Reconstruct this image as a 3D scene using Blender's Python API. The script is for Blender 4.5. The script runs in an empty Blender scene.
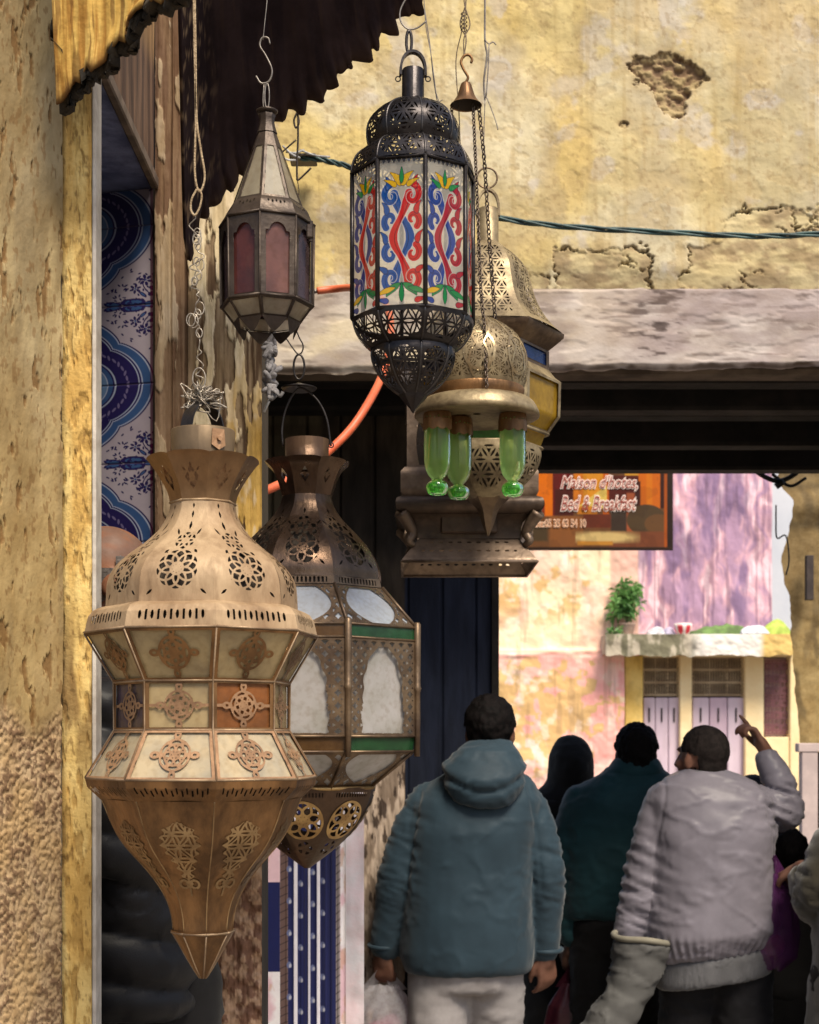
import bpy, math, random
import numpy as np
from mathutils import Vector, Matrix
random.seed(7)
PI = math.pi
scene = bpy.context.scene
COL = scene.collection
F = 1500.0; CX = 409.5; HY = 740.0; CZ = 1.6      # focal length in pixels, optical axis column, horizon row, eye height

def at(x, y, Y):
    """point at depth Y whose bearing and height angle were measured in the photograph"""
    return np.array([(x - CX) * Y / F, Y, CZ + (HY - y) * Y / F])

# ------------------------------------------------------------------ noise
def _h(ix, iy, iz):
    n = (ix.astype(np.int64) * 374761393 + iy.astype(np.int64) * 668265263 + iz.astype(np.int64) * 2147483647 + 12345) & 0xffffffff
    n = ((n ^ (n >> 13)) * 1274126177) & 0xffffffff
    n = ((n ^ (n >> 16)) * 2246822519) & 0xffffffff
    return ((n ^ (n >> 15)) & 0xffff) / 65535.0
def vn(x, y, z=0.0):
    x, y, z = np.broadcast_arrays(np.asarray(x, float), np.asarray(y, float), np.asarray(z, float))
    ix, iy, iz = np.floor(x), np.floor(y), np.floor(z)
    fx, fy, fz = x - ix, y - iy, z - iz
    fx = fx * fx * (3 - 2 * fx); fy = fy * fy * (3 - 2 * fy); fz = fz * fz * (3 - 2 * fz)
    r = 0
    for a in (0, 1):
        for b in (0, 1):
            for c in (0, 1):
                w = (fx if a else 1 - fx) * (fy if b else 1 - fy) * (fz if c else 1 - fz)
                r = r + w * _h(ix + a, iy + b, iz + c)
    return r
def fbm(x, y, z=0.0, o=4):
    r = 0; a = 1; t = 0
    for i in range(o):
        r = r + a * vn(np.asarray(x) * 2 ** i + 17 * i, np.asarray(y) * 2 ** i + 31 * i, np.asarray(z) * 2 ** i); t += a; a *= .5
    return r / t
def ss(a, b, x):
    t = np.clip((x - a) / (b - a), 0, 1); return t * t * (3 - 2 * t)
def lin(c):
    c = np.asarray(c, float) / 255.0
    return np.where(c <= .04045, c / 12.92, ((c + .055) / 1.055) ** 2.4)
def mixc(a, b, t):
    t = np.asarray(t)[..., None]; return np.asarray(a) * (1 - t) + np.asarray(b) * t

# ------------------------------------------------------------------ materials
MATS = {}
def nt(name):
    m = bpy.data.materials.new(name); m.use_nodes = True
    t = m.node_tree; t.nodes.clear(); return m, t
def N(t, typ, **kw):
    n = t.nodes.new(typ)
    for k, v in kw.items():
        if k in n.inputs: n.inputs[k].default_value = v
        else: setattr(n, k, v)
    return n
def rgba(c): return (c[0], c[1], c[2], 1)
def mat(name, c1=(.5, .5, .5), c2=None, scale=12, rough=.7, metal=0.0, bump=.3, bscale=60, stretch=1.0, vcol=False,
        thr=(.4, .6), spec=.5, sheen=0, trans=0, emis=None, bdist=.004, dirt=0.0, coat=0):
    """principled surface: two tones mixed by noise (or vertex colour), fine noise bump, optional dirt tone"""
    if name in MATS: return MATS[name]
    m, t = nt(name); L = t.links.new
    out = N(t, 'ShaderNodeOutputMaterial'); p = N(t, 'ShaderNodeBsdfPrincipled')
    tc = N(t, 'ShaderNodeTexCoord'); mp = N(t, 'ShaderNodeMapping'); mp.inputs['Scale'].default_value = (1, 1, stretch)
    L(tc.outputs['Object'], mp.inputs['Vector'])
    no = N(t, 'ShaderNodeTexNoise', Scale=scale, Detail=7.0, Roughness=.62); L(mp.outputs[0], no.inputs['Vector'])
    rp = N(t, 'ShaderNodeMapRange'); rp.inputs['From Min'].default_value = thr[0]; rp.inputs['From Max'].default_value = thr[1]
    L(no.outputs['Fac'], rp.inputs['Value'])
    mx = N(t, 'ShaderNodeMix', data_type='RGBA')
    if vcol:
        a = N(t, 'ShaderNodeVertexColor', layer_name='Col')
        mu = N(t, 'ShaderNodeMix', data_type='RGBA', blend_type='MULTIPLY'); mu.inputs[0].default_value = 1.0
        L(a.outputs['Color'], mu.inputs[6]); mu.inputs[7].default_value = rgba(c2 or (.75, .72, .68))
        L(a.outputs['Color'], mx.inputs[6]); L(mu.outputs[2], mx.inputs[7])
    else:
        mx.inputs[6].default_value = rgba(c1); mx.inputs[7].default_value = rgba(c2 or [v * .7 for v in c1])
    L(rp.outputs[0], mx.inputs[0])
    colout = mx.outputs[2]
    if dirt:
        n3 = N(t, 'ShaderNodeTexNoise', Scale=scale * 5, Detail=5.0); L(mp.outputs[0], n3.inputs['Vector'])
        r3 = N(t, 'ShaderNodeMapRange'); r3.inputs['From Min'].default_value = .52; r3.inputs['From Max'].default_value = .72
        r3.inputs['To Max'].default_value = dirt; L(n3.outputs['Fac'], r3.inputs['Value'])
        m3 = N(t, 'ShaderNodeMix', data_type='RGBA', blend_type='MULTIPLY'); L(r3.outputs[0], m3.inputs[0]); L(colout, m3.inputs[6])
        m3.inputs[7].default_value = (.35, .28, .2, 1); colout = m3.outputs[2]
    L(colout, p.inputs['Base Color'])
    n2 = N(t, 'ShaderNodeTexNoise', Scale=bscale, Detail=6.0); L(mp.outputs[0], n2.inputs['Vector'])
    bp = N(t, 'ShaderNodeBump', Strength=bump, Distance=bdist); L(n2.outputs['Fac'], bp.inputs['Height']); L(bp.outputs[0], p.inputs['Normal'])
    rr = N(t, 'ShaderNodeMapRange'); rr.inputs['To Min'].default_value = max(0, rough - .14); rr.inputs['To Max'].default_value = min(1, rough + .14)
    L(no.outputs['Fac'], rr.inputs['Value']); L(rr.outputs[0], p.inputs['Roughness'])
    p.inputs['Metallic'].default_value = metal; p.inputs['Specular IOR Level'].default_value = spec
    if sheen: p.inputs['Sheen Weight'].default_value = sheen
    if coat: p.inputs['Coat Weight'].default_value = coat; p.inputs['Coat Roughness'].default_value = .15
    if trans:
        tr = N(t, 'ShaderNodeBsdfTranslucent'); L(colout, tr.inputs['Color'])
        ms = N(t, 'ShaderNodeMixShader', Fac=trans); L(p.outputs[0], ms.inputs[1]); L(tr.outputs[0], ms.inputs[2]); L(ms.outputs[0], out.inputs[0])
    else: L(p.outputs[0], out.inputs[0])
    MATS[name] = m; return m
def pane_mat(name, col=None, alpha=.8, rough=.25, vcol=False, transl=.5, noise=0.0, c2=None):
    """sheet glass that scatters: tinted translucent body plus clear share; the vertex colour's alpha gives the paint"""
    if name in MATS: return MATS[name]
    m, t = nt(name); L = t.links.new
    out = N(t, 'ShaderNodeOutputMaterial'); p = N(t, 'ShaderNodeBsdfPrincipled', Roughness=rough); tr = N(t, 'ShaderNodeBsdfTranslucent')
    ms = N(t, 'ShaderNodeMixShader', Fac=transl); L(p.outputs[0], ms.inputs[1]); L(tr.outputs[0], ms.inputs[2])
    tp = N(t, 'ShaderNodeBsdfTransparent'); fin = N(t, 'ShaderNodeMixShader', Fac=alpha); L(tp.outputs[0], fin.inputs[1]); L(ms.outputs[0], fin.inputs[2])
    tc = N(t, 'ShaderNodeTexCoord')
    no = N(t, 'ShaderNodeTexNoise', Scale=22.0, Detail=5.0); L(tc.outputs['Object'], no.inputs['Vector'])
    bp = N(t, 'ShaderNodeBump', Strength=.25, Distance=.003); L(no.outputs['Fac'], bp.inputs['Height']); L(bp.outputs[0], p.inputs['Normal'])
    if vcol:
        a = N(t, 'ShaderNodeVertexColor', layer_name='Col')
        L(a.outputs['Color'], p.inputs['Base Color']); L(a.outputs['Color'], tr.inputs['Color']); L(a.outputs['Alpha'], fin.inputs[0])
    else:
        mx = N(t, 'ShaderNodeMix', data_type='RGBA'); mx.inputs[6].default_value = rgba(col); mx.inputs[7].default_value = rgba(c2 or [v * .6 for v in col])
        rp = N(t, 'ShaderNodeMapRange'); rp.inputs['From Min'].default_value = .38; rp.inputs['From Max'].default_value = .68; L(no.outputs['Fac'], rp.inputs['Value'])
        L(rp.outputs[0], mx.inputs[0])
        n4 = N(t, 'ShaderNodeTexNoise', Scale=95.0, Detail=6.0); L(tc.outputs['Object'], n4.inputs['Vector']); r4 = N(t, 'ShaderNodeMapRange'); r4.inputs['From Min'].default_value = .45; r4.inputs['From Max'].default_value = .75; r4.inputs['To Max'].default_value = .38; L(n4.outputs['Fac'], r4.inputs['Value'])
        m4 = N(t, 'ShaderNodeMix', data_type='RGBA', blend_type='MULTIPLY'); L(r4.outputs[0], m4.inputs[0]); L(mx.outputs[2], m4.inputs[6]); m4.inputs[7].default_value = (.5, .38, .25, 1)
        L(m4.outputs[2], p.inputs['Base Color']); L(m4.outputs[2], tr.inputs['Color'])
        if alpha < 1:
            r2 = N(t, 'ShaderNodeMapRange'); r2.inputs['To Min'].default_value = max(0, alpha - .12); r2.inputs['To Max'].default_value = min(1, alpha + .12)
            L(no.outputs['Fac'], r2.inputs['Value']); L(r2.outputs[0], fin.inputs[0])
    L(fin.outputs[0], out.inputs[0]); MATS[name] = m; return m

# ------------------------------------------------------------------ objects
ORG = {}
def worg(o): return ORG.get(o.name, np.zeros(3))
def tag(o, label=None, cat=None, group=None, kind=None):
    if label: o['label'] = label
    if cat: o['category'] = cat
    if group: o['group'] = group
    if kind: o['kind'] = kind
    return o
def thing(name, loc, label, cat, group=None):
    o = bpy.data.objects.new(name, None); COL.objects.link(o); o.location = [float(v) for v in loc]
    o.empty_display_size = .05
    ORG[o.name] = np.array(loc, float); return tag(o, label, cat, group)
def mk(name, V, Fc, material, parent=None, col=None, smooth=True, pivot=None):
    """V in world coordinates; stored relative to the parent's origin (or its own centre)"""
    V = np.asarray(V, float).reshape(-1, 3)
    me = bpy.data.meshes.new(name)
    org = worg(parent) if parent is not None else (np.array(pivot, float) if pivot is not None else np.array([V[:, 0].mean(), V[:, 1].mean(), V[:, 2].min()]))
    Vl = V - org
    if isinstance(Fc, np.ndarray) and Fc.ndim == 2:
        k = Fc.shape[1]
        me.vertices.add(len(Vl)); me.vertices.foreach_set('co', Vl.astype(np.float32).ravel())
        me.loops.add(Fc.size); me.loops.foreach_set('vertex_index', Fc.astype(np.int32).ravel())
        me.polygons.add(len(Fc)); me.polygons.foreach_set('loop_start', np.arange(0, Fc.size, k, dtype=np.int32))
        me.update(calc_edges=True)
    else:
        me.from_pydata([tuple(v) for v in Vl], [], [tuple(int(i) for i in f) for f in Fc])
    if smooth: me.polygons.foreach_set('use_smooth', np.ones(len(me.polygons), dtype=bool))
    if col is not None:
        c = np.asarray(col, float)
        if c.shape[-1] == 3: c = np.concatenate([c, np.ones(c.shape[:-1] + (1,))], -1)
        a = me.color_attributes.new('Col', 'FLOAT_COLOR', 'POINT'); a.data.foreach_set('color', c.astype(np.float32).ravel())
    me.materials.append(material); me.update()
    o = bpy.data.objects.new(name, me); COL.objects.link(o)
    if parent is not None:
        o.parent = parent; ORG[o.name] = org
    else:
        o.location = [float(v) for v in org]; ORG[o.name] = org
    return o
class MB:
    def __init__(s): s.v = []; s.f = []; s.c = []
    def add(s, V, Fc, c=None):
        n = len(s.v); s.v += [tuple(p) for p in V]; s.f += [tuple(i + n for i in f) for f in Fc]
        s.c += [tuple(c) if c is not None else (.5, .5, .5)] * len(V)
    def box(s, a, b, c=None, ch=0.0):
        (x0, y0, z0), (x1, y1, z1) = a, b
        if ch <= 0:
            V = [(x0, y0, z0), (x1, y0, z0), (x1, y1, z0), (x0, y1, z0), (x0, y0, z1), (x1, y0, z1), (x1, y1, z1), (x0, y1, z1)]
            s.add(V, [(0, 3, 2, 1), (4, 5, 6, 7), (0, 1, 5, 4), (1, 2, 6, 5), (2, 3, 7, 6), (3, 0, 4, 7)], c); return
        V = []
        for sx, xx in ((-1, x0), (1, x1)):
            for sy, yy in ((-1, y0), (1, y1)):
                for sz, zz in ((-1, z0), (1, z1)):
                    V += [(xx, yy - sy * ch, zz - sz * ch), (xx - sx * ch, yy, zz - sz * ch), (xx - sx * ch, yy - sy * ch, zz)]
        ix = lambda i, j, k, m: ((i * 2 + j) * 2 + k) * 3 + m
        Fc = []
        Fc += [(ix(i, 0, 0, 0), ix(i, 1, 0, 0), ix(i, 1, 1, 0), ix(i, 0, 1, 0)) for i in (0, 1)]
        Fc += [(ix(0, j, 0, 1), ix(1, j, 0, 1), ix(1, j, 1, 1), ix(0, j, 1, 1)) for j in (0, 1)]
        Fc += [(ix(0, 0, k, 2), ix(1, 0, k, 2), ix(1, 1, k, 2), ix(0, 1, k, 2)) for k in (0, 1)]
        for i in (0, 1):
            for j in (0, 1): Fc.append((ix(i, j, 0, 0), ix(i, j, 1, 0), ix(i, j, 1, 1), ix(i, j, 0, 1)))
        for i in (0, 1):
            for k in (0, 1): Fc.append((ix(i, 0, k, 0), ix(i, 1, k, 0), ix(i, 1, k, 2), ix(i, 0, k, 2)))
        for j in (0, 1):
            for k in (0, 1): Fc.append((ix(0, j, k, 1), ix(1, j, k, 1), ix(1, j, k, 2), ix(0, j, k, 2)))
        for i in (0, 1):
            for j in (0, 1):
                for k in (0, 1): Fc.append((ix(i, j, k, 0), ix(i, j, k, 1), ix(i, j, k, 2)))
        s.add(V, Fc, c)
    def tube(s, pts, r, n=8, closed=False, c=None, caps=True):
        P = np.asarray(pts, float); m = len(P)
        R = np.full(m, r) if np.isscalar(r) else np.asarray(r, float)
        T = np.roll(P, -1, 0) - np.roll(P, 1, 0) if closed else np.gradient(P, axis=0)
        T /= np.linalg.norm(T, axis=1)[:, None] + 1e-9
        u = np.cross(T[0], [0, 0, 1.0]); 
        if np.linalg.norm(u) < .1: u = np.cross(T[0], [0, 1.0, 0])
        u /= np.linalg.norm(u); V = []
        for i in range(m):
            u = u - T[i] * np.dot(u, T[i]); u /= np.linalg.norm(u) + 1e-9
            w = np.cross(T[i], u)
            for k in range(n):
                a = 2 * PI * k / n; V.append(P[i] + R[i] * (math.cos(a) * u + math.sin(a) * w))
        Fc = []
        for i in range(m if closed else m - 1):
            j = (i + 1) % m
            for k in range(n): Fc.append((i * n + k, i * n + (k + 1) % n, j * n + (k + 1) % n, j * n + k))
        if caps and not closed: Fc += [tuple(range(n))[::-1], tuple((m - 1) * n + k for k in range(n))]
        s.add(V, Fc, c)
    def build(s, name, material, parent=None, smooth=False, pivot=None, vc=False):
        return mk(name, s.v, s.f, material, parent, np.array(s.c) if vc else None, smooth, pivot)
def auto_smooth(o, ang=35):
    me = o.data
    me.polygons.foreach_set('use_smooth', np.ones(len(me.polygons), dtype=bool))
    me.set_sharp_from_angle(angle=math.radians(ang))
    return o
def cr(pts, m=8, closed=False):
    """Catmull-Rom through points"""
    P = np.asarray(pts, float)
    Q = np.concatenate([[P[-1]], P, P[:2]]) if closed else np.concatenate([[2 * P[0] - P[1]], P, [2 * P[-1] - P[-2]]])
    out = []
    for i in range(1, len(Q) - 2):
        for k in range(m):
            t = k / m
            out.append(.5 * (2 * Q[i] + (Q[i + 1] - Q[i - 1]) * t + (2 * Q[i - 1] - 5 * Q[i] + 4 * Q[i + 1] - Q[i + 2]) * t * t + (3 * Q[i] - Q[i - 1] - 3 * Q[i + 1] + Q[i + 2]) * t ** 3))
    if not closed: out.append(P[-1])
    return np.array(out)
def grid_faces(nu, nv):
    i, j = np.meshgrid(np.arange(nu - 1), np.arange(nv - 1), indexing='ij')
    a = (i * nv + j).ravel(); return np.stack([a, a + nv, a + nv + 1, a + 1], 1)
def patch_arrays(fn, nu, nv, sdf=None, colf=None):
    """fn(U,V)->xyz on a unit grid; sdf(U,V) > 0 is solid, the rest is cut away and the cut edge smoothed"""
    U, V = np.meshgrid(np.linspace(0, 1, nu), np.linspace(0, 1, nv), indexing='ij')
    Fq = grid_faces(nu, nv)
    if sdf is not None:
        d = sdf(U, V); gi, gj = np.gradient(d); g2 = gi * gi + gj * gj + 1e-9
        di, dj = -d * gi / g2, -d * gj / g2; ln = np.sqrt(di * di + dj * dj)
        ok = ln < .75
        dd = d.ravel(); keep = dd[Fq].mean(1) > 0
        U = U + np.where(ok, di, 0) / (nu - 1); V = V + np.where(ok, dj, 0) / (nv - 1)
        U = np.clip(U, 0, 1); V = np.clip(V, 0, 1); Fq = Fq[keep]
    P = fn(U, V).reshape(-1, 3)
    C = colf(U, V).reshape(P.shape[0], -1) if colf is not None else None
    used = np.zeros(len(P), bool); used[Fq.ravel()] = True
    idx = np.cumsum(used) - 1
    return P[used], idx[Fq], (C[used] if C is not None else None)
def patch(name, fn, nu, nv, material, parent=None, sdf=None, colf=None, smooth=True, pivot=None):
    P, Fq, C = patch_arrays(fn, nu, nv, sdf, colf)
    return mk(name, P, Fq, material, parent, C, smooth, pivot)
def join_arrays(L):
    P = []; Fq = []; C = []; n = 0
    for p, f, c in L:
        P.append(p); Fq.append(f + n); n += len(p)
        if c is not None: C.append(c)
    return np.concatenate(P), np.concatenate(Fq), (np.concatenate(C) if C else None)

# ------------------------------------------------------------------ small raster for painted patterns (turned into vertex colours)
class Canvas:
    def __init__(s, x0, x1, y0, y1, res, bg):
        s.x0, s.y0, s.res = x0, y0, res; w = int((x1 - x0) * res) + 1; h = int((y1 - y0) * res) + 1
        s.img = np.zeros((h, w, 4)); s.img[:] = bg
        s.X, s.Y = np.meshgrid(x0 + np.arange(w) / res, y0 + np.arange(h) / res)
    def fill(s, mask, c, a=1.0):
        c = np.asarray(c, float)
        if len(c) == 3: c = np.append(c, 1.0)
        m = np.clip(mask, 0, 1)[..., None] * a; s.img = s.img * (1 - m) + c * m
    def stroke(s, pts, w, c):
        P = np.asarray(pts, float); Wd = np.full(len(P), w) if np.isscalar(w) else np.interp(np.linspace(0, 1, len(P)), np.linspace(0, 1, len(w)), w)
        D = np.full(s.X.shape, 1e9)
        for i in range(len(P) - 1):
            a, b = P[i], P[i + 1]; ab = b - a; L2 = ab @ ab + 1e-9
            t = np.clip(((s.X - a[0]) * ab[0] + (s.Y - a[1]) * ab[1]) / L2, 0, 1)
            D = np.minimum(D, np.hypot(s.X - a[0] - t * ab[0], s.Y - a[1] - t * ab[1]) - (Wd[i] * (1 - t) + Wd[i + 1] * t) * .5)
        s.fill(.5 - D * s.res, c); return D
    def ell(s, cx, cy, rx, ry, c, ang=0):
        ca, sa = math.cos(ang), math.sin(ang); x = s.X - cx; y = s.Y - cy
        q = np.hypot((x * ca + y * sa) / rx, (-x * sa + y * ca) / ry)
        s.fill((1 - q) * min(rx, ry) * s.res + .5, c)
    def sample(s, x, y):
        h, w = s.img.shape[:2]
        fx = np.clip((x - s.x0) * s.res, 0, w - 1.001); fy = np.clip((y - s.y0) * s.res, 0, h - 1.001)
        i = fx.astype(int); j = fy.astype(int); a = (fx - i)[..., None]; b = (fy - j)[..., None]; I = s.img
        return I[j, i] * (1 - a) * (1 - b) + I[j, i + 1] * a * (1 - b) + I[j + 1, i] * (1 - a) * b + I[j + 1, i + 1] * a * b

# ------------------------------------------------------------------ pierced-metal masks (pixel units; > 0 is metal)
def rosette(x, y, cx, cy, R, n=8, t=1.6, rot=0.0):
    dx, dy = x - cx, y - cy; p = np.hypot(dx, dy)
    L = np.minimum(np.abs(p - .28 * R), 1e9)
    for i in range(n):
        a = rot + 2 * PI * i / n
        L = np.minimum(L, np.abs(np.hypot(dx - .52 * R * math.cos(a), dy - .52 * R * math.sin(a)) - .46 * R))
    return np.maximum(t / 2 - L, p - R)
def lines_rosette(x, y, cx, cy, R, n=6, t=1.6, rot=0.0):
    """only the linework is metal"""
    dx, dy = x - cx, y - cy; p = np.hypot(dx, dy)
    L = np.minimum(np.abs(p - .95 * R), np.abs(p - .3 * R))
    for i in range(n):
        a = rot + 2 * PI * i / n
        L = np.minimum(L, np.abs(np.hypot(dx - .52 * R * math.cos(a), dy - .52 * R * math.sin(a)) - .44 * R))
    return t / 2 - L
def hexlace(x, y, a, t, cx=0.0, cy=0.0):
    """overlapping-circle lattice: the linework is metal, petals and small triangles are open"""
    X = x - cx; Y = y - cy; rw = a * math.sqrt(3) / 2; j0 = np.round(Y / rw); L = np.full(np.broadcast(X, Y).shape, 9.0)
    for dj in (-2, -1, 0, 1, 2):
        j = j0 + dj; off = (j % 2) * .5 * a; i0 = np.round((X - off) / a)
        for di in (-2, -1, 0, 1, 2): L = np.minimum(L, np.abs(np.hypot(X - off - (i0 + di) * a, Y - j * rw) - a))
    return t / 2 - L
def slit(x, y, cx, cy, L, w, ang):
    ca, sa = math.cos(ang), math.sin(ang); dx, dy = x - cx, y - cy
    a = np.abs(dx * ca + dy * sa); b = np.abs(-dx * sa + dy * ca)
    return np.maximum(a - L / 2, b - w / 2 * np.clip(1.2 - a / (L / 2), .15, 1))

class Lan:
    """lantern frame: everything measured in photo pixels about the lantern's axis, scaled by its depth"""
    def __init__(s, cx, Y, n=8, rot=0.0):
        s.cx, s.Y, s.n, s.rot = cx, Y, n, math.radians(rot); s.s = Y / F; s.X0 = (cx - CX) * s.s
    def z(s, y): return CZ + (HY - y) * s.s
    def p(s, a, r, y): return np.array([s.X0 + math.sin(a) * r * s.s, s.Y - math.cos(a) * r * s.s, s.z(y)])
    def xyz(s, px, py, y): return np.stack([s.X0 + px * s.s, s.Y + py * s.s + 0 * px, CZ + (HY - y) * s.s + 0 * px], -1)
    def facets(s, name, prof, material, parent, mask=None, colf=None, bulge=0.0, step=None, ks=None, off=0.0, smooth=True, thick=0.0, separate=False, u0=0.0, u1=1.0, wob=0.0):
        prof = np.asarray(prof, float); ys, rs = prof[:, 0], prof[:, 1]; y0, y1 = ys[0], ys[-1]; n = s.n
        ks = range(n) if ks is None else ks; L = []; objs = []
        hw = rs.max() * math.sin(PI / n)
        for k in ks:
            a0 = s.rot + 2 * PI * k / n; a1 = a0 + 2 * PI / n
            def geo(U, V):
                y = y0 + V * (y1 - y0); r = np.interp(y, ys, rs) + off / math.cos(PI / n)
                u = u0 + U * (u1 - u0)
                px = (math.sin(a0) * (1 - u) + math.sin(a1) * u) * r; py = -(math.cos(a0) * (1 - u) + math.cos(a1) * u) * r
                b = 1 + bulge * 4 * u * (1 - u)
                if wob: b = b * (1 + wob * (fbm(u * 3 + k * 7.3, y * .06, 1.0, 2) - .5))
                return s.xyz(px * b, py * b, y)
            def loc(U, V):
                y = y0 + V * (y1 - y0); r = np.interp(y, ys, rs); h = r * math.sin(PI / n)
                return (u0 + U * (u1 - u0) - .5) * 2 * h, y, h
            if mask is not None:
                st = step or .7
                nu = max(4, int(2 * hw * (u1 - u0) / st)); nv = max(4, int((y1 - y0) / st)); sd = lambda U, V: mask(*loc(U, V), k)
            else:
                nu = max(2, int(2 * hw / step)) if step else (9 if bulge or wob else 2)
                nv = max(2, int((y1 - y0) / (step or 3))) if len(prof) > 2 or step or wob else 2; sd = None
            cf = (lambda U, V: colf(*loc(U, V), k)) if colf else None
            A = patch_arrays(geo, nu, nv, sd, cf)
            if separate:
                o = mk(name, A[0], A[1], material(k) if callable(material) else material, parent, A[2], smooth); objs.append(o)
            else: L.append(A)
        if not separate:
            P, Fq, C = join_arrays(L); o = mk(name, P, Fq, material, parent, C, smooth); objs = [o]
        if thick:
            for o in objs:
                m = o.modifiers.new('sheet', 'SOLIDIFY'); m.thickness = thick; m.offset = 0
        return objs if separate else objs[0]
    def lathe(s, name, prof, material, parent, mask=None, seg=64, step=None, cx=None, dY=0.0, colf=None, wob=0.0):
        prof = np.asarray(prof, float); y0, y1 = prof[0, 0], prof[-1, 0]
        T = np.linspace(0, 1, len(prof)); X0 = 0 if cx is None else cx - s.cx
        def geo(U, V):
            y = np.interp(V, T, prof[:, 0]); r = np.interp(V, T, prof[:, 1]); a = U * 2 * PI
            if wob: r = r * (1 + wob * (fbm(np.cos(a) * 1.5 + 5, np.sin(a) * 1.5 + 5, y * .05, 3) - .5))
            return s.xyz(X0 + np.sin(a) * r, dY / s.s - np.cos(a) * r, y)
        sd = None
        if mask is not None:
            def sd(U, V):
                y = np.interp(V, T, prof[:, 0]); r = np.interp(V, T, prof[:, 1]); return mask(U * 2 * PI, y, r)
        st = step or .8
        nu = int(2 * PI * prof[:, 1].max() / st) if mask is not None else seg + 1
        nv = int(np.hypot(*np.diff(prof, axis=0).T).sum() / st) if mask is not None else len(prof)
        return patch(name, geo, nu, nv, material, parent, sd, (lambda U, V: colf(U * 2 * PI, np.interp(V, T, prof[:, 0]))) if colf else None)
    def bars(s, name, prof, w, material, parent, ks=None, n=6, off=0.0):
        """a rod along every corner edge"""
        B = MB(); prof = np.asarray(prof, float)
        for k in (range(s.n) if ks is None else ks):
            a = s.rot + 2 * PI * k / s.n
            B.tube([s.p(a, r + off, y) for y, r in prof], w * s.s, n)
        return B.build(name, material, parent, True)
    def ring(s, name, y, r, w, material, parent, n=5):
        """a rod round the facets at one height"""
        B = MB()
        for k in range(s.n):
            a = s.rot + 2 * PI * k / s.n; b = a + 2 * PI / s.n
            B.tube([s.p(a, r, y), s.p(b, r, y)], w * s.s, n)
        return B.build(name, material, parent, True)
# ================================================================== THE SETTING
M_stone = mat('stone_paving', (.30, .26, .21), (.17, .15, .125), 3, .8, bump=.5, bscale=30, dirt=.5)
def ground_fn():
    B = MB(); B.add([(-40, -30, 0), (40, -30, 0), (40, 70, 0), (-40, 70, 0)], [(0, 1, 2, 3)]); return B
o = ground_fn().build('ground', mat('ground_dust', (.22, .18, .14), (.14, .12, .10), 2, .9, bump=.4)); tag(o, 'dusty brown ground of the alley and courtyard', kind='structure')
# paving slabs of the passage, as one sheet 4 mm up with grooves in its relief
def pv(U, V): 
    X = -2 + U * 7; Y = .5 + V * 15; c = .28
    gx = np.abs(((X + (np.floor(Y / c) % 2) * .2) / .4) % 1 - .5) * .4; gy = np.abs((Y / c) % 1 - .5) * c
    g = np.minimum(.2 - gx, .14 - gy)
    return np.stack([X, Y, .012 - .008 * (g < .012) + .006 * fbm(X * 3, Y * 3, 0, 3)], -1)
o = patch('pavement', pv, 260, 560, M_stone); tag(o, 'worn stone paving running through the passage', kind='structure')

# ---- upper wall over the passage: yellow limewash with broken plaster
YW = 4.5; sW = YW / F
def esd(x, y, cx, cy, rx, ry): return (1 - np.hypot((x - cx) / rx, (y - cy) / ry)) * min(rx, ry)
def bxd(x, y, x0, x1, y0, y1): return np.minimum(np.minimum(x - x0, x1 - x), np.minimum(y - y0, y1 - y))
def damage(x, y):
    w = (fbm(x * .05, y * .05, 3, 5) - .5) * 30 + (fbm(x * .22, y * .3, 9, 4) - .5) * 13
    a = np.maximum(esd(x, y, 664, 74, 36, 19), esd(x, y, 672, 96, 20, 20)) + w * .62
    a = np.maximum(a, esd(x, y, 624, 124, 5, 4) * 1.5 + (fbm(x * .4, y * .4, 4, 2) - .5) * 3)
    b = bxd(x, y, 556, 650, 249, 297) + w * .8
    c = np.maximum(esd(x, y, 780, 232, 66, 26), bxd(x, y, 684, 1010, 240, 292)) + w * 1.0
    d = bxd(x, y, 470, 548, 278, 300) + w * .6
    e = bxd(x, y, 420, 470, -200, -60) + w
    return a, np.maximum(np.maximum(b, c), np.maximum(d, e))
def wall_fn(U, V):
    x = 130 + U * 900; y = -430 + V * 724
    deep, shal = damage(x, y)
    r = fbm(x * .10, y * .17, 2, 5); st = np.floor(r * 7) / 7 * .7 + r * .3
    dz = ss(0, 1.2, deep) * (.004 + .034 * np.clip(st - .25, 0, 1)) + ss(0, 1.0, shal) * .004
    r2 = fbm(x * .045, y * .10, 5, 5); cr1 = np.exp(-(((r2 - .5) * 60) ** 2)) * ss(0, 5, shal)          # broken courses inside the patches
    gate = ss(.36, .48, fbm(x * .03, y * .03, 31, 2)); cr0 = np.exp(-((shal - .4) / .9) ** 2) * gate
    dz = dz + .022 * cr0 + .018 * cr1 * ss(.40, .6, fbm(x * .02, y * .04, 41, 2)) + ss(0, 4, shal) * .008 * (fbm(x * .06, y * .13, 15, 4) - .5)
    fl = fbm(x * .035, y * .045, 51, 5); dz = dz + .0010 * ss(.56, .575, fl)                               # thin flaked coats
    und = (fbm(x * .012, y * .012, 1, 3) - .5) * .03 + (fbm(x * .09, y * .09, 7, 4) - .5) * .0045
    return np.stack([(x - CX) * sW, YW + dz - und, CZ + (HY - y) * sW], -1)
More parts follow.
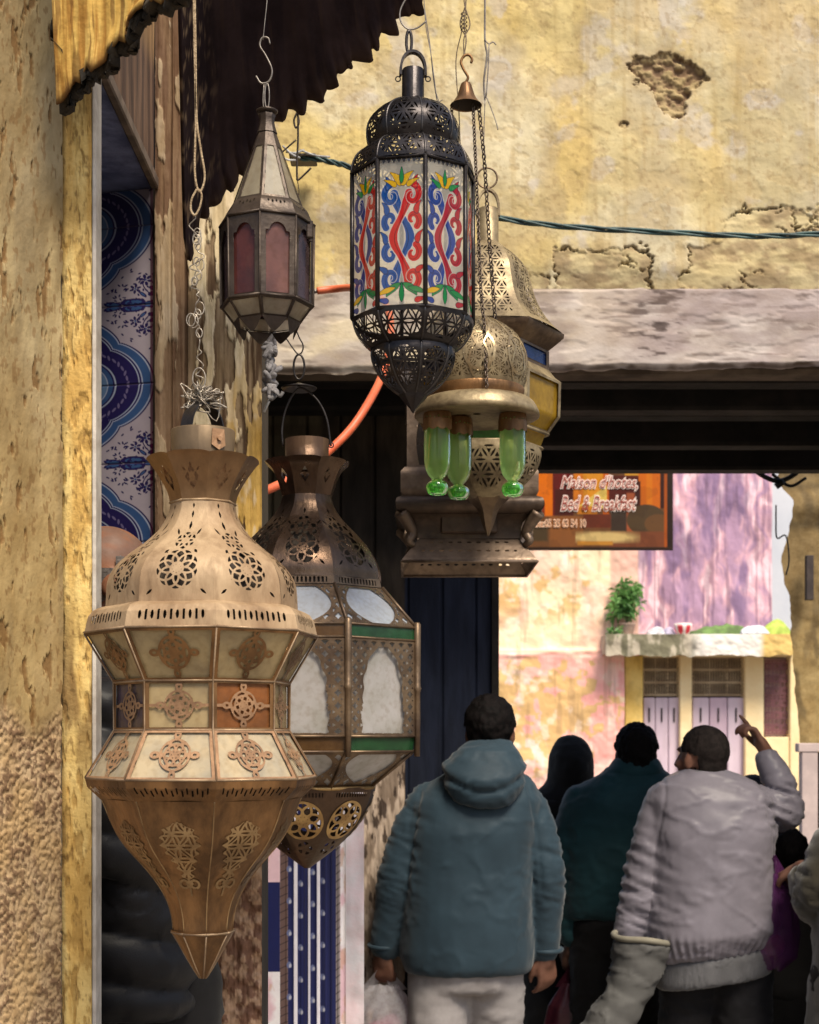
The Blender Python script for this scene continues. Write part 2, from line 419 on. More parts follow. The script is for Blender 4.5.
def wall_col(U, V):
    x = 130 + U * 900; y = -430 + V * 724
    rt = ss(380, 760, x + (fbm(x * .01, y * .01, 2, 2) - .5) * 200)
    base = mixc(lin((226, 204, 140)), lin((198, 184, 146)), rt)
    base = mixc(base, lin((216, 208, 184)), ss(.42, .66, fbm(x * .012, y * .012, 4, 6)) * .7)
    base = mixc(base, lin((206, 170, 84)), ss(.50, .74, fbm(x * .014 + 9, y * .006, 8, 6)) * .4)
    base = mixc(base, lin((172, 158, 134)), ss(.52, .7, fbm(x * .02 + 3, y * .014, 15, 6)) * .5)
    base = mixc(base, lin((196, 190, 188)), ss(.60, .7, fbm(x * .03 + 7, y * .03, 44, 5)) * .5)
    drip = ss(.56, .74, fbm(x * .16, y * .008, 6, 5)); base = mixc(base, lin((168, 142, 92)), drip * .3)
    fl = fbm(x * .035, y * .045, 51, 5); base = mixc(base, lin((190, 168, 124)), ss(.56, .575, fl) * .35); base = mixc(base, lin((140, 112, 70)), np.exp(-((fl - .563) / .0035) ** 2) * .35)
    sp = ss(.66, .72, fbm(x * .22, y * .22, 22, 3)); base = mixc(base, lin((150, 124, 88)), sp * .35)
    deep, shal = damage(x, y)
    ins = mixc(lin((176, 156, 116)), lin((126, 102, 80)), ss(.35, .65, fbm(x * .10, y * .17, 2, 5)))
    base = mixc(base, ins, ss(-.5, 1.0, deep)); base = mixc(base, lin((196, 172, 128)), ss(-9, 0, deep) * ss(.5, .2, ss(-.5, .5, deep)) * .4)
    ins2 = mixc(lin((206, 190, 148)), lin((164, 144, 112)), ss(.4, .66, fbm(x * .06, y * .09, 5, 5)))
    base = mixc(base, ins2, ss(-.5, 1.0, shal) * .9)
    r2 = fbm(x * .045, y * .10, 5, 5); cr1 = np.exp(-(((r2 - .5) * 60) ** 2)) * ss(0, 5, shal) * ss(.40, .6, fbm(x * .02, y * .04, 41, 2)); base = mixc(base, lin((104, 80, 50)), cr1 * .7)
    gate = ss(.36, .48, fbm(x * .03, y * .03, 31, 2)); base = mixc(base, lin((98, 72, 44)), np.exp(-((shal - .3) / .9) ** 2) * gate * .85)
    base = mixc(base, lin((88, 66, 44)), np.exp(-((deep - .6) / .9) ** 2) * gate * .7)
    ck = np.abs(fbm(x * .018, y * .03, 40, 5) - .5); base = mixc(base, lin((132, 104, 66)), (ck < .004) * .35 * ss(150, 290, y))
    return np.clip(base * .93, 0, .9)
wallroot = thing('passage_wall', at(640, 300, YW) * np.array([1, 1, 0]) + np.array([0, 0, 2.95]), 'high yellow limewashed wall with broken plaster above the dark passage', 'wall')
patch('plaster', wall_fn, 760, 610, mat('limewash', vcol=True, c2=(.92, .90, .85), scale=9, rough=.9, bump=.4, bscale=70, spec=.2, dirt=.1), wallroot, colf=wall_col)
def lint_fn(U, V):
    x = 130 + U * 900; y = 289 + V * 84
    bot = ss(366, 372, y); Y = YW - .022 + (fbm(x * .02, y * .05, 3, 4) - .5) * .003 + ss(3, 0, y - 289 + (fbm(x * .05, 0, 2, 3) - .5) * 4) * .02 + bot * .012
    Y = Y + ss(.60, .62, fbm(x * .03, y * .10, 19, 5)) * .0022
    yy = y + ss(362, 373, y) * (fbm(x * .05, 1, 8, 5) - .5) * 5 + (x - 480) * -.012 * ss(355, 373, y)
    return np.stack([(x - CX) * sW, Y, CZ + (HY - yy) * sW], -1)
def lint_col(U, V):
    x = 130 + U * 900; y = 289 + V * 84
    c = mixc(lin((226, 212, 184)), lin((188, 174, 172)), ss(430, 700, x)); c = mixc(c, lin((206, 196, 190)), ss(.42, .62, fbm(x * .014, y * .03, 2, 5)) * .7)
    c = mixc(c, lin((150, 134, 132)), ss(.52, .68, fbm(x * .02, y * .05, 12, 6)) * .5)
    d = np.clip(esd(x, y, 652, 318, 30, 38) * .02, -.6, .22) + (fbm(x * .05, y * .20, 3, 5) - .5) * 2.0
    c = mixc(c, lin((72, 58, 56)), ss(.22, .5, d) * .8)
    d2 = fbm(x * .03, y * .16, 33, 6); c = mixc(c, lin((120, 104, 98)), ss(.62, .70, d2) * .55)
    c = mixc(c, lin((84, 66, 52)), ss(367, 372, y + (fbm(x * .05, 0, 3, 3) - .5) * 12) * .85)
    return c * .85
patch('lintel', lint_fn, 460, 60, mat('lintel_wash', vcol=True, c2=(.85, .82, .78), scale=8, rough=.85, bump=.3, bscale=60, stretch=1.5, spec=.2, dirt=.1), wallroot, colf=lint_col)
# the storey over the passage (its back and top), roof beams, side walls
M_dark = mat('dark_wood', (.018, .014, .012), (.008, .007, .006), 6, .75, bump=.6, bscale=40, spec=.25)  # near-black wood tone
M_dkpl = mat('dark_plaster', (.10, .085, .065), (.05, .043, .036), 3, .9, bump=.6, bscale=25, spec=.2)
XL = (130 - CX) * sW; XR = (1030 - CX) * sW
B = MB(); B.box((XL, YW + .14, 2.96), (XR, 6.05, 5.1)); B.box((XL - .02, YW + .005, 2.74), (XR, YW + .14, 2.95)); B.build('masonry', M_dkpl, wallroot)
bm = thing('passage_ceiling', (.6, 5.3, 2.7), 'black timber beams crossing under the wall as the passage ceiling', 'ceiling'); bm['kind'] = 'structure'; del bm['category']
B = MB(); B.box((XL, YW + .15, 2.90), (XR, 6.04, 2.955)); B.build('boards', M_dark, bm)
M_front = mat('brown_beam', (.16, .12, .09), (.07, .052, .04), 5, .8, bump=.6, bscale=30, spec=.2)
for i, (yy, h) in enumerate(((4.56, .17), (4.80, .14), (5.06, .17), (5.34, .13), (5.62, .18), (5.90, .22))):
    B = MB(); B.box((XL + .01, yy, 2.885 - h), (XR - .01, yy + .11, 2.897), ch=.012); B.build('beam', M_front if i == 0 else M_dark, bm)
# dark shop wall closing the left half of the passage, with planks
def shop_fn(U, V):
    x = 180 + U * 312; y = 340 + V * 860; s = 5.2 / F
    g = np.abs((x / 34.0) % 1 - .5); Y = 5.2 + .012 * (g > .46) + (fbm(x * .03, y * .01, 3, 3) - .5) * .02
    return np.stack([(x - CX) * s, Y, np.maximum(CZ + (HY - y) * s, -.1)], -1)
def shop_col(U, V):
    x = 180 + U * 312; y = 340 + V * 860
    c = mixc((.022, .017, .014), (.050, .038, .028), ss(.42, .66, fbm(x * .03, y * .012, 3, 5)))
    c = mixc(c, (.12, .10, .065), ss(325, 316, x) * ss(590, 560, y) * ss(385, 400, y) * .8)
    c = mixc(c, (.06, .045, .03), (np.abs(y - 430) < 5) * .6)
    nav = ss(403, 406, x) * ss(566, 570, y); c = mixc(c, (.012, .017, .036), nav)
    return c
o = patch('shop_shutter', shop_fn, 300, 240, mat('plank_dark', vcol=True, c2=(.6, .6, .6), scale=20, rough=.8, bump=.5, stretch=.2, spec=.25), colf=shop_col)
tag(o, 'closed dark plank shutter with a navy lower leaf, behind the hanging lanterns', 'shutter')
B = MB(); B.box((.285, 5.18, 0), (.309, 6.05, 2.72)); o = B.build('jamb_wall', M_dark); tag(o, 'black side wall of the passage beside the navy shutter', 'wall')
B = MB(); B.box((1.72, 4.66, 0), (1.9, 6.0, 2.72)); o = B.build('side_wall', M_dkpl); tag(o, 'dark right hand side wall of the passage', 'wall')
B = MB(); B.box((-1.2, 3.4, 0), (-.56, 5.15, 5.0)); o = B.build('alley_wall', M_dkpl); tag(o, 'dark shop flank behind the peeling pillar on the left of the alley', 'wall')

# right jamb beyond the passage: ochre corner with a white door frame
def rj_fn(U, V):
    s = 8.6 / F; y = 440 + V * 700; e = (fbm(y * .03, 2, 5, 4) - .5) * 14 * (1 - U) ** 3
    e = e + (1 - U) ** 3 * np.interp(y, [440, 480, 500, 530, 560, 640, 745, 760], [-6, -4, 12, 8, 2, 8, 18, 22])
    x = 783 + U * 260 + e
    bulge = np.exp(-((y - 506) / 18.0) ** 2) * .05
    return np.stack([(x - CX) * s, 8.6 - bulge + (1 - U) ** 8 * .05 + (fbm(x * .05, y * .05, 8, 4) - .5) * .03, CZ + (HY - y) * s], -1)
def rj_col(U, V):
    x = 783 + U * 260; y = 440 + V * 700
    c = mixc((.40, .29, .13), (.28, .20, .095), ss(.4, .62, fbm(x * .02, y * .012, 2, 5)))
    c = mixc(c, (.15, .11, .06), ss(.5, .7, fbm(x * .06, y * .02, 6, 5)) * .8)
    c = mixc(c, (.12, .09, .05), (np.exp(-((y - 524) / 5.0) ** 2) + np.exp(-((y - 486) / 4.0) ** 2)) * .7)
    c = mixc(c, (.10, .08, .06), ss(486, 470, y) * .5)
    return c
rj = thing('corner_wall', (at(860, 0, 8.6)[0], 8.6, 0), 'ochre stained corner wall at the right end of the passage', 'wall')
patch('plaster', rj_fn, 130, 330, mat('ochre_plaster', vcol=True, c2=(.8, .76, .7), scale=14, rough=.9, bump=.6, bscale=40, spec=.2, dirt=.3), rj, colf=rj_col)
B = MB(); B.box(at(806, 600, 8.52) - [0, .01, 0], at(812, 556, 8.55), ch=.003); B.build('iron_plate', mat('rust_dark', (.05, .035, .03), (.03, .02, .02)), rj)
df = thing('framed_door', (at(840, 0, 8.5)[0], 8.5, 0), 'dark door in a pale painted frame at the right edge', 'door')
B = MB(); a = at(800, 752, 8.5); b = at(816, 752, 8.5)
B.box((a[0], 8.46, 0), (b[0], 8.53, a[2]), ch=.004); B.box((a[0] - .02, 8.455, a[2]), (b[0] + .9, 8.535, a[2] + .05), ch=.004)
B.build('door_frame', mat('pale_frame', (.55, .44, .42), (.45, .36, .35), 8, .7), df)
B = MB(); B.box((b[0] + .002, 8.50, 0), (b[0] + .85, 8.53, a[2] - .003)); B.build('door_leaf', M_dark, df)

# ---- courtyard beyond
YF = 16.0; sF = YF / F
def pink_fn(U, V):
    x = 380 + U * 258; y = 180 + V * 712
    Y = YF + (fbm(x * .03, y * .03, 3, 4) - .5) * .10 - np.exp(-((y - 652 - (fbm(x * .03, 0, 1, 2) - .5) * 6) / 3.0) ** 2) * .06 - ss(652, 658, y) * .06
    return np.stack([(x - CX) * sF, Y, np.maximum(CZ + (HY - y) * sF, -.05)], -1)
def pink_col(U, V):
    x = 380 + U * 258; y = 180 + V * 712
    up = mixc(lin((250, 226, 190)), lin((250, 208, 184)), ss(.4, .6, fbm(x * .02, y * .02, 3, 4)))
    lo = mixc(lin((255, 200, 186)), lin((250, 180, 172)), ss(.4, .62, fbm(x * .02, y * .02, 6, 4)))
    c = mixc(up, lo, ss(648, 656, y))
    st = fbm(x * .07, y * .07, 11, 6) + esd(x, y, 528, 590, 50, 60) * .0035
    c = mixc(c, lin((206, 168, 100)), ss(.55, .66, st) * ss(640, 600, y) * .8)
    st2 = fbm(x * .11, y * .11, 23, 6) + np.clip(esd(x, y, 535, 712, 62, 52), -60, 20) * .007
    c = mixc(c, lin((212, 182, 112)), ss(.50, .58, st2) * ss(652, 662, y) * .8)
    c = mixc(c, lin((255, 238, 222)), ss(.58, .7, fbm(x * .09, y * .09, 29, 5)) * .45)
    c = mixc(c, lin((150, 120, 96)), ss(.58, .72, fbm(x * .22, y * .018, 39, 4)) * .35)
    c = mixc(c, lin((214, 168, 156)), ss(608, 612, x) * ss(652, 645, y) * .8)
    c = mixc(c, lin((190, 150, 130)), (np.abs(y - 652) < 1.3) * .5)
    return c
M_court = mat('court_plaster', vcol=True, c2=(.96, .95, .94), scale=2.5, rough=.9, bump=.5, bscale=12, spec=.15, bdist=.02)
o = patch('courtyard_house', pink_fn, 300, 560, M_court, sdf=lambda U, V: np.maximum(623.5 - (380 + U * 258), 656 - (180 + V * 712)), colf=pink_col); tag(o, 'salmon and cream stained house wall across the courtyard, left of the shutters', 'house wall')
def purp_fn(U, V):
    x = 600 + U * 172; y = 180 + V * 470; s = 16.7 / F
    return np.stack([(x - CX) * s, 16.7 + (fbm(x * .04, y * .02, 3, 4) - .5) * .12, CZ + (HY - y) * s], -1)
def purp_col(U, V):
    x = 600 + U * 172; y = 180 + V * 470
    q = fbm(x * .085 + (fbm(x * .05, y * .05, 2, 2) - .5) * 2, y * .022, 9, 6)
    c = mixc(lin((176, 144, 172)), lin((216, 172, 186)), ss(.40, .56, q)); c = mixc(c, lin((244, 212, 222)), ss(.55, .64, q) * .85)
    c = mixc(c, lin((120, 100, 136)), ss(.52, .66, fbm(x * .07, y * .02, 19, 5)) * .7); c = mixc(c, lin((110, 88, 110)), ss(.58, .7, fbm(x * .3, y * .02, 29, 4)) * .5)
    c = mixc(c, lin((196, 170, 164)), ss(642, 636, x) * .7)
    return c
o = patch('violet_wall', purp_fn, 200, 330, M_court, colf=purp_col); tag(o, 'upper wall with streaky violet and pink limewash above the ledge', 'wall')
def white_fn(U, V):
    x = 766 + U * 90; y = 150 + V * 500; s = 17.6 / F
    return np.stack([(x - CX) * s, 17.6 + 0 * x, CZ + (HY - y) * s], -1)
o = patch('white_house', white_fn, 20, 60, mat('white_wash', (.62, .65, .72), (.54, .58, .66), 1.5, .8, bump=.2)); tag(o, 'bright white house wall standing behind the violet wall', 'house wall')
# ledge and its things
def ledge():
    r = thing('ledge', (at(700, 0, 15.7)[0], 15.7, CZ + (HY - 655) * sF), 'weathered concrete ledge over the shuttered shopfront, mossy on its left half', 'ledge')
    def fn(U, V):   # front strip
        x = 606 + U * 196; y = 634 + V * 21; s = 15.6 / F
        return np.stack([(x - CX) * s, 15.6 + (fbm(x * .1, y * .1, 4, 4) - .5) * .05, CZ + (HY - y - ss(.8, 1, V) * (fbm(x * .1, 3, 3, 3) - .4) * 5) * s], -1)
    def cf(U, V):
        x = 606 + U * 196; y = 634 + V * 21
        c = mixc(lin((186, 176, 158)), lin((120, 116, 96)), ss(.4, .6, fbm(x * .16, y * .06, 4, 5)))
        c = mixc(c, lin((236, 232, 226)), ss(686, 706, x)); c = mixc(c, lin((222, 190, 120)), ss(758, 766, x)); return c  # right part whitened: sunlight on the ledge painted into the colour
    patch('front_edge', fn, 160, 20, M_court, r, colf=cf)
    B = MB(); s = 15.6 / F; z1 = CZ + (HY - 634) * s; z0 = CZ + (HY - 653) * s
    B.box(((606 - CX) * s, 15.64, z0), ((802 - CX) * s, 16.69, z1)); B.build('slab', mat('ledge_stone', (.5, .46, .4), (.3, .28, .24), 3, .85), r)
    return z1
ZL = ledge()
# shuttered shopfront under the ledge
YS = 16.05; sS = YS / F
sf = thing('shopfront', (at(700, 0, YS)[0], YS, 0), 'row of tall lilac shutters under wicker lattices between yellow jambs', 'shopfront')
M_jamb = mat('yellow_jamb', (.86, .62, .20), (.72, .48, .12), 2.5, .85, bump=.4, bscale=14, bdist=.015, dirt=.3)
M_jamb2 = mat('cream_jamb', (.92, .76, .46), (.86, .66, .36), 2.5, .85, bump=.4, bscale=14, bdist=.015)
def rect(B, x0, x1, y0, y1, Y, t=.08, ch=.01, gy=False):
    s = Y / F; B.box(((x0 - CX) * s, Y, max(0, CZ + (HY - y1) * s)), ((x1 - CX) * s, Y + t, CZ + (HY - y0) * s), ch=ch)
for x0, x1, m in ((625, 643, M_jamb), (680, 692, M_jamb2), (745, 764, M_jamb2), (790, 830, M_jamb2)):
    B = MB(); rect(B, x0, x1, 655, 900, YS - .06, .2); B.build('jamb', m, sf)
B = MB(); rect(B, 764.5, 789.5, 737, 900, YS - .04, .2); B.build('sill_wall', M_jamb2, sf); B = MB(); rect(B, 643.5, 789.5, 652, 656.5, YS - .04, .18); B.build('head_rail', M_jamb2, sf)
B = MB(); rect(B, 640, 800, 640, 900, YS + .30, .1); B.build('back', mat('shop_dark', (.09, .06, .05), (.05, .04, .03)), sf)
M_lil = mat('lilac_paint', (.56, .44, .54), (.68, .56, .64), 1.6, .75, bump=.3, bscale=10, stretch=.3, dirt=.25)
M_lil2 = mat('mauve_paint', (.50, .36, .46), (.60, .45, .54), 1.6, .75, bump=.3, bscale=10, stretch=.3, dirt=.25)
for i, (x0, x1) in enumerate(((643.6, 655), (655.6, 668), (668.6, 679.6), (692.6, 709), (709.8, 727), (727.8, 744.6))):
    B = MB(); rect(B, x0, x1, 697.5, 900, YS + .02, .04, .008)
    leaf = B.build('shutter_leaf', M_lil2 if i == 4 else M_lil, sf)
    B = MB(); rect(B, (x0 + x1) / 2 - .7, (x0 + x1) / 2 + .7, 708, 722, YS + .008, .01, .0); B.build('slot', M_dark, leaf)
M_wick = mat('wicker', (.42, .32, .20), (.28, .20, .12), 6, .8)
for x0, x1, nc in ((643.5, 679.6, 3), (692.5, 744.6, 3)):
    def g(U, V, x0=x0, x1=x1):
        x = x0 + U * (x1 - x0); y = 657 + V * 39; return np.stack([(x - CX) * sS, YS + .03 + 0 * x, CZ + (HY - y) * sS], -1)
    def sd(U, V, x0=x0, x1=x1, nc=nc):
        x = x0 + U * (x1 - x0); y = 657 + V * 39; row = ((y - 657) / 12.7) % 1; 
        fr = np.maximum(np.maximum(1.1 - np.abs(row) * 12.7, 1.1 - (1 - row) * 12.7), .8 - np.abs(((x - x0) / (x1 - x0) * nc) % 1 - .0) * (x1 - x0) / nc)
        za = .55 - np.abs(((x + np.abs(((y / 4.0) % 1) - .5) * 3.2) % 2.6) - 1.3)
        return np.maximum(fr, za)
    patch('lattice', g, int((x1 - x0) * 3), 120, M_wick, sf, sd)
def g(U, V):
    x = 765 + U * 24; y = 660 + V * 74; return np.stack([(x - CX) * sS, YS + .02 + 0 * x, CZ + (HY - y) * sS], -1)
def sd(U, V):
    x = U * 24; y = V * 74; cx = (x % 8) - 4; cy = (y % 12.3) - 6.15
    q = np.maximum(1.0 - np.abs(np.hypot(cx, cy) - 3.2), .8 - np.abs(np.abs(cx) - 3.9)); q = np.maximum(q, .6 - np.abs(cx) * (1 + 0 * y)); q = np.maximum(q, 1.0 - np.abs(y - 37))
    return np.maximum(q, np.maximum(1.2 - np.minimum(x, 24 - x), 1.2 - np.minimum(y, 74 - y)))
patch('window_grille', g, 90, 240, mat('maroon_iron', (.20, .07, .08), (.13, .05, .06), 4, .6), sf, sd)
B = MB(); rect(B, 764.6, 789.4, 658, 736.5, YS + .09, .02, 0); B.build('window_pane', mat('rose_glass', (.55, .36, .34), (.4, .26, .26), 3, .3), sf)

# things on the ledge (depth 15.8)
YL = 15.85; sL = YL / F
def lx(x): return (x - CX) * sL
def leafy(name, cx, cz, Y, rx, rz, n, size, m, parent, droop=.3, seed=1, stems=True):
    rnd = random.Random(seed); V = []; Fc = []
    for i in range(n):
        a = rnd.uniform(0, 2 * PI); b = math.acos(rnd.uniform(-.6, 1)); q = rnd.random() ** .4
        c = Vector((cx + rx * q * math.sin(b) * math.cos(a), Y + rx * .8 * q * math.sin(b) * math.sin(a), cz + rz * q * math.cos(b)))
        if math.sin(a * 3 + b * 5 + seed) > .75: continue
        d = Vector((rnd.gauss(0, 1), rnd.gauss(0, 1), rnd.gauss(.2, .8))).normalized(); w = d.cross(Vector((rnd.gauss(0, 1), rnd.gauss(0, 1), rnd.gauss(0, 1)))).normalized()
        l = size * rnd.uniform(.6, 1.3); k = len(V)
        V += [c, c + d * l * .5 + w * l * .22, c + d * l - Vector((0, 0, droop * l)), c + d * l * .5 - w * l * .22]; Fc.append((k, k + 1, k + 2, k + 3))
    return mk(name, [tuple(v) for v in V], Fc, m, parent, smooth=False)
M_leaf = mat('leaf_green', (.10, .24, .07), (.18, .38, .10), 5, .5, bump=.1, trans=.35)
pl = thing('potted_plant', (lx(627), YL, ZL), 'bushy green plant in a small pot at the left end of the ledge', 'plant')
leafy('foliage', lx(626), ZL + .34, YL, .15, .26, 420, .085, M_leaf, pl, seed=3); leafy('foliage', lx(621), ZL + .26, YL, .14, .16, 170, .085, M_leaf, pl, seed=5); leafy('foliage', lx(633), ZL + .42, YL, .09, .20, 150, .08, M_leaf, pl, seed=9)
B = MB()
for i in range(9):
    a = i * .7; B.tube([(lx(627), YL, ZL + .1), (lx(627) + .08 * math.cos(a), YL + .06 * math.sin(a), ZL + .5)], .006, 5)
B.build('stem', mat('stem', (.12, .15, .05)), pl)
L0 = Lan(627, YL); zpx = lambda z: HY - (z - CZ) / L0.s
L0.lathe('pot', [(zpx(ZL + .13), 8), (zpx(ZL + .115), 8.5), (zpx(ZL + .105), 7.5), (zpx(ZL), 6)], mat('clay', (.42, .30, .24), (.3, .2, .15)), pl, seg=24)
bw = thing('flower_bowl', (lx(683), YL - .1, ZL), 'small white bowl with red flower pattern standing on the ledge', 'bowl')
L1b = Lan(683, YL - .1)
def bowlcol(A, y):
    q = ((A * 3 / PI) % 1 - .5); r = np.hypot(q * 6, (y - (zpx(ZL) - 5.5)) * .55)
    return mixc(lin((244, 236, 230)), lin((214, 40, 60)), ss(2.7, 2.2, r))
zp = HY - (ZL - CZ) / L1b.s
L1b.lathe('bowl_body', [(zp - 11, 8.3), (zp - 11.4, 9), (zp - 8, 8.8), (zp - 3, 7.4), (zp - 1, 5.6), (zp, 5)], mat('glaze', vcol=True, c2=(.95, .95, .95), rough=.3, bump=.05), bw, seg=48, colf=bowlcol)
L1b.lathe('filling', [(zp - 10, .2), (zp - 10, 8)], mat('red_filling', (.5, .06, .08), (.6, .3, .3), 30), bw, seg=24)
def cloth(name, x0, x1, h, col, label, cat, Y=YL, seed=0, c2=None):
    def fn(U, V):
        x = x0 + U * (x1 - x0); d = Y + .25 * (1 - V); e = np.sin(U * PI) ** .4
        z = ZL + .006 + h * e * (np.sin(V * PI) ** .5) * (.55 + .75 * fbm(x * .10 + seed, V * 4, seed, 4))
        return np.stack([(x - CX) * sL + (fbm(x * .1, V * 6, seed + 4, 2) - .5) * .05, d - .1, z], -1)
    o = patch(name, fn, 90, 30, mat(name + '_cloth', col, c2 or [v * .6 for v in col], 7, .9, bump=.4, bscale=40)); return tag(o, label, cat)
cloth('green_cloth', 691, 764, .12, (.16, .27, .08), 'long mossy green cloth lying along the ledge beside the bowl', 'cloth', Y=YL + .12, seed=3, c2=(.09, .14, .05))
cloth('lime_bag', 762, 789, .15, (.50, .64, .12), 'bright lime green bag at the right end of the ledge', 'bag', seed=5)
cloth('white_rag', 648, 664, .09, (.75, .73, .78), 'crumpled white rag between the plant and the bowl', 'rag', seed=8)
cloth('lilac_rag', 664, 674, .08, (.55, .50, .66), 'small lilac rag just left of the red patterned bowl', 'rag', seed=9)
cloth('pale_rag', 738, 764, .10, (.82, .84, .88), 'pale folded rag on the right half of the ledge', 'rag', Y=YL - .15, seed=11)
leafy('moss_tuft', lx(614), ZL + .02, YL - .15, .10, .08, 160, .05, M_leaf, None, seed=8)
tag(bpy.data.objects['moss_tuft'], 'little green weed tuft left of the pot on the ledge', 'weed')

# bracket and lamp arm at the passage end, top right
B = MB(); B.tube(cr([at(748, 462, 6.12), at(760, 474, 6.12), at(778, 481, 6.12), at(795, 474, 6.12), at(803, 462, 6.12)], 8), .010, 8); 
B.tube(cr([at(772, 474, 6.13), at(790, 486, 6.13), at(806, 478, 6.13)], 6), .007, 6)
B.tube([at(778, 481, 6.12), at(782, 486, 6.12)], .022, 8)
o = B.build('iron_bracket', mat('black_iron', (.012, .012, .013), (.03, .027, .025), 20, .5, metal=.4), None, True); tag(o, 'curved black iron bracket under the beam at the right', 'bracket')
B = MB(); B.tube(cr([at(776, 505, 6.5), at(776, 520, 6.5), at(777, 538, 6.5), at(786, 536, 6.5), at(789, 560, 6.5), at(786, 575, 6.5)], 6), .0035, 6)
o = B.build('loose_cable', MATS['black_iron'], None, True); tag(o, 'thin loose cable hanging beside the ochre corner', 'cable')

# ---- sign
YG = 8.3; sG = YG / F
sg = thing('hanging_sign', (at(598, 0, YG)[0], YG, at(0, 549, YG)[2]), 'orange photo sign reading Maison d\'hotes, Bed & Breakfast, hung at the end of the passage', 'sign')
cv = Canvas(0, 150, 0, 88, 3, np.append(lin((120, 80, 44)), 1)); c = lambda *k: lin(k)
X, Yc = cv.X, cv.Y
def R(x0, x1, y0, y1, col, soft=1.0): cv.fill(np.clip((np.minimum(np.minimum(X - x0, x1 - X), np.minimum(Yc - y0, y1 - Yc))) * 3 / soft + .5, 0, 1), col)
R(0, 29, 0, 56, c(255, 132, 4)); R(16, 21, 40, 53, c(150, 56, 30), 2); R(29, 50, 0, 54, c(118, 22, 18)); R(31, 50, 26, 54, c(84, 28, 18), 4)
R(50, 62, 0, 46, c(240, 140, 30), 3); R(60, 82, 0, 46, c(248, 168, 40), 4); R(80, 86, 0, 60, c(226, 110, 20), 2)
cv.fill(((X - 52) * .75 > (46 - Yc)) * (X < 84) * (Yc < 46) * (Yc > 6) * 1.0, c(252, 222, 110)); R(54, 74, 44, 52, c(236, 150, 40), 2)
R(86, 103, 0, 10, c(120, 26, 12)); R(102, 116, 0, 20, c(240, 176, 60), 2); R(86, 118, 12, 46, c(96, 28, 14), 2); R(88, 118, 44, 74, c(70, 56, 44), 4)
R(116, 138, 0, 56, c(236, 122, 14)); R(124, 130, 0, 48, c(246, 140, 20), 4); R(112, 118, 18, 60, c(70, 24, 14), 3)
R(104, 112, 30, 74, c(196, 104, 60), 4); cv.ell(124, 58, 20, 16, c(92, 72, 44)); cv.ell(136, 62, 14, 10, c(120, 84, 46))
R(0, 86, 54, 88, c(126, 84, 46), 3); R(26, 60, 54, 88, c(158, 100, 50), 6); R(0, 24, 62, 80, c(86, 70, 44), 8); R(60, 88, 52, 66, c(120, 52, 26), 4); R(86, 150, 70, 88, c(140, 78, 44), 5)
cv.fill(np.clip((7 - np.abs(Yc - 76)) * (X > 52) * (X < 118) * (1 - np.abs(X - 80) / 42) * .4, 0, 1), c(244, 216, 140)); R(54, 90, 80, 84, c(226, 160, 60), 3)
R(138, 142, 0, 46, c(64, 24, 12)); R(142, 145, 0, 88, c(196, 96, 22), 1); R(145, 150, 0, 88, c(44, 26, 16), 1); R(0, 150, 86, 88, c(60, 40, 24), 1)
cv.fill((fbm(X * .1, Yc * .1, 3, 4) > .56) * .18, c(60, 30, 16))
gx0, gx1, gy0, gy1 = 524, 672, 464, 549
patch('picture_board', lambda U, V: np.stack([(gx0 + U * (gx1 - gx0) - CX) * sG, YG - .003 + 0 * U, CZ + (HY - gy0 - V * (gy1 - gy0)) * sG], -1), 320, 190,
      mat('sign_print', vcol=True, c2=(.92, .92, .92), scale=14, rough=.45, bump=.05, spec=.4, trans=.2), sg, colf=lambda U, V: cv.sample(U * 150, V * 88) * (.72, .68, .7, 1))
B = MB(); a_, b_ = (gx0 - 1 - CX) * sG, (gx1 + 1 - CX) * sG; z0_, z1_ = CZ + (HY - gy1 - 1) * sG, CZ + (HY - gy0) * sG
for q_ in ((a_, a_ + .008, z0_, z1_), (b_ - .008, b_, z0_, z1_), (a_ + .009, b_ - .009, z0_, z0_ + .008), (a_ + .009, b_ - .009, z1_ - .008, z1_)): B.box((q_[0], YG, q_[2]), (q_[1], YG + .02, q_[3]))
B.build('sign_frame', M_dark, sg)
B = MB()
for x in (545, 655): B.tube([at(x, gy0 + 1, YG + .015), at(x, 440, YG + .015) * [1, 1, 0] + [0, 0, 3.9]], .006, 6)
B.tube([(-.2, YG + .015, 3.9), (2.7, YG + .015, 3.9)], .014, 8); B.build('hanger_rod', MATS['black_iron'], sg, True)
def text(s_, x, y, w, h, parent, m_in, m_out, shear=.35, bold=.0, out=.055, name='lettering'):
    """letters as meshes: a dark word over a pale swollen outline of itself"""
    for off, m, dY, nm in ((out, m_out, -.006, name + '_outline'), (bold, m_in, -.009, name)):
        cu = bpy.data.curves.new('word', 'FONT'); cu.body = s_; cu.size = 1; cu.shear = shear; cu.offset = off; cu.resolution_u = 3; cu.extrude = .01
        ob = bpy.data.objects.new('word', cu); COL.objects.link(ob); bpy.context.view_layer.update()
        me = bpy.data.meshes.new_from_object(ob.evaluated_get(bpy.context.evaluated_depsgraph_get())); bpy.data.objects.remove(ob)
        co = np.zeros(len(me.vertices) * 3); me.vertices.foreach_get('co', co); co = co.reshape(-1, 3)
        if off == out: ref = (co[:, 0].min(), co[:, 0].max(), co[:, 1].min(), co[:, 1].max())
        fx = w / (ref[1] - ref[0]); fy = h / (ref[3] - ref[2])
        P = np.stack([((x + (co[:, 0] - ref[0]) * fx) - CX) * sG, YG + dY - co[:, 2] * .1, CZ + (HY - (y - (co[:, 1] - ref[2]) * fy)) * sG], 1)
        mk(nm, P, [tuple(p.vertices) for p in me.polygons], m, parent, smooth=False)
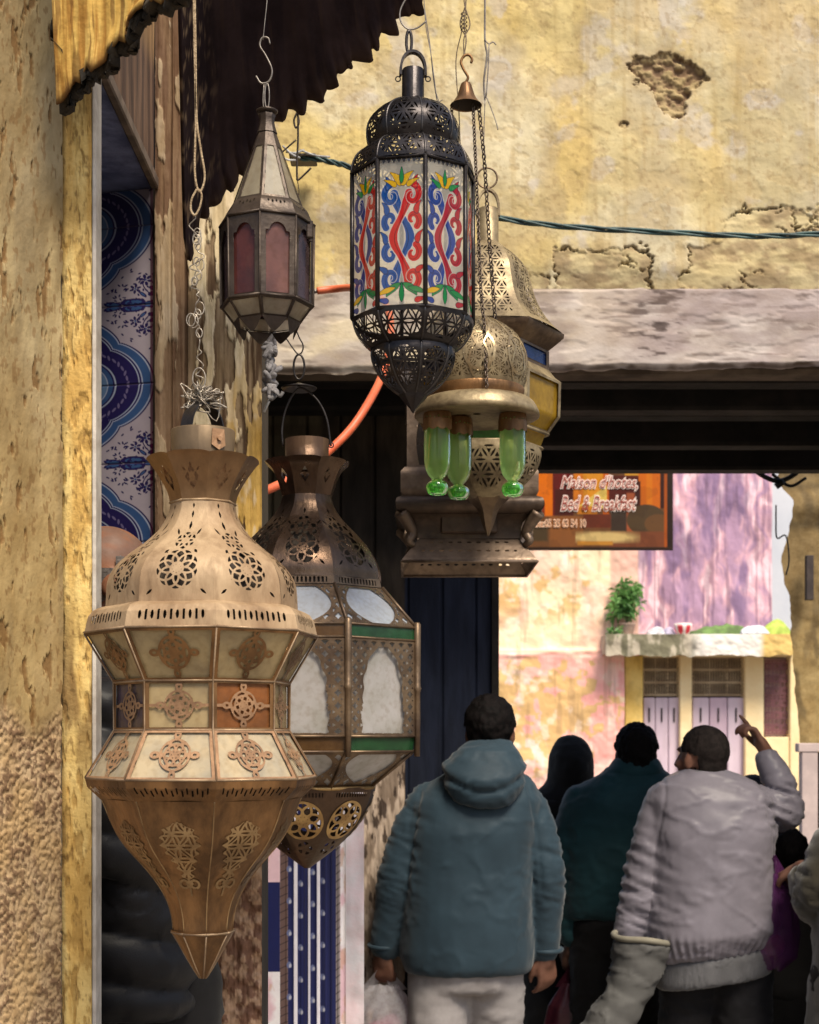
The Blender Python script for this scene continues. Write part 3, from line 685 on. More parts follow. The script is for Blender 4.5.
M_li = mat('letter_brown', (.30, .05, .04), (.34, .08, .05), rough=.5); M_lo = mat('letter_pink', (.95, .78, .72), (.95, .82, .76), rough=.5)
text("Maison d'hotes,", 560, 492, 78, 17, sg, M_li, M_lo); text("Bed & Breakfast", 560, 512, 77, 17, sg, M_li, M_lo)
text("Fixe:05 35 63 54 10", 532, 528, 54, 9, sg, mat('letter_dim', (.62, .3, .16)), mat('letter_peach', (.95, .74, .55), (.95, .76, .6)), shear=0, bold=.0, out=.05)

# ---- left foreground: tan wall, yellow pilaster with white trim
def lw_fn(U, V):
    X = -.80 + U * .203; Y = 2.30 + U * .28; Z = 3.45 * (1 - V); x = U * 160 - 98; y = HY - (Z - CZ) / (Y / F)
    rough = ss(700, 735, y + (fbm(x * .03, 1, 3, 3) - .5) * 60)
    d = rough * (fbm(x * .34, y * .28, 5, 4) - .5) * .011 + (1 - rough) * (fbm(x * .05, y * .02, 5, 4) - .5) * .008 + rough * -.003
    ck = ss(.67, .70, fbm(x * .16, y * .03, 8, 5)) * (1 - rough); d = d - ck * .004
    return np.stack([X + d * .8, Y - d * .6, Z], -1)
def lw_col(U, V):
    Y = 2.30 + U * .28; Z = 3.45 * (1 - V); x = U * 160 - 98; y = HY - (Z - CZ) / (Y / F)
    c = mixc(lin((158, 142, 110)), lin((142, 124, 90)), ss(.38, .6, fbm(x * .02, y * .008, 3, 5)))
    c = mixc(c, lin((176, 158, 118)), ss(.45, .66, fbm(x * .04, y * .006, 13, 5)) * .6)
    c = mixc(c, lin((164, 136, 84)), ss(280, 600, y) * .5); c = mixc(c, lin((120, 108, 84)), ss(.5, .7, fbm(x * .05, y * .004, 53, 5)) * .4)
    ck = ss(.67, .71, fbm(x * .16, y * .03, 8, 5)); c = mixc(c, lin((112, 80, 44)), ck * .75)
    c = mixc(c, lin((112, 80, 44)), ss(.66, .7, fbm(x * .3, y * .10, 28, 3)) * .5)
    r = ss(700, 735, y + (fbm(x * .03, 1, 3, 3) - .5) * 60)
    rc = mixc(lin((176, 152, 120)), lin((122, 98, 76)), ss(.44, .60, fbm(x * .34, y * .28, 5, 4))); rc = mixc(rc, lin((190, 162, 118)), ss(.45, .65, fbm(x * .04, y * .02, 65, 4)) * .5)
    return mixc(c, rc, r)
o = patch('tan_wall', lw_fn, 300, 1300, mat('tan_plaster', vcol=True, c2=(.84, .8, .74), scale=14, rough=.9, bump=.45, bscale=120, stretch=.7, spec=.2, dirt=.12), colf=lw_col)
tag(o, 'tan plaster wall at the far left, rough and gritty in its lower part', 'wall')
PX0, PX1, PY = -.600, -.548, 2.585
pil = thing('yellow_pilaster', (-.57, 2.6, 0), 'narrow peeling yellow pilaster with a white edge beside the doorway', 'pilaster')
def pi_fn(U, V):
    X = PX0 + U * (PX1 - PX0); Z = 3.3 * (1 - V); x = 62 + U * 30; y = HY - (Z - CZ) / (PY / F)
    pe = ss(.55, .62, fbm(x * .16, y * .05, 5, 5) + ss(80, 95, x) * .02); return np.stack([X, PY + .003 * pe + (fbm(x * .1, y * .02, 2, 3) - .5) * .006 + (1 - U) ** 4 * .004, Z], -1)
def pi_col(U, V):
    Z = 3.3 * (1 - V); x = 62 + U * 30; y = HY - (Z - CZ) / (PY / F)
    c = mixc(lin((224, 196, 128)), lin((206, 170, 100)), ss(.4, .6, fbm(x * .05, y * .01, 3, 5)))
    pe = ss(.52, .66, fbm(x * .16, y * .05, 5, 5)); c = mixc(c, lin((168, 134, 74)), pe * .7 * ss(200, 260, y))
    c = mixc(c, lin((120, 92, 52)), ss(.62, .74, fbm(x * .3, y * .12, 25, 4)) * .6)
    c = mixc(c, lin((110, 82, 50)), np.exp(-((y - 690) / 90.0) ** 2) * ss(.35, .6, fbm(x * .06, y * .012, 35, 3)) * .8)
    c = mixc(c, lin((60, 42, 24)), ss(68, 62, x) * .5 + ss(150, 95, y) * .5)  # shade painted in along the corner edge; also darker towards the top
    return c
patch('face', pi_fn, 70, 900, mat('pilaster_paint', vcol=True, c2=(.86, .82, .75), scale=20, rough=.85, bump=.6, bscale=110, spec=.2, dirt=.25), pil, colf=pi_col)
B = MB(); B.box((PX1, PY + .004, .0), (PX1 + .007, PY + .05, 3.1), ch=.001); B.build('edge_trim', mat('white_trim', (.62, .57, .50), (.45, .40, .34), 20, .6), pil)
B = MB(); B.box((PX0 - 1.2, PY + .012, 0), (PX1 - .001, PY + .05, 3.3)); B.build('core', mat('tan_render', (.30, .23, .14), (.21, .155, .095), 5, .9, bump=.6, bscale=60, dirt=.3), pil)

# doorway room: ceiling, header boards, tile splay
def slope_col(a, b, f=.1):
    return lambda U, V: mixc(a, b, ss(.4, .62, fbm(U * 20, V * 9, 3, 5)))
hd = thing('door_header', (-.545, 2.9, 2.79), 'brown vertical boards above the tiled doorway', 'door header')
def hd_fn(U, V):
    Y = 2.64 + U * .56; Z = 2.79 + (1 - V) * .9
    g = np.abs((Y / .11) % 1 - .5) > .47; return np.stack([-.545 - .004 * g + (fbm(Y * 60, Z * 6, 2, 3) - .5) * .004, Y, Z], -1)
def hd_col(U, V):
    Y = 2.64 + U * .56; Z = 2.79 + (1 - V) * .9
    c = mixc(lin((118, 92, 74)), lin((78, 58, 48)), ss(.4, .62, fbm(Y * 50, Z * 3, 4, 5))); c = mixc(c, lin((152, 122, 84)), ss(.16, .24, Z - 2.79 + (Y - 2.64) * -.1) * .9)
    g = np.abs((Y / .11) % 1 - .5) > .485; return mixc(c, lin((50, 34, 26)), g * .8)
patch('boards', hd_fn, 160, 200, mat('weathered_board', vcol=True, c2=(.8, .76, .72), scale=16, rough=.8, bump=.4, bscale=60, stretch=.25, dirt=.3), hd, colf=hd_col)
B = MB(); B.box((-.552, 2.64, 2.775), (-.535, 3.2, 2.80), ch=.003); B.build('rail', mat('rail_wood', (.10, .075, .06), (.2, .15, .12), 20), hd)
rm = thing('shop_room', (-1.0, 3.0, .0), 'dim shop interior with a blue painted ceiling behind the doorway', 'room'); rm['kind'] = 'structure'; del rm['category']
B = MB(); B.box((-1.7, 2.64, 2.792), (-.553, 3.42, 2.83)); B.build('room_ceiling', mat('blue_ceiling', (.28, .33, .60), (.12, .15, .32), 14, .45, bump=.5, bscale=30, stretch=3), rm)
B = MB(); B.box((-1.74, 2.64, 0), (-1.7, 3.42, 2.79)); B.box((-1.7, 3.40, 0), (-.72, 3.44, 2.79)); B.build('room_wall', M_dkpl, rm)
B = MB(); B.box((-1.7, 2.64, 0), (-.56, 3.38, .28)); B.build('step', M_stone, rm)

T = 78.0   # tile height in photo pixels
tc = Canvas(0, T, 0, T, 6, np.append(lin((182, 172, 182)), 1)); X, Yc = tc.X, tc.Y
navy, mid, pale, ltb = lin((44, 38, 90)), lin((62, 92, 140)), lin((172, 182, 206)), lin((104, 134, 172))
a_ = np.arctan2(Yc, X + 2); rr = np.hypot(X + 2, Yc); lobe = 1 + .17 * np.abs(np.cos(a_ * 2)) ** .8
q = rr / lobe
for r_, col in ((59.5, navy), (58.3, pale), (57.3, mid), (51.5, pale), (50.6, navy), (49.3, pale), (48.5, navy), (33.5, pale), (32.4, navy), (31.2, mid), (28, pale), (27.2, ltb)): tc.fill(np.clip((r_ - q) * 3, 0, 1), col)
for t_ in range(15):
    an = t_ * .112 + .02; rx = 41 * (1 + .17 * abs(math.cos(an * 2)) ** .8); tc.ell(rx * math.cos(an) - 2, rx * math.sin(an), 2.6, .9, lin((120, 110, 150)), an + 1.1 + .5 * (t_ % 2))
for (cx_, cy_, r0, t0, t1, w__) in ((7, 10, 5.5, 0, 7, 2.2), (18, 9, 5, 2, 9, 2.0), (10, 22, 4, 4, 10, 1.7)):
    pts = [(cx_ + r0 * math.cos(t) * (1 - (t - t0) / 9), cy_ + r0 * math.sin(t) * (1 - (t - t0) / 9)) for t in np.linspace(t0, t1, 26)]
    tc.stroke(pts, w__ + 1, navy); tc.stroke(pts, w__, pale)
rnd = random.Random(4); ok_ = lambda bx, by: math.hypot(bx + 2, by) / (1 + .17 * abs(math.cos(2 * math.atan2(by, bx + 2))) ** .8) > 63
def bloom(bx, by, r_, n=6):
    for i in range(n):
        an = i * 2 * PI / n + bx; tc.ell(bx + r_ * math.cos(an), by + r_ * math.sin(an), r_ * .62, r_ * .36, navy, an)
    tc.ell(bx, by, r_ * .3, r_ * .3, mid)
bloom(72, 66, 6.5, 8); bloom(60, 54, 3.6); bloom(70, 48, 3.2); bloom(52, 62, 3.0); bloom(76, 38, 3)
for (x_, y_, a__, l_) in ((50, 75, 0, 10), (34, 76, .1, 7), (64, 77, 0, 6), (58, 68, .8, 4), (76, 54, 1.5, 5)): tc.ell(x_, y_, l_, l_ * .38, navy, a__); tc.ell(x_, y_, l_ * .72, l_ * .2, mid, a__)
tc.stroke(cr([(78, 76), (70, 72), (62, 66), (58, 58), (60, 52)], 5), .9, navy); tc.stroke(cr([(78, 60), (72, 56), (70, 48)], 5), .8, navy)
for i in range(120):
    bx, by = 28 + rnd.random() * 50, 34 + rnd.random() * 44
    if ok_(bx, by): tc.ell(bx, by, 1.5, .7, navy, rnd.random() * 3)
tl = thing('tiled_panel', (-.62, 3.28, .28), 'blue and white painted ceramic tiles lining the doorway reveal', 'tiles')
def tl_p(U, V): return -.552 - .19 * (1 - U), 3.23 + .05 * (1 - U), 2.788 - V * 2.5
def tl_fn(U, V):
    X, Y, Z = tl_p(U, V); k = T * 3.28 / F; zz = (2.775 - Z) / k + .62; xx = U * .247 / k
    g = np.minimum(np.abs((zz % 1) - 0), 1 - (zz % 1)) * T; d = -.0018 * np.exp(-(g / .7) ** 2)
    return np.stack([X - d, Y - d, Z], -1)
def tl_col(U, V):
    X, Y, Z = tl_p(U, V); k = T * 3.28 / F; zz = (2.775 - Z) / k + .62; m = np.floor(zz); f = zz - m
    f = np.where(m % 2 == 0, 1 - f, f); u = U * 66 + 0
    c = tc.sample(np.clip(u, 0, T), f * T)[..., :3]
    g = np.minimum(zz % 1, 1 - zz % 1) * T; c = mixc(c, (.10, .08, .12), np.exp(-(g / .55) ** 2) * .8)
    c = mixc(c, lin((84, 24, 44)), (U > .965) * .8)
    return np.clip(c * .84, 0, .9)
patch('tile_face', tl_fn, 190, 1500, mat('tile_glaze', vcol=True, c2=(.88, .86, .9), scale=9, rough=.22, bump=.08, bscale=40, spec=.6, coat=.4), tl, colf=tl_col)
B = MB(); B.add([(-.546, 3.236, .28), (-.76, 3.290, .28), (-.76, 3.290, 2.788), (-.546, 3.236, 2.788)], [(0, 1, 2, 3)]); B.build('tile_bed', M_dkpl, tl)

# peeling pillar (front face at 3.2 m)
YP = 3.2; sP = YP / F
pp = thing('peeling_pillar', (-.43, 3.3, 0), 'wooden pillar with peeling cream and brown paint behind the big lantern', 'pillar')
def pe_mask(x, y): return fbm(x * .10, y * .022, 5, 6) - .03 + ss(225, 262, x) * .05 * ss(330, 480, y) + ss(420, 250, y) * ss(185, 215, x) * .07
def pp_fn(U, V):
    x = 155 + U * 107; Z = 3.45 * (1 - V); y = HY - (Z - CZ) / sP
    rough = ss(850, 880, y); pe = ss(.50, .53, pe_mask(x, y)) * (1 - rough)
    d = pe * .004 + rough * ((fbm(x * .14, y * .14, 3, 4) - .5) * .018 + .004) + (fbm(x * .2, y * .01, 2, 3) - .5) * .006
    d = d - .008 * ((np.abs(x - 186) < 1.6) | (np.abs(x - 171) < 1.2)) 
    return np.stack([(x - CX) * sP, YP - d, Z], -1)
def pp_col(U, V):
    x = 155 + U * 107; Z = 3.45 * (1 - V); y = HY - (Z - CZ) / sP
    wood = mixc(lin((142, 122, 96)), lin((92, 72, 54)), ss(.42, .6, fbm(x * .2, y * .012, 3, 6)))
    wood = mixc(wood, lin((168, 148, 120)), ss(.5, .65, fbm(x * .22, y * .02, 13, 5)) * .7)
    paint = mixc(lin((212, 196, 162)), lin((206, 168, 92)), ss(330, 470, y + (fbm(x * .1, y * .02, 7, 3) - .5) * 120) * ss(215, 240, x))
    paint = mixc(paint, lin((240, 226, 200)), ss(.5, .62, fbm(x * .1, y * .03, 17, 4)) * .5)
    m = pe_mask(x, y); c = mixc(wood, paint, ss(.49, .53, m)); c = mixc(c, lin((74, 50, 34)), np.exp(-((m - .495) / .012) ** 2) * .55)
    c = mixc(c, lin((120, 92, 72)), ss(192, 184, x) * .6); c = mixc(c, lin((60, 38, 28)), (np.abs(x - 186) < 1.8) * .6 + ss(160, 156, x) * .5)
    rc = mixc(lin((202, 166, 136)), lin((140, 104, 84)), ss(.42, .56, fbm(x * .16, y * .12, 3, 4))); c = mixc(c, rc, ss(850, 880, y))
    return c
patch('front', pp_fn, 190, 900, mat('pillar_paint', vcol=True, c2=(.84, .8, .74), scale=18, rough=.85, bump=.5, bscale=80, stretch=.5, spec=.2, dirt=.3), pp, colf=pp_col)
B = MB(); B.box((-.541, YP + .012, 0), (-.3165, YP + .16, 3.45)); B.build('post', M_dkpl, pp)

# weathered half post and the blue carved shutter left of the walkers
def wp_fn(U, V):
    s = 5.08 / F; x = 361 + U * 44; Z = 1.86 * (1 - V); y = HY - (Z - CZ) / s
    return np.stack([(x - CX) * s, 5.08 + (fbm(x * .15, y * .02, 3, 4) - .5) * .02, Z], -1)
def wp_col(U, V):
    x = 361 + U * 44; y = 660 + V * 600
    c = mixc(lin((190, 172, 156)), lin((128, 112, 98)), ss(.42, .56, fbm(x * .13, y * .035, 4, 5))); return mixc(c, lin((52, 40, 34)), ss(.56, .64, fbm(x * .2, y * .06, 14, 5)) * .9)
wp = thing('weathered_post', (at(383, 0, 5.08)[0], 5.08, 0), 'grey weathered wooden half post left of the man in the blue jacket', 'post')
patch('front', wp_fn, 60, 400, mat('grey_wood', vcol=True, c2=(.8, .78, .75), scale=20, rough=.85, bump=.6, bscale=80, stretch=.4, spec=.2), wp, colf=wp_col)
B = MB(); B.box((at(361, 0, 5.08)[0], 5.10, 0), (at(405, 0, 5.08)[0], 5.17, 1.86)); B.build('timber', M_dkpl, wp)
YB = 4.25; sB = YB / F
bs = thing('blue_panel', (at(317, 0, YB)[0], YB, 0), 'navy blue carved panel with white strips and shell ornaments between brick borders', 'panel')
def bp_px(U, V): return 262 + U * 84, 760 + V * 545
def bp_fn(U, V):
    x, y = bp_px(U, V); s = sB; rib = 0.004 * (np.cos((x - 288) * .85) > 0)
    return np.stack([(x - CX) * s, YB - rib * (x > 286), np.maximum(CZ + (HY - y) * s, 0)], -1)
bc = Canvas(262, 346, 0, 64, 4, np.append(lin((236, 214, 214)), 1)); X, Yc = bc.X, bc.Y
def RB(x0, x1, col): bc.fill(np.clip(np.minimum(X - x0, x1 - X) * 4 + .5, 0, 1), col)
nv_ = lin((28, 34, 86)); RB(267, 280, nv_); RB(280, 288, lin((110, 88, 84))); RB(288, 336, nv_); RB(336, 340, lin((150, 140, 140)))
for k in range(8):
    yy = k * 8; bc.stroke([(280, yy + 3), (288, yy)], .9, lin((52, 38, 40))); bc.stroke([(336, yy + 3), (340, yy)], .9, lin((52, 38, 40)))
RB(294, 297.5, lin((236, 232, 240))); RB(308, 310.4, lin((230, 228, 240))); RB(317, 320, lin((240, 236, 244))); RB(304, 305, lin((20, 22, 60))); RB(324, 325, lin((20, 22, 60))); RB(331, 332, lin((20, 22, 60)))
for x_, ph in ((289.5, 8), (301, 24), (313, 14), (323, 24)):
    for k in range(-1, 3):
        y_ = (ph + 32 * k); bc.ell(x_ - .5, y_, 2.3, 3.2, lin((104, 112, 150))); bc.ell(x_ + .8, y_ + 1, 1.3, 2.0, lin((176, 178, 190)))
def bp_col(U, V):
    x, y = bp_px(U, V); c = bc.sample(x, (y + (x - 262) * .12) % 64)[..., :3]
    pk = mixc(lin((230, 196, 206)), lin((246, 242, 244)), ss(.45, .6, fbm(x * .05, y * .03, 4, 4))); pale = (x < 267) | (x > 340.5); pk = mixc(pk, lin((214, 170, 140)), ss(.58, .66, fbm(x * .1, y * .05, 9, 4)) * .6)
    c = np.where(pale[..., None], pk, c)
    c = np.where(((x < 280) & ((y < 882) | (y > 972)))[..., None], pk, c)
    return c
patch('carved_face', bp_fn, 340, 900, mat('panel_paint', vcol=True, c2=(.9, .88, .9), scale=16, rough=.4, bump=.15, bscale=40, spec=.5), bs, colf=bp_col)
def pw_fn(U, V):
    s = 4.5 / F; x = 240 + U * 124; y = 740 + V * 560
    return np.stack([(x - CX) * s, 4.5 + (fbm(x * .05, y * .05, 3, 3) - .5) * .02, np.maximum(CZ + (HY - y) * s, 0)], -1)
o = patch('pink_backdrop_wall', pw_fn, 60, 100, mat('pale_rose', (.86, .68, .70), (.82, .78, .80), 6, .7, bump=.3)); o.name = 'rose_wall'; tag(o, 'pale rose and white plaster wall behind the blue panel', 'wall')

# ---- scalloped sheet awnings
def edge_path(pts, n):
    P = np.array(pts, float); d = np.r_[0, np.cumsum(np.hypot(*np.diff(P[:, :2], axis=0).T))]; t = np.linspace(0, d[-1], n)
    return np.stack([np.interp(t, d, P[:, i]) for i in range(P.shape[1])], 1), t
A2 = np.array([(186, 262, 3.12), (191, 236, 3.12), (199, 214, 3.11), (212, 204, 3.10), (226, 190, 3.09), (240, 172, 3.07), (252, 152, 3.05), (262, 138, 3.04), (274, 122, 3.03), (286, 112, 3.02),
               (300, 108, 3.0), (316, 98, 2.99), (330, 84, 2.97), (342, 66, 2.95), (354, 62, 2.94), (368, 56, 2.92), (378, 36, 2.9), (392, 28, 2.89), (402, 12, 2.87), (416, 14, 2.86), (422, 0, 2.85), (445, -25, 2.82), (480, -70, 2.78)])
def awning2():
    P, t = edge_path(A2, 420); L = t[-1]
    def fn(U, V):
        i = U * 419; i0 = np.clip(i.astype(int), 0, 418); f = i - i0
        e = P[i0] * (1 - f)[..., None] + P[i0 + 1] * f[..., None]
        q_ = ss(0, .06, V)[..., None]; k_ = np.clip((U * 418 / 30).astype(int), 0, 13); sm = np.stack([np.interp(U, np.linspace(0, 1, 8), np.interp(np.linspace(0, 419, 8), np.arange(420), P[:, i_])) for i_ in range(3)], -1); e = e * (1 - q_) + sm * q_
        sc = np.abs(np.sin(U * L / 21.0 * PI)) * (1 - q_[..., 0]); ex = e[..., 0] + sc * 5.0 + (vn(U * 60, 0, 1) - .5) * 5 * (1 - V) ** 20; ey = e[..., 1] + sc * 5.0 + (vn(U * 90, 3, 1) - .5) * 5 * (1 - V) ** 20
        Y = e[..., 2]; s = Y / F
        w = np.cos(U * L / 21.0 * 2 * PI) * .0022 * ss(.5, 0, V)
        X3 = (ex - CX) * s; Z3 = CZ + (HY - ey) * s
        # the sheet rises from its scalloped edge towards the near wall side
        Y2 = Y - V * .45; s2 = Y2 / F; xx = ex - V * (6 + 60 * U); yy = ey - V * 330
        return np.stack([(xx - CX) * s2, Y2 + w * .25, CZ + (HY - yy) * s2 + w * .25], -1)
    def cf(U, V):
        c = mixc((.024, .014, .018), (.040, .024, .026), ss(.4, .6, fbm(U * 24, V * 5, 4, 6))); c = mixc(c, (.05, .03, .025), ss(.55, .7, fbm(U * 80, V * 4, 14, 4)) * .6)
        c = mixc(c, (.34, .24, .15), ss(.62, .70, fbm(U * 70, V * 50, 4, 4)) * ss(.22, .02, U) * .9)
        return mixc(c, (.06, .035, .025), ss(.05, 0, V) * .8)
    o = patch('corrugated_awning', fn, 700, 60, mat('rusty_sheet', vcol=True, c2=(.6, .55, .55), scale=9, rough=.8, bump=.4, bscale=60, spec=.2), colf=cf)
    m = o.modifiers.new('t', 'SOLIDIFY'); m.thickness = .008; tag(o, 'dark rusty corrugated awning with scalloped edge above the tin lantern', 'awning')
awning2()
A1 = [(56, 104), (60, 102), (66, 96), (70, 90), (74, 82), (80, 84), (86, 66), (90, 72), (97, 66), (104, 60), (106, 50), (112, 46), (118, 40), (124, 42), (126, 20), (134, 12), (142, 8), (146, -2), (150, 2), (152, 0), (160, 4), (168, 0), (176, -8), (200, -26)]
def awning1():
    P, t = edge_path([(a, b, 0) for a, b in A1], 300)
    def base(dy, jit):
        def fn(U, V):
            i = U * 299; i0 = np.clip(i.astype(int), 0, 298); f = i - i0; e = P[i0] * (1 - f)[..., None] + P[i0 + 1] * f[..., None]; q_ = ss(0, .08, V)[..., None]; e = e * (1 - q_) + q_ * (P[0] + U[..., None] * (P[-1] - P[0]))
            j = (fbm(U * 40, 0, 2 + jit, 3) - .5) * jit * (1 - V) ** 3; Y = 2.46 - U * .14 + (.015 if jit else 0); s = Y / F
            x = e[..., 0] + (jit > 0) * 3 * (1 - V) + j; y = e[..., 1] + dy + j
            return np.stack([(x - CX) * s + V * .0, Y - V * .10 + (fbm(U * 9, V * 3, 6, 3) - .5) * .015, CZ + (HY - y) * s + V * .62], -1)
        return fn
    r = thing('painted_awning', (-.5, 2.4, 2.6), 'ochre painted sheet awning with a torn rotten edge in the upper left corner', 'awning')
    def cf(U, V):
        c = mixc(lin((228, 186, 100)), lin((186, 138, 66)), ss(.4, .62, fbm(U * 26, V * 5, 3, 5))); c = mixc(c, lin((240, 206, 120)), ss(.55, .7, fbm(U * 34 + 4, V * 4, 9, 5)) * .7)
        c = mixc(c, lin((112, 76, 36)), ss(.6, .68, fbm(U * 30, V * 9, 19, 5)) * .7); return mixc(c, lin((84, 54, 26)), ss(.03, .0, V) * .9)
    o = patch('painted_sheet', base(0, 0), 320, 60, mat('ochre_sheet', vcol=True, c2=(.84, .8, .72), scale=14, rough=.8, bump=.5, bscale=60, spec=.25, dirt=.3), r, colf=cf)
    m = o.modifiers.new('t', 'SOLIDIFY'); m.thickness = .004
    o = patch('rotten_backing', base(9, 9), 320, 30, mat('rotten_wood', (.035, .024, .012), (.012, .009, .006), 30, .9, bump=.8), r)
    m = o.modifiers.new('t', 'SOLIDIFY'); m.thickness = .018
awning1()
# ================================================================== LANTERNS
M_cream = mat('dusty_brass', (.46, .325, .19), (.215, .125, .06), 9, .58, metal=.15, bump=.35, bscale=90, stretch=.45, dirt=.5, thr=(.38, .66))
M_bronze = mat('aged_bronze', (.30, .155, .06), (.12, .062, .026), 12, .42, metal=.6, bump=.35, bscale=80, stretch=.4, dirt=.4)
M_copper = mat('copper_rust', (.38, .215, .11), (.22, .12, .06), 14, .55, metal=.2, bump=.4, bscale=80, dirt=.4)
M_trim = mat('solder_trim', (.36, .25, .15), (.22, .14, .08), 25, .5, metal=.35, bump=.3)
M_gold = mat('gold_filigree', (.60, .40, .17), (.34, .21, .09), 20, .38, metal=.75, bump=.2)
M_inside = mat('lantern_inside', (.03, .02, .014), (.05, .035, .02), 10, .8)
M_wire = mat('grey_wire', (.30, .27, .24), (.14, .12, .11), 40, .45, metal=.7, bump=.2)
M_iron = mat('dark_iron', (.060, .052, .050), (.028, .024, .024), 22, .38, metal=.7, bump=.25, bscale=70, dirt=.3)

def bail(L, name, yb, yt, half, w, t, m, parent, a=0.0, n=22):
    """flat strap bent into an arch, ends at yb, apex at yt; a = turn about the axis"""
    P = []; s = L.s
    for i in range(n + 1):
        q = PI * i / n; P.append((-half * math.cos(q), yb - (yb - yt) * math.sin(q) ** .7))
    ca, sa = math.cos(a), math.sin(a); V = []; Fc = []
    for i, (x, y) in enumerate(P):
        b = P[min(i + 1, n)]; c = P[max(i - 1, 0)]; tx, ty = b[0] - c[0], b[1] - c[1]; l = math.hypot(tx, ty); nx, ny = -ty / l, tx / l
        for sx, so in ((-1, -1), (1, -1), (1, 1), (-1, 1)):
            xx = x + nx * t * so * .5; yy = y + ny * t * so * .5; dp = sx * w * .5
            V.append(L.xyz(np.array(xx * ca - dp * sa), np.array(xx * sa + dp * ca), np.array(yy)).ravel())
    for i in range(n):
        for k in range(4): a_, b_ = i * 4 + k, i * 4 + (k + 1) % 4; Fc.append((a_, b_, b_ + 4, a_ + 4))
    Fc += [(0, 1, 2, 3), (n * 4 + 3, n * 4 + 2, n * 4 + 1, n * 4)]
    return auto_smooth(mk(name, V, Fc, m, parent))
def circ(c, r, n=24, nrm='y', sq=1.0):
    out = []
    for i in range(n):
        a = 2 * PI * i / n; u, v = r * math.cos(a), r * math.sin(a) * sq
        out.append([c[0] + u, c[1], c[2] + v] if nrm == 'y' else [c[0], c[1] + u, c[2] + v] if nrm == 'x' else [c[0] + u, c[1] + v, c[2]])
    return out
def chain(name, pts, link, wire, m, parent=None):
    P = cr(pts, 10); d = np.r_[0, np.cumsum(np.linalg.norm(np.diff(P, axis=0), axis=1))]; n = int(d[-1] / (link * .72)); B = MB()
    for i in range(n):
        t = (i + .5) / n * d[-1]; c = np.array([np.interp(t, d, P[:, k]) for k in range(3)]); c2 = np.array([np.interp(min(t + .002, d[-1]), d, P[:, k]) for k in range(3)])
        T_ = c2 - c; T_ = T_ / (np.linalg.norm(T_) + 1e-9) if np.linalg.norm(T_) > 1e-7 else np.array([0, 0, -1.0])
        u = np.cross(T_, [.3, 1, .1]); u /= np.linalg.norm(u); w = np.cross(T_, u); a = i * PI / 2 + .4
        q = u * math.cos(a) + w * math.sin(a)
        B.tube([c + T_ * link * .5 * math.cos(k * PI / 5) + q * link * .30 * math.sin(k * PI / 5) for k in range(10)], wire, 5, True)
    return B.build(name, m, parent, True)

# ---------------------------------------------------------------- big vase lantern
L = Lan(203, 2.3, 8, 14)
g = thing('vase_lantern', (L.X0, L.Y, L.z(978)), 'big dusty brass and bronze vase lantern with cream glass tiers, nearest at the left', 'lantern', 'metal lanterns hanging in the alley')
dome = cr([(503, 32), (515, 34.5), (530, 43), (543, 56), (557, 74), (570, 87), (585, 94), (609, 96)], 8)
def m_dome(x, y, h, k):
    d = rosette(x, y, 0, 578, 21, 9, 2.0, .2); d = np.maximum(np.full(x.shape, -9.), 0) + d
    d = np.where((np.abs(y - 578) < 22) & (np.abs(x) < 22), d, 9.0)
    d2 = rosette(x, y, 0, 548, 10.5, 6, 1.9, .5); d2 = np.where(np.hypot(x, y - 548) < 10.5, d2, 9.0)
    d = np.minimum(np.where(np.hypot(x, y - 578) < 21, d, 9), d2)
    for (cx, cy, l, w, a) in ((0, 531, 9, 2.6, 1.57), (0, 519, 7, 2.2, 1.57), (0, 510, 5, 2, 1.57), (-10, 538, 8, 2, 1.2), (10, 538, 8, 2, 1.94), (-26, 600, 8, 2.4, -.7), (26, 600, 8, 2.4, .7), (-14, 560, 5, 2.5, 2.3), (14, 560, 5, 2.5, .8)):
        d = np.minimum(d, slit(x, y, cx, cy, l, w, a))
    return d
L.facets('dome', dome, M_cream, g, m_dome, bulge=.025, step=.62, wob=.01)
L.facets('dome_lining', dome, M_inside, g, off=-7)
sh = [(608.5, 96), (610, 102), (613, 108), (619, 112.5), (634, 116)]
def m_sh(x, y, h, k):
    d = np.full(x.shape, 9.0); n = 23
    q = ((x / (h * 1.62)) * n / 2); c = q - np.round(q); ok = np.abs(x) < h * .80
    u = np.abs(c) * (h * 1.62) / n * 2 
    ev = (np.round(q) % 2 == 0)
    s1 = np.maximum(u - 1.15, np.abs(y - 622.5) - 5); s2 = np.hypot(u, (y - 622.5) * .35) - 1.5
    d = np.where(ok, np.where(ev, s1, s2), 9.0); return d
L.facets('shoulder_band', sh, M_cream, g, m_sh, step=.55)
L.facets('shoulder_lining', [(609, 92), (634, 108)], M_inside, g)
L.ring('rim_bead', 634.5, 116.3, 1.3, M_trim, g)
creamg = pane_mat('cream_glass', (.54, .40, .20), .97, .35, transl=.2, c2=(.38, .28, .15))
coolg = pane_mat('milky_glass', (.60, .48, .30), .97, .35, transl=.2, c2=(.38, .335, .25))
amberg = pane_mat('brown_glass', (.36, .13, .04), .95, .18, transl=.3, c2=(.20, .08, .03))
violg = pane_mat('violet_glass', (.10, .075, .13), .95, .15, transl=.3, c2=(.20, .14, .09))
tiers = ((636, 683, 115.5, 87, [creamg] * 8, 658, 16), (684, 730, 86, 86, [creamg, amberg, creamg, violg, creamg, amberg, violg, creamg], 707, 15), (731, 777, 86.5, 114, [coolg] * 8, 754, 16))
def order(mats, k): return mats[(k + 1) % 8]
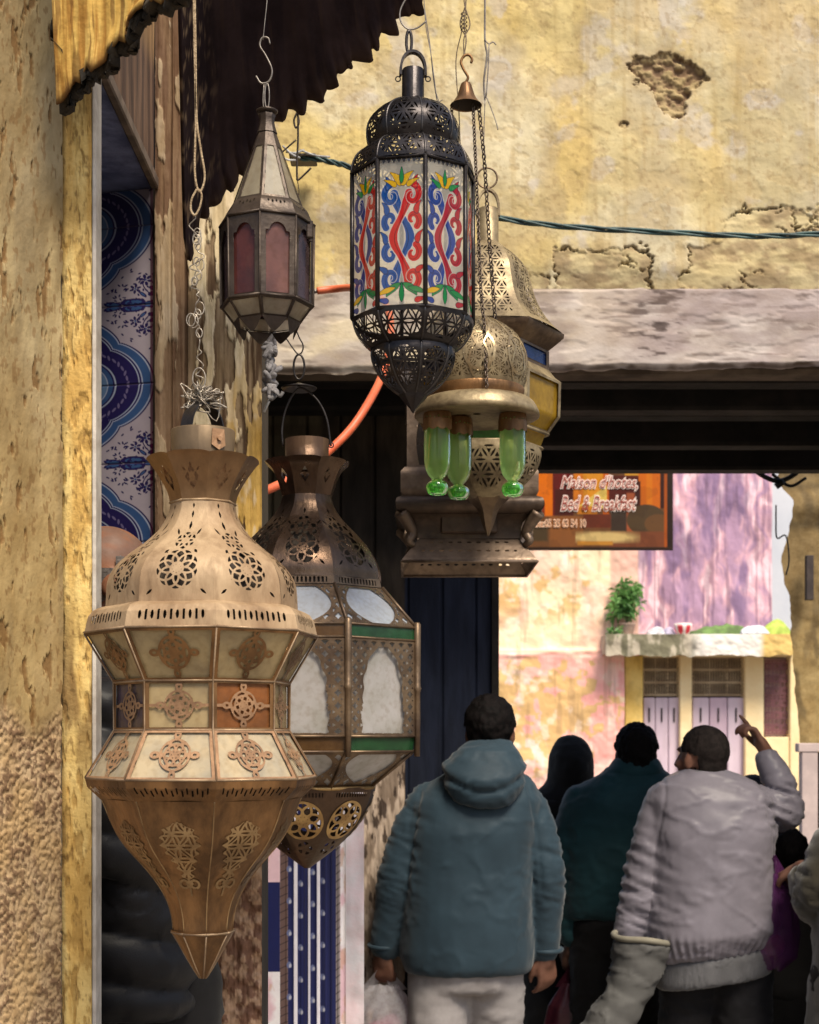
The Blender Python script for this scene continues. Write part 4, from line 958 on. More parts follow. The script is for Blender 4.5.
for ti, (ya, yb, ra, rb, ms, yc, R_) in enumerate(tiers):
    if ti == 1: ms = {7: creamg, 0: amberg, 6: violg, 1: creamg, 2: amberg, 3: creamg, 4: violg, 5: creamg}
    else: ms = dict(enumerate(ms))
    for k in range(8):
        pan = L.facets('glass_pane', [(ya, ra), (yb, rb)], ms[k], g, ks=[k], off=-1.5)
        def m_med(x, y, h, kk, yc=yc, R_=R_, ti=ti):
            hh = R_; d = lines_rosette(x, y, 0, yc, R_ * .95, 6, 1.7 + .5 * (ti == 0), .26 * ti); d = np.maximum(d, 1.0 - np.abs(np.hypot(x, y - yc) - R_ * .62))
            for sx, sy in ((0, -1), (0, 1), (-1, 0), (1, 0)):
                ex, ey = sx * (R_ + 3.2), yc + sy * (R_ + 3.2); d = np.maximum(d, 1.1 - np.abs(np.hypot((x - ex) * (.7 if sx else 1), (y - ey) * (.7 if sy else 1)) - 2.4))
            d = np.maximum(d, np.where(np.abs(y - yc) > R_ + 4, 1.2 - np.abs(x), -9))
            if ti == 1: d = np.maximum(d, np.where((np.abs(x) > R_ + 4), 1.4 - np.abs(y - yc), -9))
            return d
        o = L.facets('medallion', [(ya, ra), (yb, rb)], M_copper if ti else M_bronze, g, m_med, ks=[k], off=.8, step=.55)
        o.parent = pan; ORG[o.name] = worg(pan)
    fm = lambda x, y, h, k, ya=ya, yb=yb: np.maximum(4.2 - (h - np.abs(x)), 2.0 - np.minimum(y - ya, yb - y))
    L.facets('tier_frame', [(ya, ra), (yb, rb)], M_copper if ti == 2 else M_bronze, g, fm, off=1.2, step=.8)
    L.ring('tier_bead', yb + .5, rb + .8, 1.3, M_trim, g)
L.bars('corner_bead', [(636, 115.8), (683, 87.5), (730, 87), (777, 115)], .9, M_trim, g, off=.6)
def m_low(x, y, h, k): 
    n = 15; q = x / (h * 1.75) * n; u = np.abs(q - np.round(q)) * (h * 1.75) / n
    return np.where(np.abs(x) < h * .86, np.maximum(u - .8, np.abs(y - 789 - 1.2 * np.cos(np.round(q) * PI)) - 3.0), 9)
L.facets('lower_band', [(777.5, 115.5), (786, 113.5), (794, 105), (798, 101)], M_bronze, g, m_low, step=.6)
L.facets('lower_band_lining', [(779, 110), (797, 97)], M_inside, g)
bowl = cr([(798, 100), (804, 97), (818, 91.5), (832, 85), (845, 76.5), (857, 66), (870, 54.5), (885, 43.5), (900, 35.5), (916, 31), (930, 29.5)], 6)
L.facets('bowl', bowl, M_bronze, g, bulge=.02, step=3, wob=.02)
def m_fil(x, y, h, k):
    sc = np.clip(h / 36, .3, 1.2); d = np.full(x.shape, -9.0)
    w_ = np.where(y < 842, 21 * np.sqrt(np.clip(1 - ((y - 842) / 24) ** 2, 0, 1)), 21 * np.clip(1 - ((y - 842) / 42), 0, 1) ** .8) * sc + 2.2 * np.cos(y * .8)
    ins = w_ - np.abs(x); d = np.where((ins > 0) & (y > 817) & (y < 886), np.maximum(hexlace(x + 1.5 * np.sin(y * .3), y, 15.0, 1.9, 0, 842), .9 - np.abs(ins - .9)), -9)
    d = np.maximum(d, np.where((y > 876) & (y < 893), 1.3 - np.abs(x) - (y - 876) * .03, -9))
    for sx in (-1, 1): d = np.maximum(d, 1.2 - np.abs(np.hypot(x - sx * 5, y - 880) - 4)); 
    return d
M_bronze2 = mat('pale_filigree', (.40, .26, .125), (.20, .12, .055), 16, .38, metal=.6, bump=.2, dirt=.3)
L.facets('filigree', bowl, M_bronze2, g, m_fil, bulge=.02, off=1.0, step=.6, wob=.02)
L.bars('bowl_seam', bowl[::3], .7, M_bronze2, g)
L.facets('finial', cr([(929, 32), (933, 30), (945, 23), (958, 16), (968, 10), (978, 3.5)], 4), M_bronze, g, bulge=.03, step=2)
L.ring('finial_bead', 931, 31, 1.5, M_trim, g)
L.bars('finial_seam', [(933, 30), (945, 23), (958, 16), (968, 10), (978, 3.5)], .8, M_trim, g)
# flared crown with scalloped top edge
fl = cr([(459, 59), (466, 52.5), (478, 44), (492, 36), (504, 32.5)], 6)
def m_fl(x, y, h, k):
    top = 459.2 + 2.4 * np.abs(x / h) ** 3
    d = y - top - .2
    for a_, b_ in ((0, 1),): 
        q = np.maximum(np.abs(x) * 1.15 + np.abs(y - 483) * .72 - 8.2, -9); inn = np.abs(x) * 1.15 + np.abs(y - 483) * .72 - 4.0
        hole = np.maximum(q, -inn); hole = np.maximum(hole, -(np.abs(np.abs(x) * .9 - np.abs(y - 483) * .62) - .0) + .75)
        d = np.minimum(d, hole)
        d = np.minimum(d, slit(x, y, 0, 472.5, 5, 2.2, 1.57)); d = np.minimum(d, slit(x, y, -7, 476, 5, 1.8, .9)); d = np.minimum(d, slit(x, y, 7, 476, 5, 1.8, 2.2))
    return d
L.facets('flared_crown', fl, mat('dark_bronze', (.17, .10, .05), (.30, .18, .09), 10, .4, metal=.7, bump=.3, stretch=.5), g, m_fl, step=.55)
L.facets('crown_lining', cr([(470, 43), (492, 30), (503, 28)], 3), M_copper, g)
L.ring('neck_bead', 504, 32.8, 1.2, M_cream, g)
L.lathe('collar', [(432, 29), (431, 31.5), (432, 32), (457, 31), (462, 31)], mat('collar_brass', (.22, .15, .08), (.12, .08, .045), 9, .5, metal=.4, bump=.2, stretch=.5), g, seg=40)
L.lathe('collar_inside', [(432, 29), (458, 28)], M_inside, g, seg=30)
bail(L, 'strap_handle', 444, 404, 24, 15, 1.8, M_iron, g, a=.95)
pt = L.p(.5, 32.8, 440)
B = MB(); a = L.p(.62, 33, 437); b = L.p(.62, 33, 452)
V = []
for aa, rr_, yy in ((.42, 33, 434), (.82, 33, 434), (.85, 33.5, 450), (.62, 34, 455), (.39, 33.5, 450)): V.append(L.p(aa, rr_, yy))
for aa, rr_, yy in ((.42, 31.8, 434), (.82, 31.8, 434), (.85, 31.8, 450), (.62, 31.8, 455), (.39, 31.8, 450)): V.append(L.p(aa, rr_, yy))
B.add(V, [(0, 1, 2, 3, 4), (0, 1, 6, 5), (1, 2, 7, 6), (2, 3, 8, 7), (3, 4, 9, 8), (4, 0, 5, 9)]); B.tube([L.p(.62, 33, 444), L.p(.62, 36, 444)], .0035, 8)
B.build('handle_lug', M_copper, g)

# tangled wire crown, wire chain and twine it hangs from
rnd = random.Random(5); B = MB()
for i in range(9):
    n = 16; pts = []
    for k in range(n): pts.append(L.xyz(np.array(rnd.gauss(-1, 9)), np.array(rnd.gauss(0, 8)), np.array(398 + rnd.gauss(0, 6.5))).ravel())
    B.tube(cr(pts, 4), .0011, 5)
B.tube(cr([L.xyz(np.array(a_), np.array(b_), np.array(c_)).ravel() for a_, b_, c_ in ((-22, 0, 408), (-12, 4, 405), (0, 0, 406), (14, -3, 404), (24, 0, 408))], 5), .0016, 6)
o = B.build('tangled_wire', mat('bright_wire', (.42, .37, .30), (.22, .18, .14), 60, .4, metal=.5, bump=.1), None, True); tag(o, 'tangle of bright wire wound round the handle of the big vase lantern', 'wire')
B = MB(); pts = []
y = 206.0
while y < 392:
    pts.append(L.xyz(np.array(-8 + (y - 206) * .03 + rnd.gauss(0, 3.2)), np.array(rnd.gauss(0, 3)), np.array(y + rnd.gauss(0, 1))).ravel()); y += 5
B.tube(cr(pts, 5), .0010, 5)
for j in range(14):
    yy = rnd.uniform(230, 350); c_ = L.xyz(np.array(-7 + rnd.gauss(0, 2.5)), np.array(rnd.gauss(0, 2)), np.array(yy)).ravel()
    B.tube([p for p in circ(c_, rnd.uniform(.004, .008), 12, 'y', 1.5)], .0009, 5, True)
B.tube(circ(L.xyz(np.array(-4.), np.array(0.), np.array(379.)).ravel(), .010, 18, 'y', 1.7), .0013, 5, True)
o = B.build('wire_chain', MATS['bright_wire'], None, True); tag(o, 'crumpled bright wire chain hanging down to the big vase lantern', 'chain')
M_tw = mat('twine', (.48, .36, .22), (.30, .21, .12), 80, .95, bump=.9, bscale=300)
B = MB(); f = lambda x, y: L.xyz(np.array(x - 203.0), np.array(-2.0), np.array(float(y))).ravel()
B.tube(cr([f(193, -30), f(194, 0), f(195, 60), f(197, 120), f(201, 150), f(205, 176), f(202, 190), f(198, 190), f(195, 170), f(196, 120), f(196, 60), f(195, 0), f(195, -30)], 8), .0017, 6)
B.tube(cr([f(197, 190), f(192, 200), f(191, 210), f(195, 216), f(200, 208), f(202, 196), f(199, 190)], 6), .0016, 6)
o = B.build('twine_loop', M_tw, None, True); tag(o, 'looped length of pale twine hanging in front of the dark awning', 'twine')

# ---------------------------------------------------------------- brown lantern with white arched panes
L = Lan(307, 2.9, 8, 22.5)
g = thing('arched_lantern', (L.X0, L.Y, L.z(868)), 'brown metal lantern with white arched panes and green strips, half behind the big vase lantern', 'lantern', 'metal lanterns hanging in the alley')
M_br = mat('brown_metal', (.18, .115, .075), (.085, .055, .038), 8, .28, metal=.85, bump=.3, bscale=70, stretch=.6, dirt=.3)
M_br2 = mat('worn_frame', (.20, .135, .08), (.09, .058, .038), 14, .42, metal=.6, bump=.3, dirt=.4)
dome = cr([(497, 25.5), (508, 29), (521, 38), (535, 52), (548, 64), (560, 72), (572, 77), (583, 78)], 8)
def m_dome2(x, y, h, k):
    d = np.where(np.hypot(x, y - 556) < 17, rosette(x, y, 0, 556, 17, 6, 1.8, .1), 9.0)
    for cx, cy, R_ in ((-6.5, 536, 8), (6.5, 536, 8), (0, 526, 6.5)):
        d = np.minimum(d, np.where(np.hypot(x - cx, y - cy) < R_, rosette(x, y, cx, cy, R_, 4, 1.6, .6), 9.0))
    for a_ in ((-19, 570, 7, 2.2, -.8), (19, 570, 7, 2.2, .8), (-14, 528, 6, 1.8, 1.0), (14, 528, 6, 1.8, 2.1), (0, 515, 6, 2, 1.57)): d = np.minimum(d, slit(x, y, *a_))
    return d
L.facets('dome', dome, M_br, g, m_dome2, bulge=.03, step=.62)
L.facets('dome_lining', dome, M_inside, g, off=-6)
def m_b2(x, y, h, k):
    n = 13; q = x / (h * 1.7) * n; u = np.abs(q - np.round(q)) * (h * 1.7) / n
    return np.where(np.abs(x) < h * .8, np.maximum(u - 1.1, np.abs(y - 587) - 2.6), 9)
L.facets('slit_band', [(583, 79.5), (591, 81)], M_br2, g, m_b2, step=.5)
L.facets('band_lining', [(583, 75), (591, 77)], M_inside, g)
M_wg = pane_mat('white_pane', (.60, .57, .55), .93, .28, transl=.35, c2=(.46, .44, .40))
M_bg = pane_mat('sky_pane', (.55, .60, .68), .93, .12, transl=.3, c2=(.50, .52, .55))
M_gg = pane_mat('green_strip', (.02, .085, .03), .97, .2, transl=.15, c2=(.012, .05, .02)); M_ag = pane_mat('amber_strip', (.13, .065, .022), .97, .25, transl=.15)
top = [(592, 82), (631, 117)]; low = [(752, 113), (785, 70)]
def net(x, y, ax):
    X_ = x / 6.0; Y_ = y / 6.0; a_ = (X_ % 2) - 1; b_ = (Y_ % 2) - 1
    L_ = np.minimum(np.minimum(np.abs(np.hypot(a_, b_) - .9), np.abs(np.hypot(np.abs(a_) - 1, np.abs(b_) - 1) - .9)), np.abs(a_) + 0)
    return .85 - L_ * 6.0
for k in range(8):
    L.facets('roof_pane', top, M_bg, g, ks=[k], off=-1.5)
    L.facets('colour_strip', [(632, 118), (643, 118)], M_gg if k in (0, 3, 5) else M_ag, g, ks=[k], off=-.5)
    L.facets('arched_pane', [(645, 117), (736, 117)], M_wg, g, ks=[k], off=-3)
    L.facets('colour_strip', [(737, 117), (750, 115)], M_gg if k in (0, 3, 5) else M_ag, g, ks=[k], off=-.5)
    L.facets('lower_pane', low, M_wg, g, ks=[k], off=-2)
def m_arch(x, y, h, k):
    t = np.clip((y - 650) / 40, 0, 1); w_ = 27 * np.sqrt(np.clip(1 - (1 - t) ** 1.6, 0, 1)) + 1.0 * np.cos(y * .35)
    open_ = np.where((y > 652) & (y < 733), w_ - np.abs(x), -5.0)
    edge = 1.4 - np.abs(open_); lattice = net(x, y, 0)
    solid = np.maximum(np.where(open_ > 0, -5, lattice), edge * (y < 706) - 3 * (y >= 706))
    return np.maximum(solid, np.maximum(5.0 - (h - np.abs(x)), 2.2 - np.minimum(y - 645, 736 - y)))
L.facets('arch_fretwork', [(645, 118), (736, 118)], M_br2, g, m_arch, step=.6, off=.5)
def m_roof(x, y, h, k):
    t = (y - 592) / 39; w_ = h * .80 * np.clip(1 - (t - .45) ** 2 * 2.6, 0, 1)
    o_ = w_ - np.abs(x); return np.maximum(np.maximum(np.where(o_ > 0, -5, net(x, y, 0)), 1.3 - np.abs(o_)), np.maximum(2.6 - (h - np.abs(x)), 1.8 - np.minimum(y - 592, 631 - y)))
L.facets('roof_fretwork', top, M_br2, g, m_roof, step=.6, off=.4)
def m_lowf(x, y, h, k):
    t = (y - 752) / 33; w_ = h * .82 * np.clip(1 - (t - .35) ** 2 * 3.2, 0, 1)
    o_ = w_ - np.abs(x); return np.maximum(np.maximum(np.where(o_ > 0, -5, net(x, y, 0)), 1.3 - np.abs(o_)), np.maximum(2.6 - (h - np.abs(x)), 1.8 - np.minimum(y - 752, 785 - y)))
L.facets('lower_fretwork', low, M_br2, g, m_lowf, step=.6, off=.4)
for y_, r_ in ((631.5, 118.3), (644, 118.3), (736.5, 118), (751, 115.5)): L.ring('strip_rail', y_, r_, 1.3, M_br2, g)
for k in range(8):
    a_ = L.rot + k * PI / 4; B = MB(); B.tube([L.p(a_, 119, yy) for yy in (626, 628, 660, 688, 690, 693, 720, 756)], np.array([2, 3.6, 3.4, 3.2, 4.2, 3.0, 3.2, 2.8]) * L.s, 8); B.build('corner_post', M_br2, g, True)
L.bars('roof_rib', [(591, 82), (631, 118)], 1.8, M_br2, g); L.bars('lower_rib', [(752, 114), (786, 70)], 1.8, M_br2, g)
bowl = cr([(786, 71), (798, 68), (815, 60), (832, 47), (848, 30), (860, 14), (868, 3)], 6)
def m_bowl2(x, y, h, k):
    d = np.where(np.hypot(x, y - 818) < 19, lines_rosette(x, y, 0, 818, 19, 7, 2.4, .2), 9.0); 
    d = np.minimum(d, np.where(np.hypot(x, y - 846) < 8, lines_rosette(x, y, 0, 846, 8, 5, 1.6), 9)); d = np.minimum(d, np.where((np.abs(y - 793) < 2.4) & (np.abs(x) < h * .75), np.abs((x / 3.2) - np.round(x / 3.2)) * 3.2 - .9, 9.0)); return d
L.facets('bowl', bowl, M_br, g, m_bowl2, bulge=.05, step=.6)
L.facets('bowl_tracery', bowl, M_gold, g, lambda x, y, h, k: np.where(np.hypot(x, y - 818) < 20, lines_rosette(x, y, 0, 818, 19, 7, 2.2, .2), -9), bulge=.05, step=.6, off=.7)
L.ring('bowl_rim', 786.5, 72, 2.0, M_gold, g)
def m_fl2(x, y, h, k):
    d = y - (462.5 + 1.6 * np.abs(x / h) ** 3); d = np.minimum(d, np.maximum(np.abs(x) * 1.3 + np.abs(y - 479) * .8 - 6, -(np.abs(x) * 1.3 + np.abs(y - 479) * .8 - 2.6))); return d
L.facets('flared_crown', cr([(462, 46), (470, 37), (482, 31), (497, 26)], 6), M_br, g, m_fl2, step=.55)
L.lathe('collar', [(441, 20), (440, 22), (466, 21.5), (470, 21.5)], mat('copper_collar', (.15, .09, .055), (.08, .045, .03), 9, .4, metal=.6), g, seg=36)
L.lathe('collar_inside', [(441, 20.5), (466, 20)], M_inside, g, seg=30)
B = MB(); q = lambda x, y, d=0: L.xyz(np.array(x - 307.0), np.array(float(d)), np.array(float(y))).ravel()
B.tube(cr([q(331, 446), q(330, 440), q(327, 420), q(320, 404), q(310, 393), q(300, 388), q(292, 396), q(285, 412), q(282, 430), q(283, 446)], 6), .0022, 7)
B.tube(circ(q(331, 445), .005, 12), .0013, 5, True); B.build('wire_handle', M_iron, g, True)
L.lathe('smoke_cap', [(383, 2), (384, 4), (388, 18), (389.5, 17), (386, 2)], M_iron, g, seg=28, cx=299)
B = MB(); B.tube(circ(q(299, 367), .0105, 20, 'y', 2.3), .0021, 6, True); o = B.build('iron_ring', M_iron, None, True); tag(o, 'oval iron ring above the cap of the lantern with arched panes', 'ring')
B = MB(); B.tube(cr([q(286, 338), q(292, 347), q(298, 354), q(302, 352), q(303, 345), q(299, 337), q(295, 325), q(296, 312)], 6), .0015, 6); o = B.build('bent_hook', M_iron, None, True); tag(o, 'thin bent iron hook holding the oval ring below the tin lantern', 'hook')

# ---------------------------------------------------------------- painted-glass lantern
L = Lan(413, 2.5, 8, 11)
g = thing('painted_lantern', (L.X0, L.Y, L.z(412)), 'black iron lantern with glass painted in blue, red and yellow vines, top centre', 'lantern', 'metal lanterns hanging in the alley')
M_bk = mat('black_tin', (.050, .044, .044), (.022, .019, .020), 16, .36, metal=.75, bump=.25, bscale=80, dirt=.25)
M_bk2 = mat('black_seam', (.10, .09, .088), (.05, .045, .045), 30, .35, metal=.8, bump=.2)
def panel(x, y, h, y0, y1, a, t, cy, m=.80):
    w_ = h * m * np.sqrt(np.clip(1 - ((y - (y0 + y1) / 2) / ((y1 - y0) / 2 + .01)) ** 4, 0, 1)); ins = np.minimum(w_ - np.abs(x), np.minimum(y - y0, y1 - y))
    return np.maximum(hexlace(x, y, a, t, 0, cy), .6 - ins)
d1 = cr([(102, 12), (106, 23), (113, 35), (122, 43), (132, 46.5), (142, 46), (150, 43)], 6)
d2 = cr([(150, 43.5), (153, 50), (158, 56), (165, 60), (172, 62), (177, 62.5)], 6)
def holes(x, y, h, k, cy, R_, sy=1.0, n=8, t=1.6):
    sc = np.clip(h / 18, .4, 2.0); return np.where(np.hypot(x / sc, (y - cy) / sy) < R_, rosette(x / sc, cy + (y - cy) / sy, 0, cy, R_, n, t, PI / n), 9)
L.facets('upper_dome', d1, M_bk, g, lambda x, y, h, k: panel(x, y, h, 108, 147, 14.5, 2.0, 129), bulge=.09, step=.45)
L.facets('lower_dome', d2, M_bk, g, lambda x, y, h, k: panel(x, y, h, 153, 175, 14.0, 2.0, 164, .88), bulge=.05, step=.45)
for nm, pr in (('dome_seam', d1[::3]), ('shoulder_seam', d2[::3])): L.bars(nm, pr, 1.1, M_bk2, g)
L.ring('eave_rail', 178, 62.5, 1.7, M_bk, g)
L.facets('drip_fringe', [(178, 61), (184.5, 61)], M_bk2, g, lambda x, y, h, k: np.where(y < 179.2, 2, 5.5 - (y - 178.5) - np.abs(((x / 5.0) % 1) - .5) * 9.5), step=.4)
# vine-painted panes in front, plain milky panes behind
W_, H_ = 46.0, 144.0
blue, red, yel, grn, org = lin((24, 88, 176)), lin((226, 40, 36)), lin((250, 200, 20)), lin((40, 156, 84)), lin((240, 96, 60))
def vine(cb, cr_, seed):
    c = Canvas(-23, 23, 0, H_, 5, (.97, .94, .84, .45)); A = lambda v: (v[0], v[1], v[2], .93)
    c.fill(ss(.5, .62, fbm(c.X * .12, c.Y * .08, seed, 4)) * .7, (.95, .90, .78, .62))
    ink = (.02, .02, .05, .95); wh = (.85, .84, .82, .8)
    def leaf(x, y, w, h, ang, col, curl=1):
        pts = [(x + math.sin(ang) * h * t + curl * 3.2 * math.sin(t * 2.6), y - math.cos(ang) * h * t) for t in np.linspace(0, 1, 10)]
        c.stroke(pts, [w * q_ + 1.2 for q_ in (.2, .8, 1, .9, .7, .4, .1)], ink); c.stroke(pts, [w * q_ for q_ in (.2, .8, 1, .9, .7, .4, .1)], A(col))
    for sgn, col in ((-1, cb), (1, cr_)):
        t = np.linspace(0, 1, 60); yy = 34 + t * 84; xx = sgn * 10.5 * np.cos(t * 2.5 * 2 * PI * .8 + .2) + sgn * .5
        xx = sgn * (7.2 * np.cos(t * 2 * PI * 1.0)) * (1 - .15 * np.sin(t * 9)); 
        w_ = [7.5, 9, 6.5, 5.4, 7, 8.5, 7.5, 5.4, 6, 8.5, 9]
        c.stroke(list(zip(xx, yy)), [v + 1.6 for v in w_], wh); c.stroke(list(zip(xx, yy)), w_, A(col))
        c.stroke(list(zip(xx + sgn * 1.4, yy + 1)), .8, A(np.array(col) * .35))
        for (bx, by, r0, dr, ph) in ((12, 36, 8.2, 1, 0), (13, 60, 7.2, -1, .5), (13, 92, 7.2, 1, .3), (12, 116, 8.2, -1, 0)):
            th = np.linspace(-1.4 + ph, 4.4, 26); rr_ = r0 * (1 - (th + 1.4) / 7.6)
            px = sgn * (bx - 2 + rr_ * np.cos(th)); py = by + dr * rr_ * np.sin(th) * 1.25
            c.stroke(list(zip(px, py)), [7.4, 7.0, 6.0, 4.8, 3.0], wh); c.stroke(list(zip(px, py)), [6.6, 6.2, 5.2, 3.8, 2.0], A(col)); c.stroke(list(zip(px - sgn * .6, py + .8)), .6, A(np.array(col) * .4))
        for (bx, by, an) in ((18, 24, .5), (19, 48, .9), (20, 76, 1.0), (19, 104, 2.2), (18, 132, 2.8)):
            leaf(sgn * (bx - 4), by + 6, 5.2, 13, sgn * an * .5, col, -sgn)
    for sgn in (-1, 1):
        leaf(sgn * 1, 26, 7.2, 17, sgn * .75, yel if sgn < 0 or seed % 2 else yel, -sgn); leaf(sgn * 6, 27, 5, 14, sgn * 1.1, grn if seed % 2 else yel, -sgn)
        leaf(sgn * 2, 121, 6.6, 16, sgn * (PI - .75), grn, sgn); leaf(sgn * 7, 125, 5, 15, sgn * (PI - 1.15), grn if sgn > 0 else yel, sgn)
    leaf(0, 24, 4, 15, 0, grn, 0); leaf(0, 124, 4.6, 14, PI, yel if seed % 2 == 0 else grn, 0); leaf(0, 138, 4.5, 18, 0, grn, 0)
    return c
vines = [vine(blue, red, 0), vine(lin((46, 78, 170)), lin((190, 44, 62)), 1), vine(lin((70, 78, 150)), lin((226, 60, 44)), 3), Canvas(-23, 23, 0, H_, 1, (.93, .90, .78, .35))]  # last canvas: milky back panes, added as a bright backing for the vines
M_vine = pane_mat('painted_glass', vcol=True, rough=.12, transl=.62)
for k in range(8):
    cv_ = vines[{7: 0, 0: 1, 6: 2, 1: 2}.get(k, 3)]
    L.facets('body_pane', [(179, 60.5), (322, 60.5)], M_vine, g, ks=[k], step=.45, colf=lambda x, y, h, kk, cv_=cv_: cv_.sample(x / h * 23, y - 179))
L.bars('corner_post', [(178, 61.5), (322, 61.5)], 2.3, M_bk, g, n=8)
L.bars('post_edge', [(178, 62.8), (322, 62.8)], .9, M_bk2, g)
L.ring('sill_rail', 322.5, 61.5, 2.0, M_bk, g)
l1 = cr([(322, 61), (331, 59), (341, 53), (348, 46), (351, 41)], 6); l2 = cr([(351, 41.5), (358, 42), (368, 39), (378, 33), (387, 25), (394, 15), (398, 10)], 6)
L.facets('lower_cup', l1, M_bk, g, lambda x, y, h, k: panel(x, y, h, 324.5, 348.5, 13.5, 1.5, 336, .88), bulge=.07, step=.45)
L.facets('bottom_dome', l2, M_bk, g, lambda x, y, h, k: panel(x, y, h, 353.5, 393, 13.5, 1.4, 368, .84), bulge=.09, step=.45)
for nm, pr in (('cup_seam', l1[::3]), ('bottom_seam', l2[::3])): L.bars(nm, pr, 1.2, M_bk2, g)
L.facets('finial', [(393, 15), (396, 15), (402, 10), (408, 4), (413, .8)], M_bk, g)
L.lathe('chimney', [(70, 10.5), (71, 11), (102, 11.2), (104, 13)], M_bk, g, seg=32)
L.lathe('chimney_cap', [(70, .5), (70, 10.5)], M_bk, g, seg=24)
bail(L, 'strap_handle', 76, 52, 12.5, 7, 2.4, M_bk, g, a=.1)
B = MB()
for sx in (-1, 1): B.tube(circ(L.xyz(np.array(sx * 15.), np.array(0.), np.array(79.)).ravel(), .0042, 12), .0011, 5, True)
B.build('side_ring', M_iron, g, True)
q = lambda x, y, d=0: L.xyz(np.array(x - 413.0), np.array(float(d)), np.array(float(y))).ravel()
B = MB(); B.tube(circ(q(409, 42), .0045, 22, 'y', 4.2), .0026, 7, True); o = B.build('iron_ring', M_iron, None, True); tag(o, 'long narrow iron ring above the painted glass lantern', 'ring')
B = MB(); B.tube(cr([q(426, 22, -1), q(417, 28), q(408, 29), q(401, 22), q(400, 12), q(404, 2), q(412, -10), q(416, -30)], 8), .0014, 6); o = B.build('wire_hook', M_wire, None, True); tag(o, 'round bent grey wire hook holding the painted glass lantern', 'hook')
B = MB(); B.tube(cr([q(423, -20, 8), q(426, 22, 8), q(431, 50, 8), q(435, 80, 8), q(437, 92, 8), q(444, 110, 8)], 6), .0008, 5); B.tube(cr([q(424, 0, 9), q(430, 40, 9), q(433, 70, 9), q(436, 90, 9), q(438, 98, 9), q(443, 96, 9)], 6), .0008, 5)
o = B.build('thin_wire', M_wire, None, True); tag(o, 'thin doubled wire dangling between the painted lantern and the bell', 'wire')

# ---------------------------------------------------------------- bell-domed brass lantern with coloured panes (behind)
L = Lan(488, 3.4, 6, 30)
L.rot = math.radians(28)
g = thing('star_lantern', (L.X0, L.Y, L.z(536)), 'tall pierced brass lantern with bell dome and blue and amber panes, behind the ball lamp', 'lantern', 'metal lanterns hanging in the alley')
M_pb = mat('pale_brass', (.345, .27, .155), (.15, .11, .062), 16, .48, metal=.45, bump=.25, bscale=80, dirt=.35)
bell = cr([(243, 11), (249, 19), (258, 30), (270, 39), (285, 43.5), (300, 48), (315, 56), (327, 66), (335, 75)], 6)
def lace(x, y, sc=3.4, t=1.15, seed=0):
    w1 = (fbm(x * .22, y * .22, 3 + seed, 2) - .5) * 3; a_ = ((x + w1) / sc) % 2 - 1; b_ = ((y + w1) / sc) % 2 - 1
    L_ = np.minimum(np.abs(np.hypot(a_, b_) - .82), np.abs(np.hypot(np.abs(a_) - 1, np.abs(b_) - 1) - .55)); return t - L_ * sc * 1.0
L.facets('bell_dome', bell, M_pb, g, lambda x, y, h, k: np.where((np.abs(x) < h * .72) & (y > 252) & (y < 328), hexlace(x, y, 12.0, 1.5), 9), bulge=.06, step=.6)
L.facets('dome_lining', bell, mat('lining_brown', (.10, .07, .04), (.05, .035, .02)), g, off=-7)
L.facets('cornice', [(335, 76), (338, 77), (344, 70), (352, 60)], M_br2, g)
L.facets('neck_frame', [(352, 61), (378, 61)], M_br2, g, lambda x, y, h, k: np.maximum(6 - (h - np.abs(x)), 2.5 - np.minimum(y - 352, 370 - y)), step=.8)
for k in range(6):
    L.facets('blue_pane', [(353, 59), (372, 59)], pane_mat('blue_glass', (.03, .06, .20), .97, .15, transl=.3), g, ks=[k])
L.facets('shoulder', [(371, 61), (378, 66), (383, 73)], M_pb, g)
M_amb = pane_mat('amber_glass', (.62, .38, .04), .96, .2, transl=.5, c2=(.40, .24, .03)); M_grn = pane_mat('green_glass', (.06, .22, .05), .96, .2, transl=.5); M_red = pane_mat('orange_glass', (.6, .2, .04), .96, .2, transl=.5)
for k in range(6): L.facets('amber_pane', [(383, 71), (418, 70), (434, 58)], M_amb, g, ks=[k], off=-1)
L.facets('body_frame', [(383, 73), (418, 72), (435, 60)], M_pb, g, lambda x, y, h, k: np.maximum(5.5 - (h - np.abs(x)), 2.5 - np.minimum(y - 383, 435 - y)), step=.8)
for k in range(6): L.facets('lower_pane', [(435, 57), (448, 52)], M_grn if k % 2 else M_amb, g, ks=[k])
L.ring('waist_rail', 435, 60, 1.8, M_pb, g); L.ring('lower_rail', 449, 54, 1.8, M_pb, g)
hem = cr([(449, 53), (458, 53), (470, 49), (482, 40), (492, 29), (500, 19)], 6)
L.facets('bottom_dome', hem, M_pb, g, lambda x, y, h, k: panel(x, y, h, 453, 492, 15, 2.0, 468, .75), bulge=.08, step=.6)
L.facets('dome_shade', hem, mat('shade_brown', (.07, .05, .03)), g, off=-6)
L.facets('finial', cr([(499, 21), (508, 12), (514, 9), (524, 6), (536, 1)], 4), M_br2, g)
L.lathe('chimney', [(209, 9.5), (210, 10.5), (243, 10.5), (246, 13)], M_pb, g, seg=30); L.lathe('chimney_cap', [(210, .5), (210, 10)], M_br2, g, seg=20)
bail(L, 'strap_handle', 216, 190, 11, 6, 2.2, M_pb, g)
q = lambda x, y, d=0: L.xyz(np.array(x - 488.0), np.array(float(d)), np.array(float(y))).ravel()
B = MB(); B.tube(circ(q(487, 178), .023, 28), .0022, 6, True); o = B.build('round_ring', M_br2, None, True); tag(o, 'round metal ring above the tall bell domed lantern', 'ring')
B = MB(); B.tube(cr([q(485, -40, 1), q(485, 0, 1), q(485, 40, 1), q(487, 55, 1), q(484, 80, 1), q(485, 100, 1)], 6), .0022, 6)
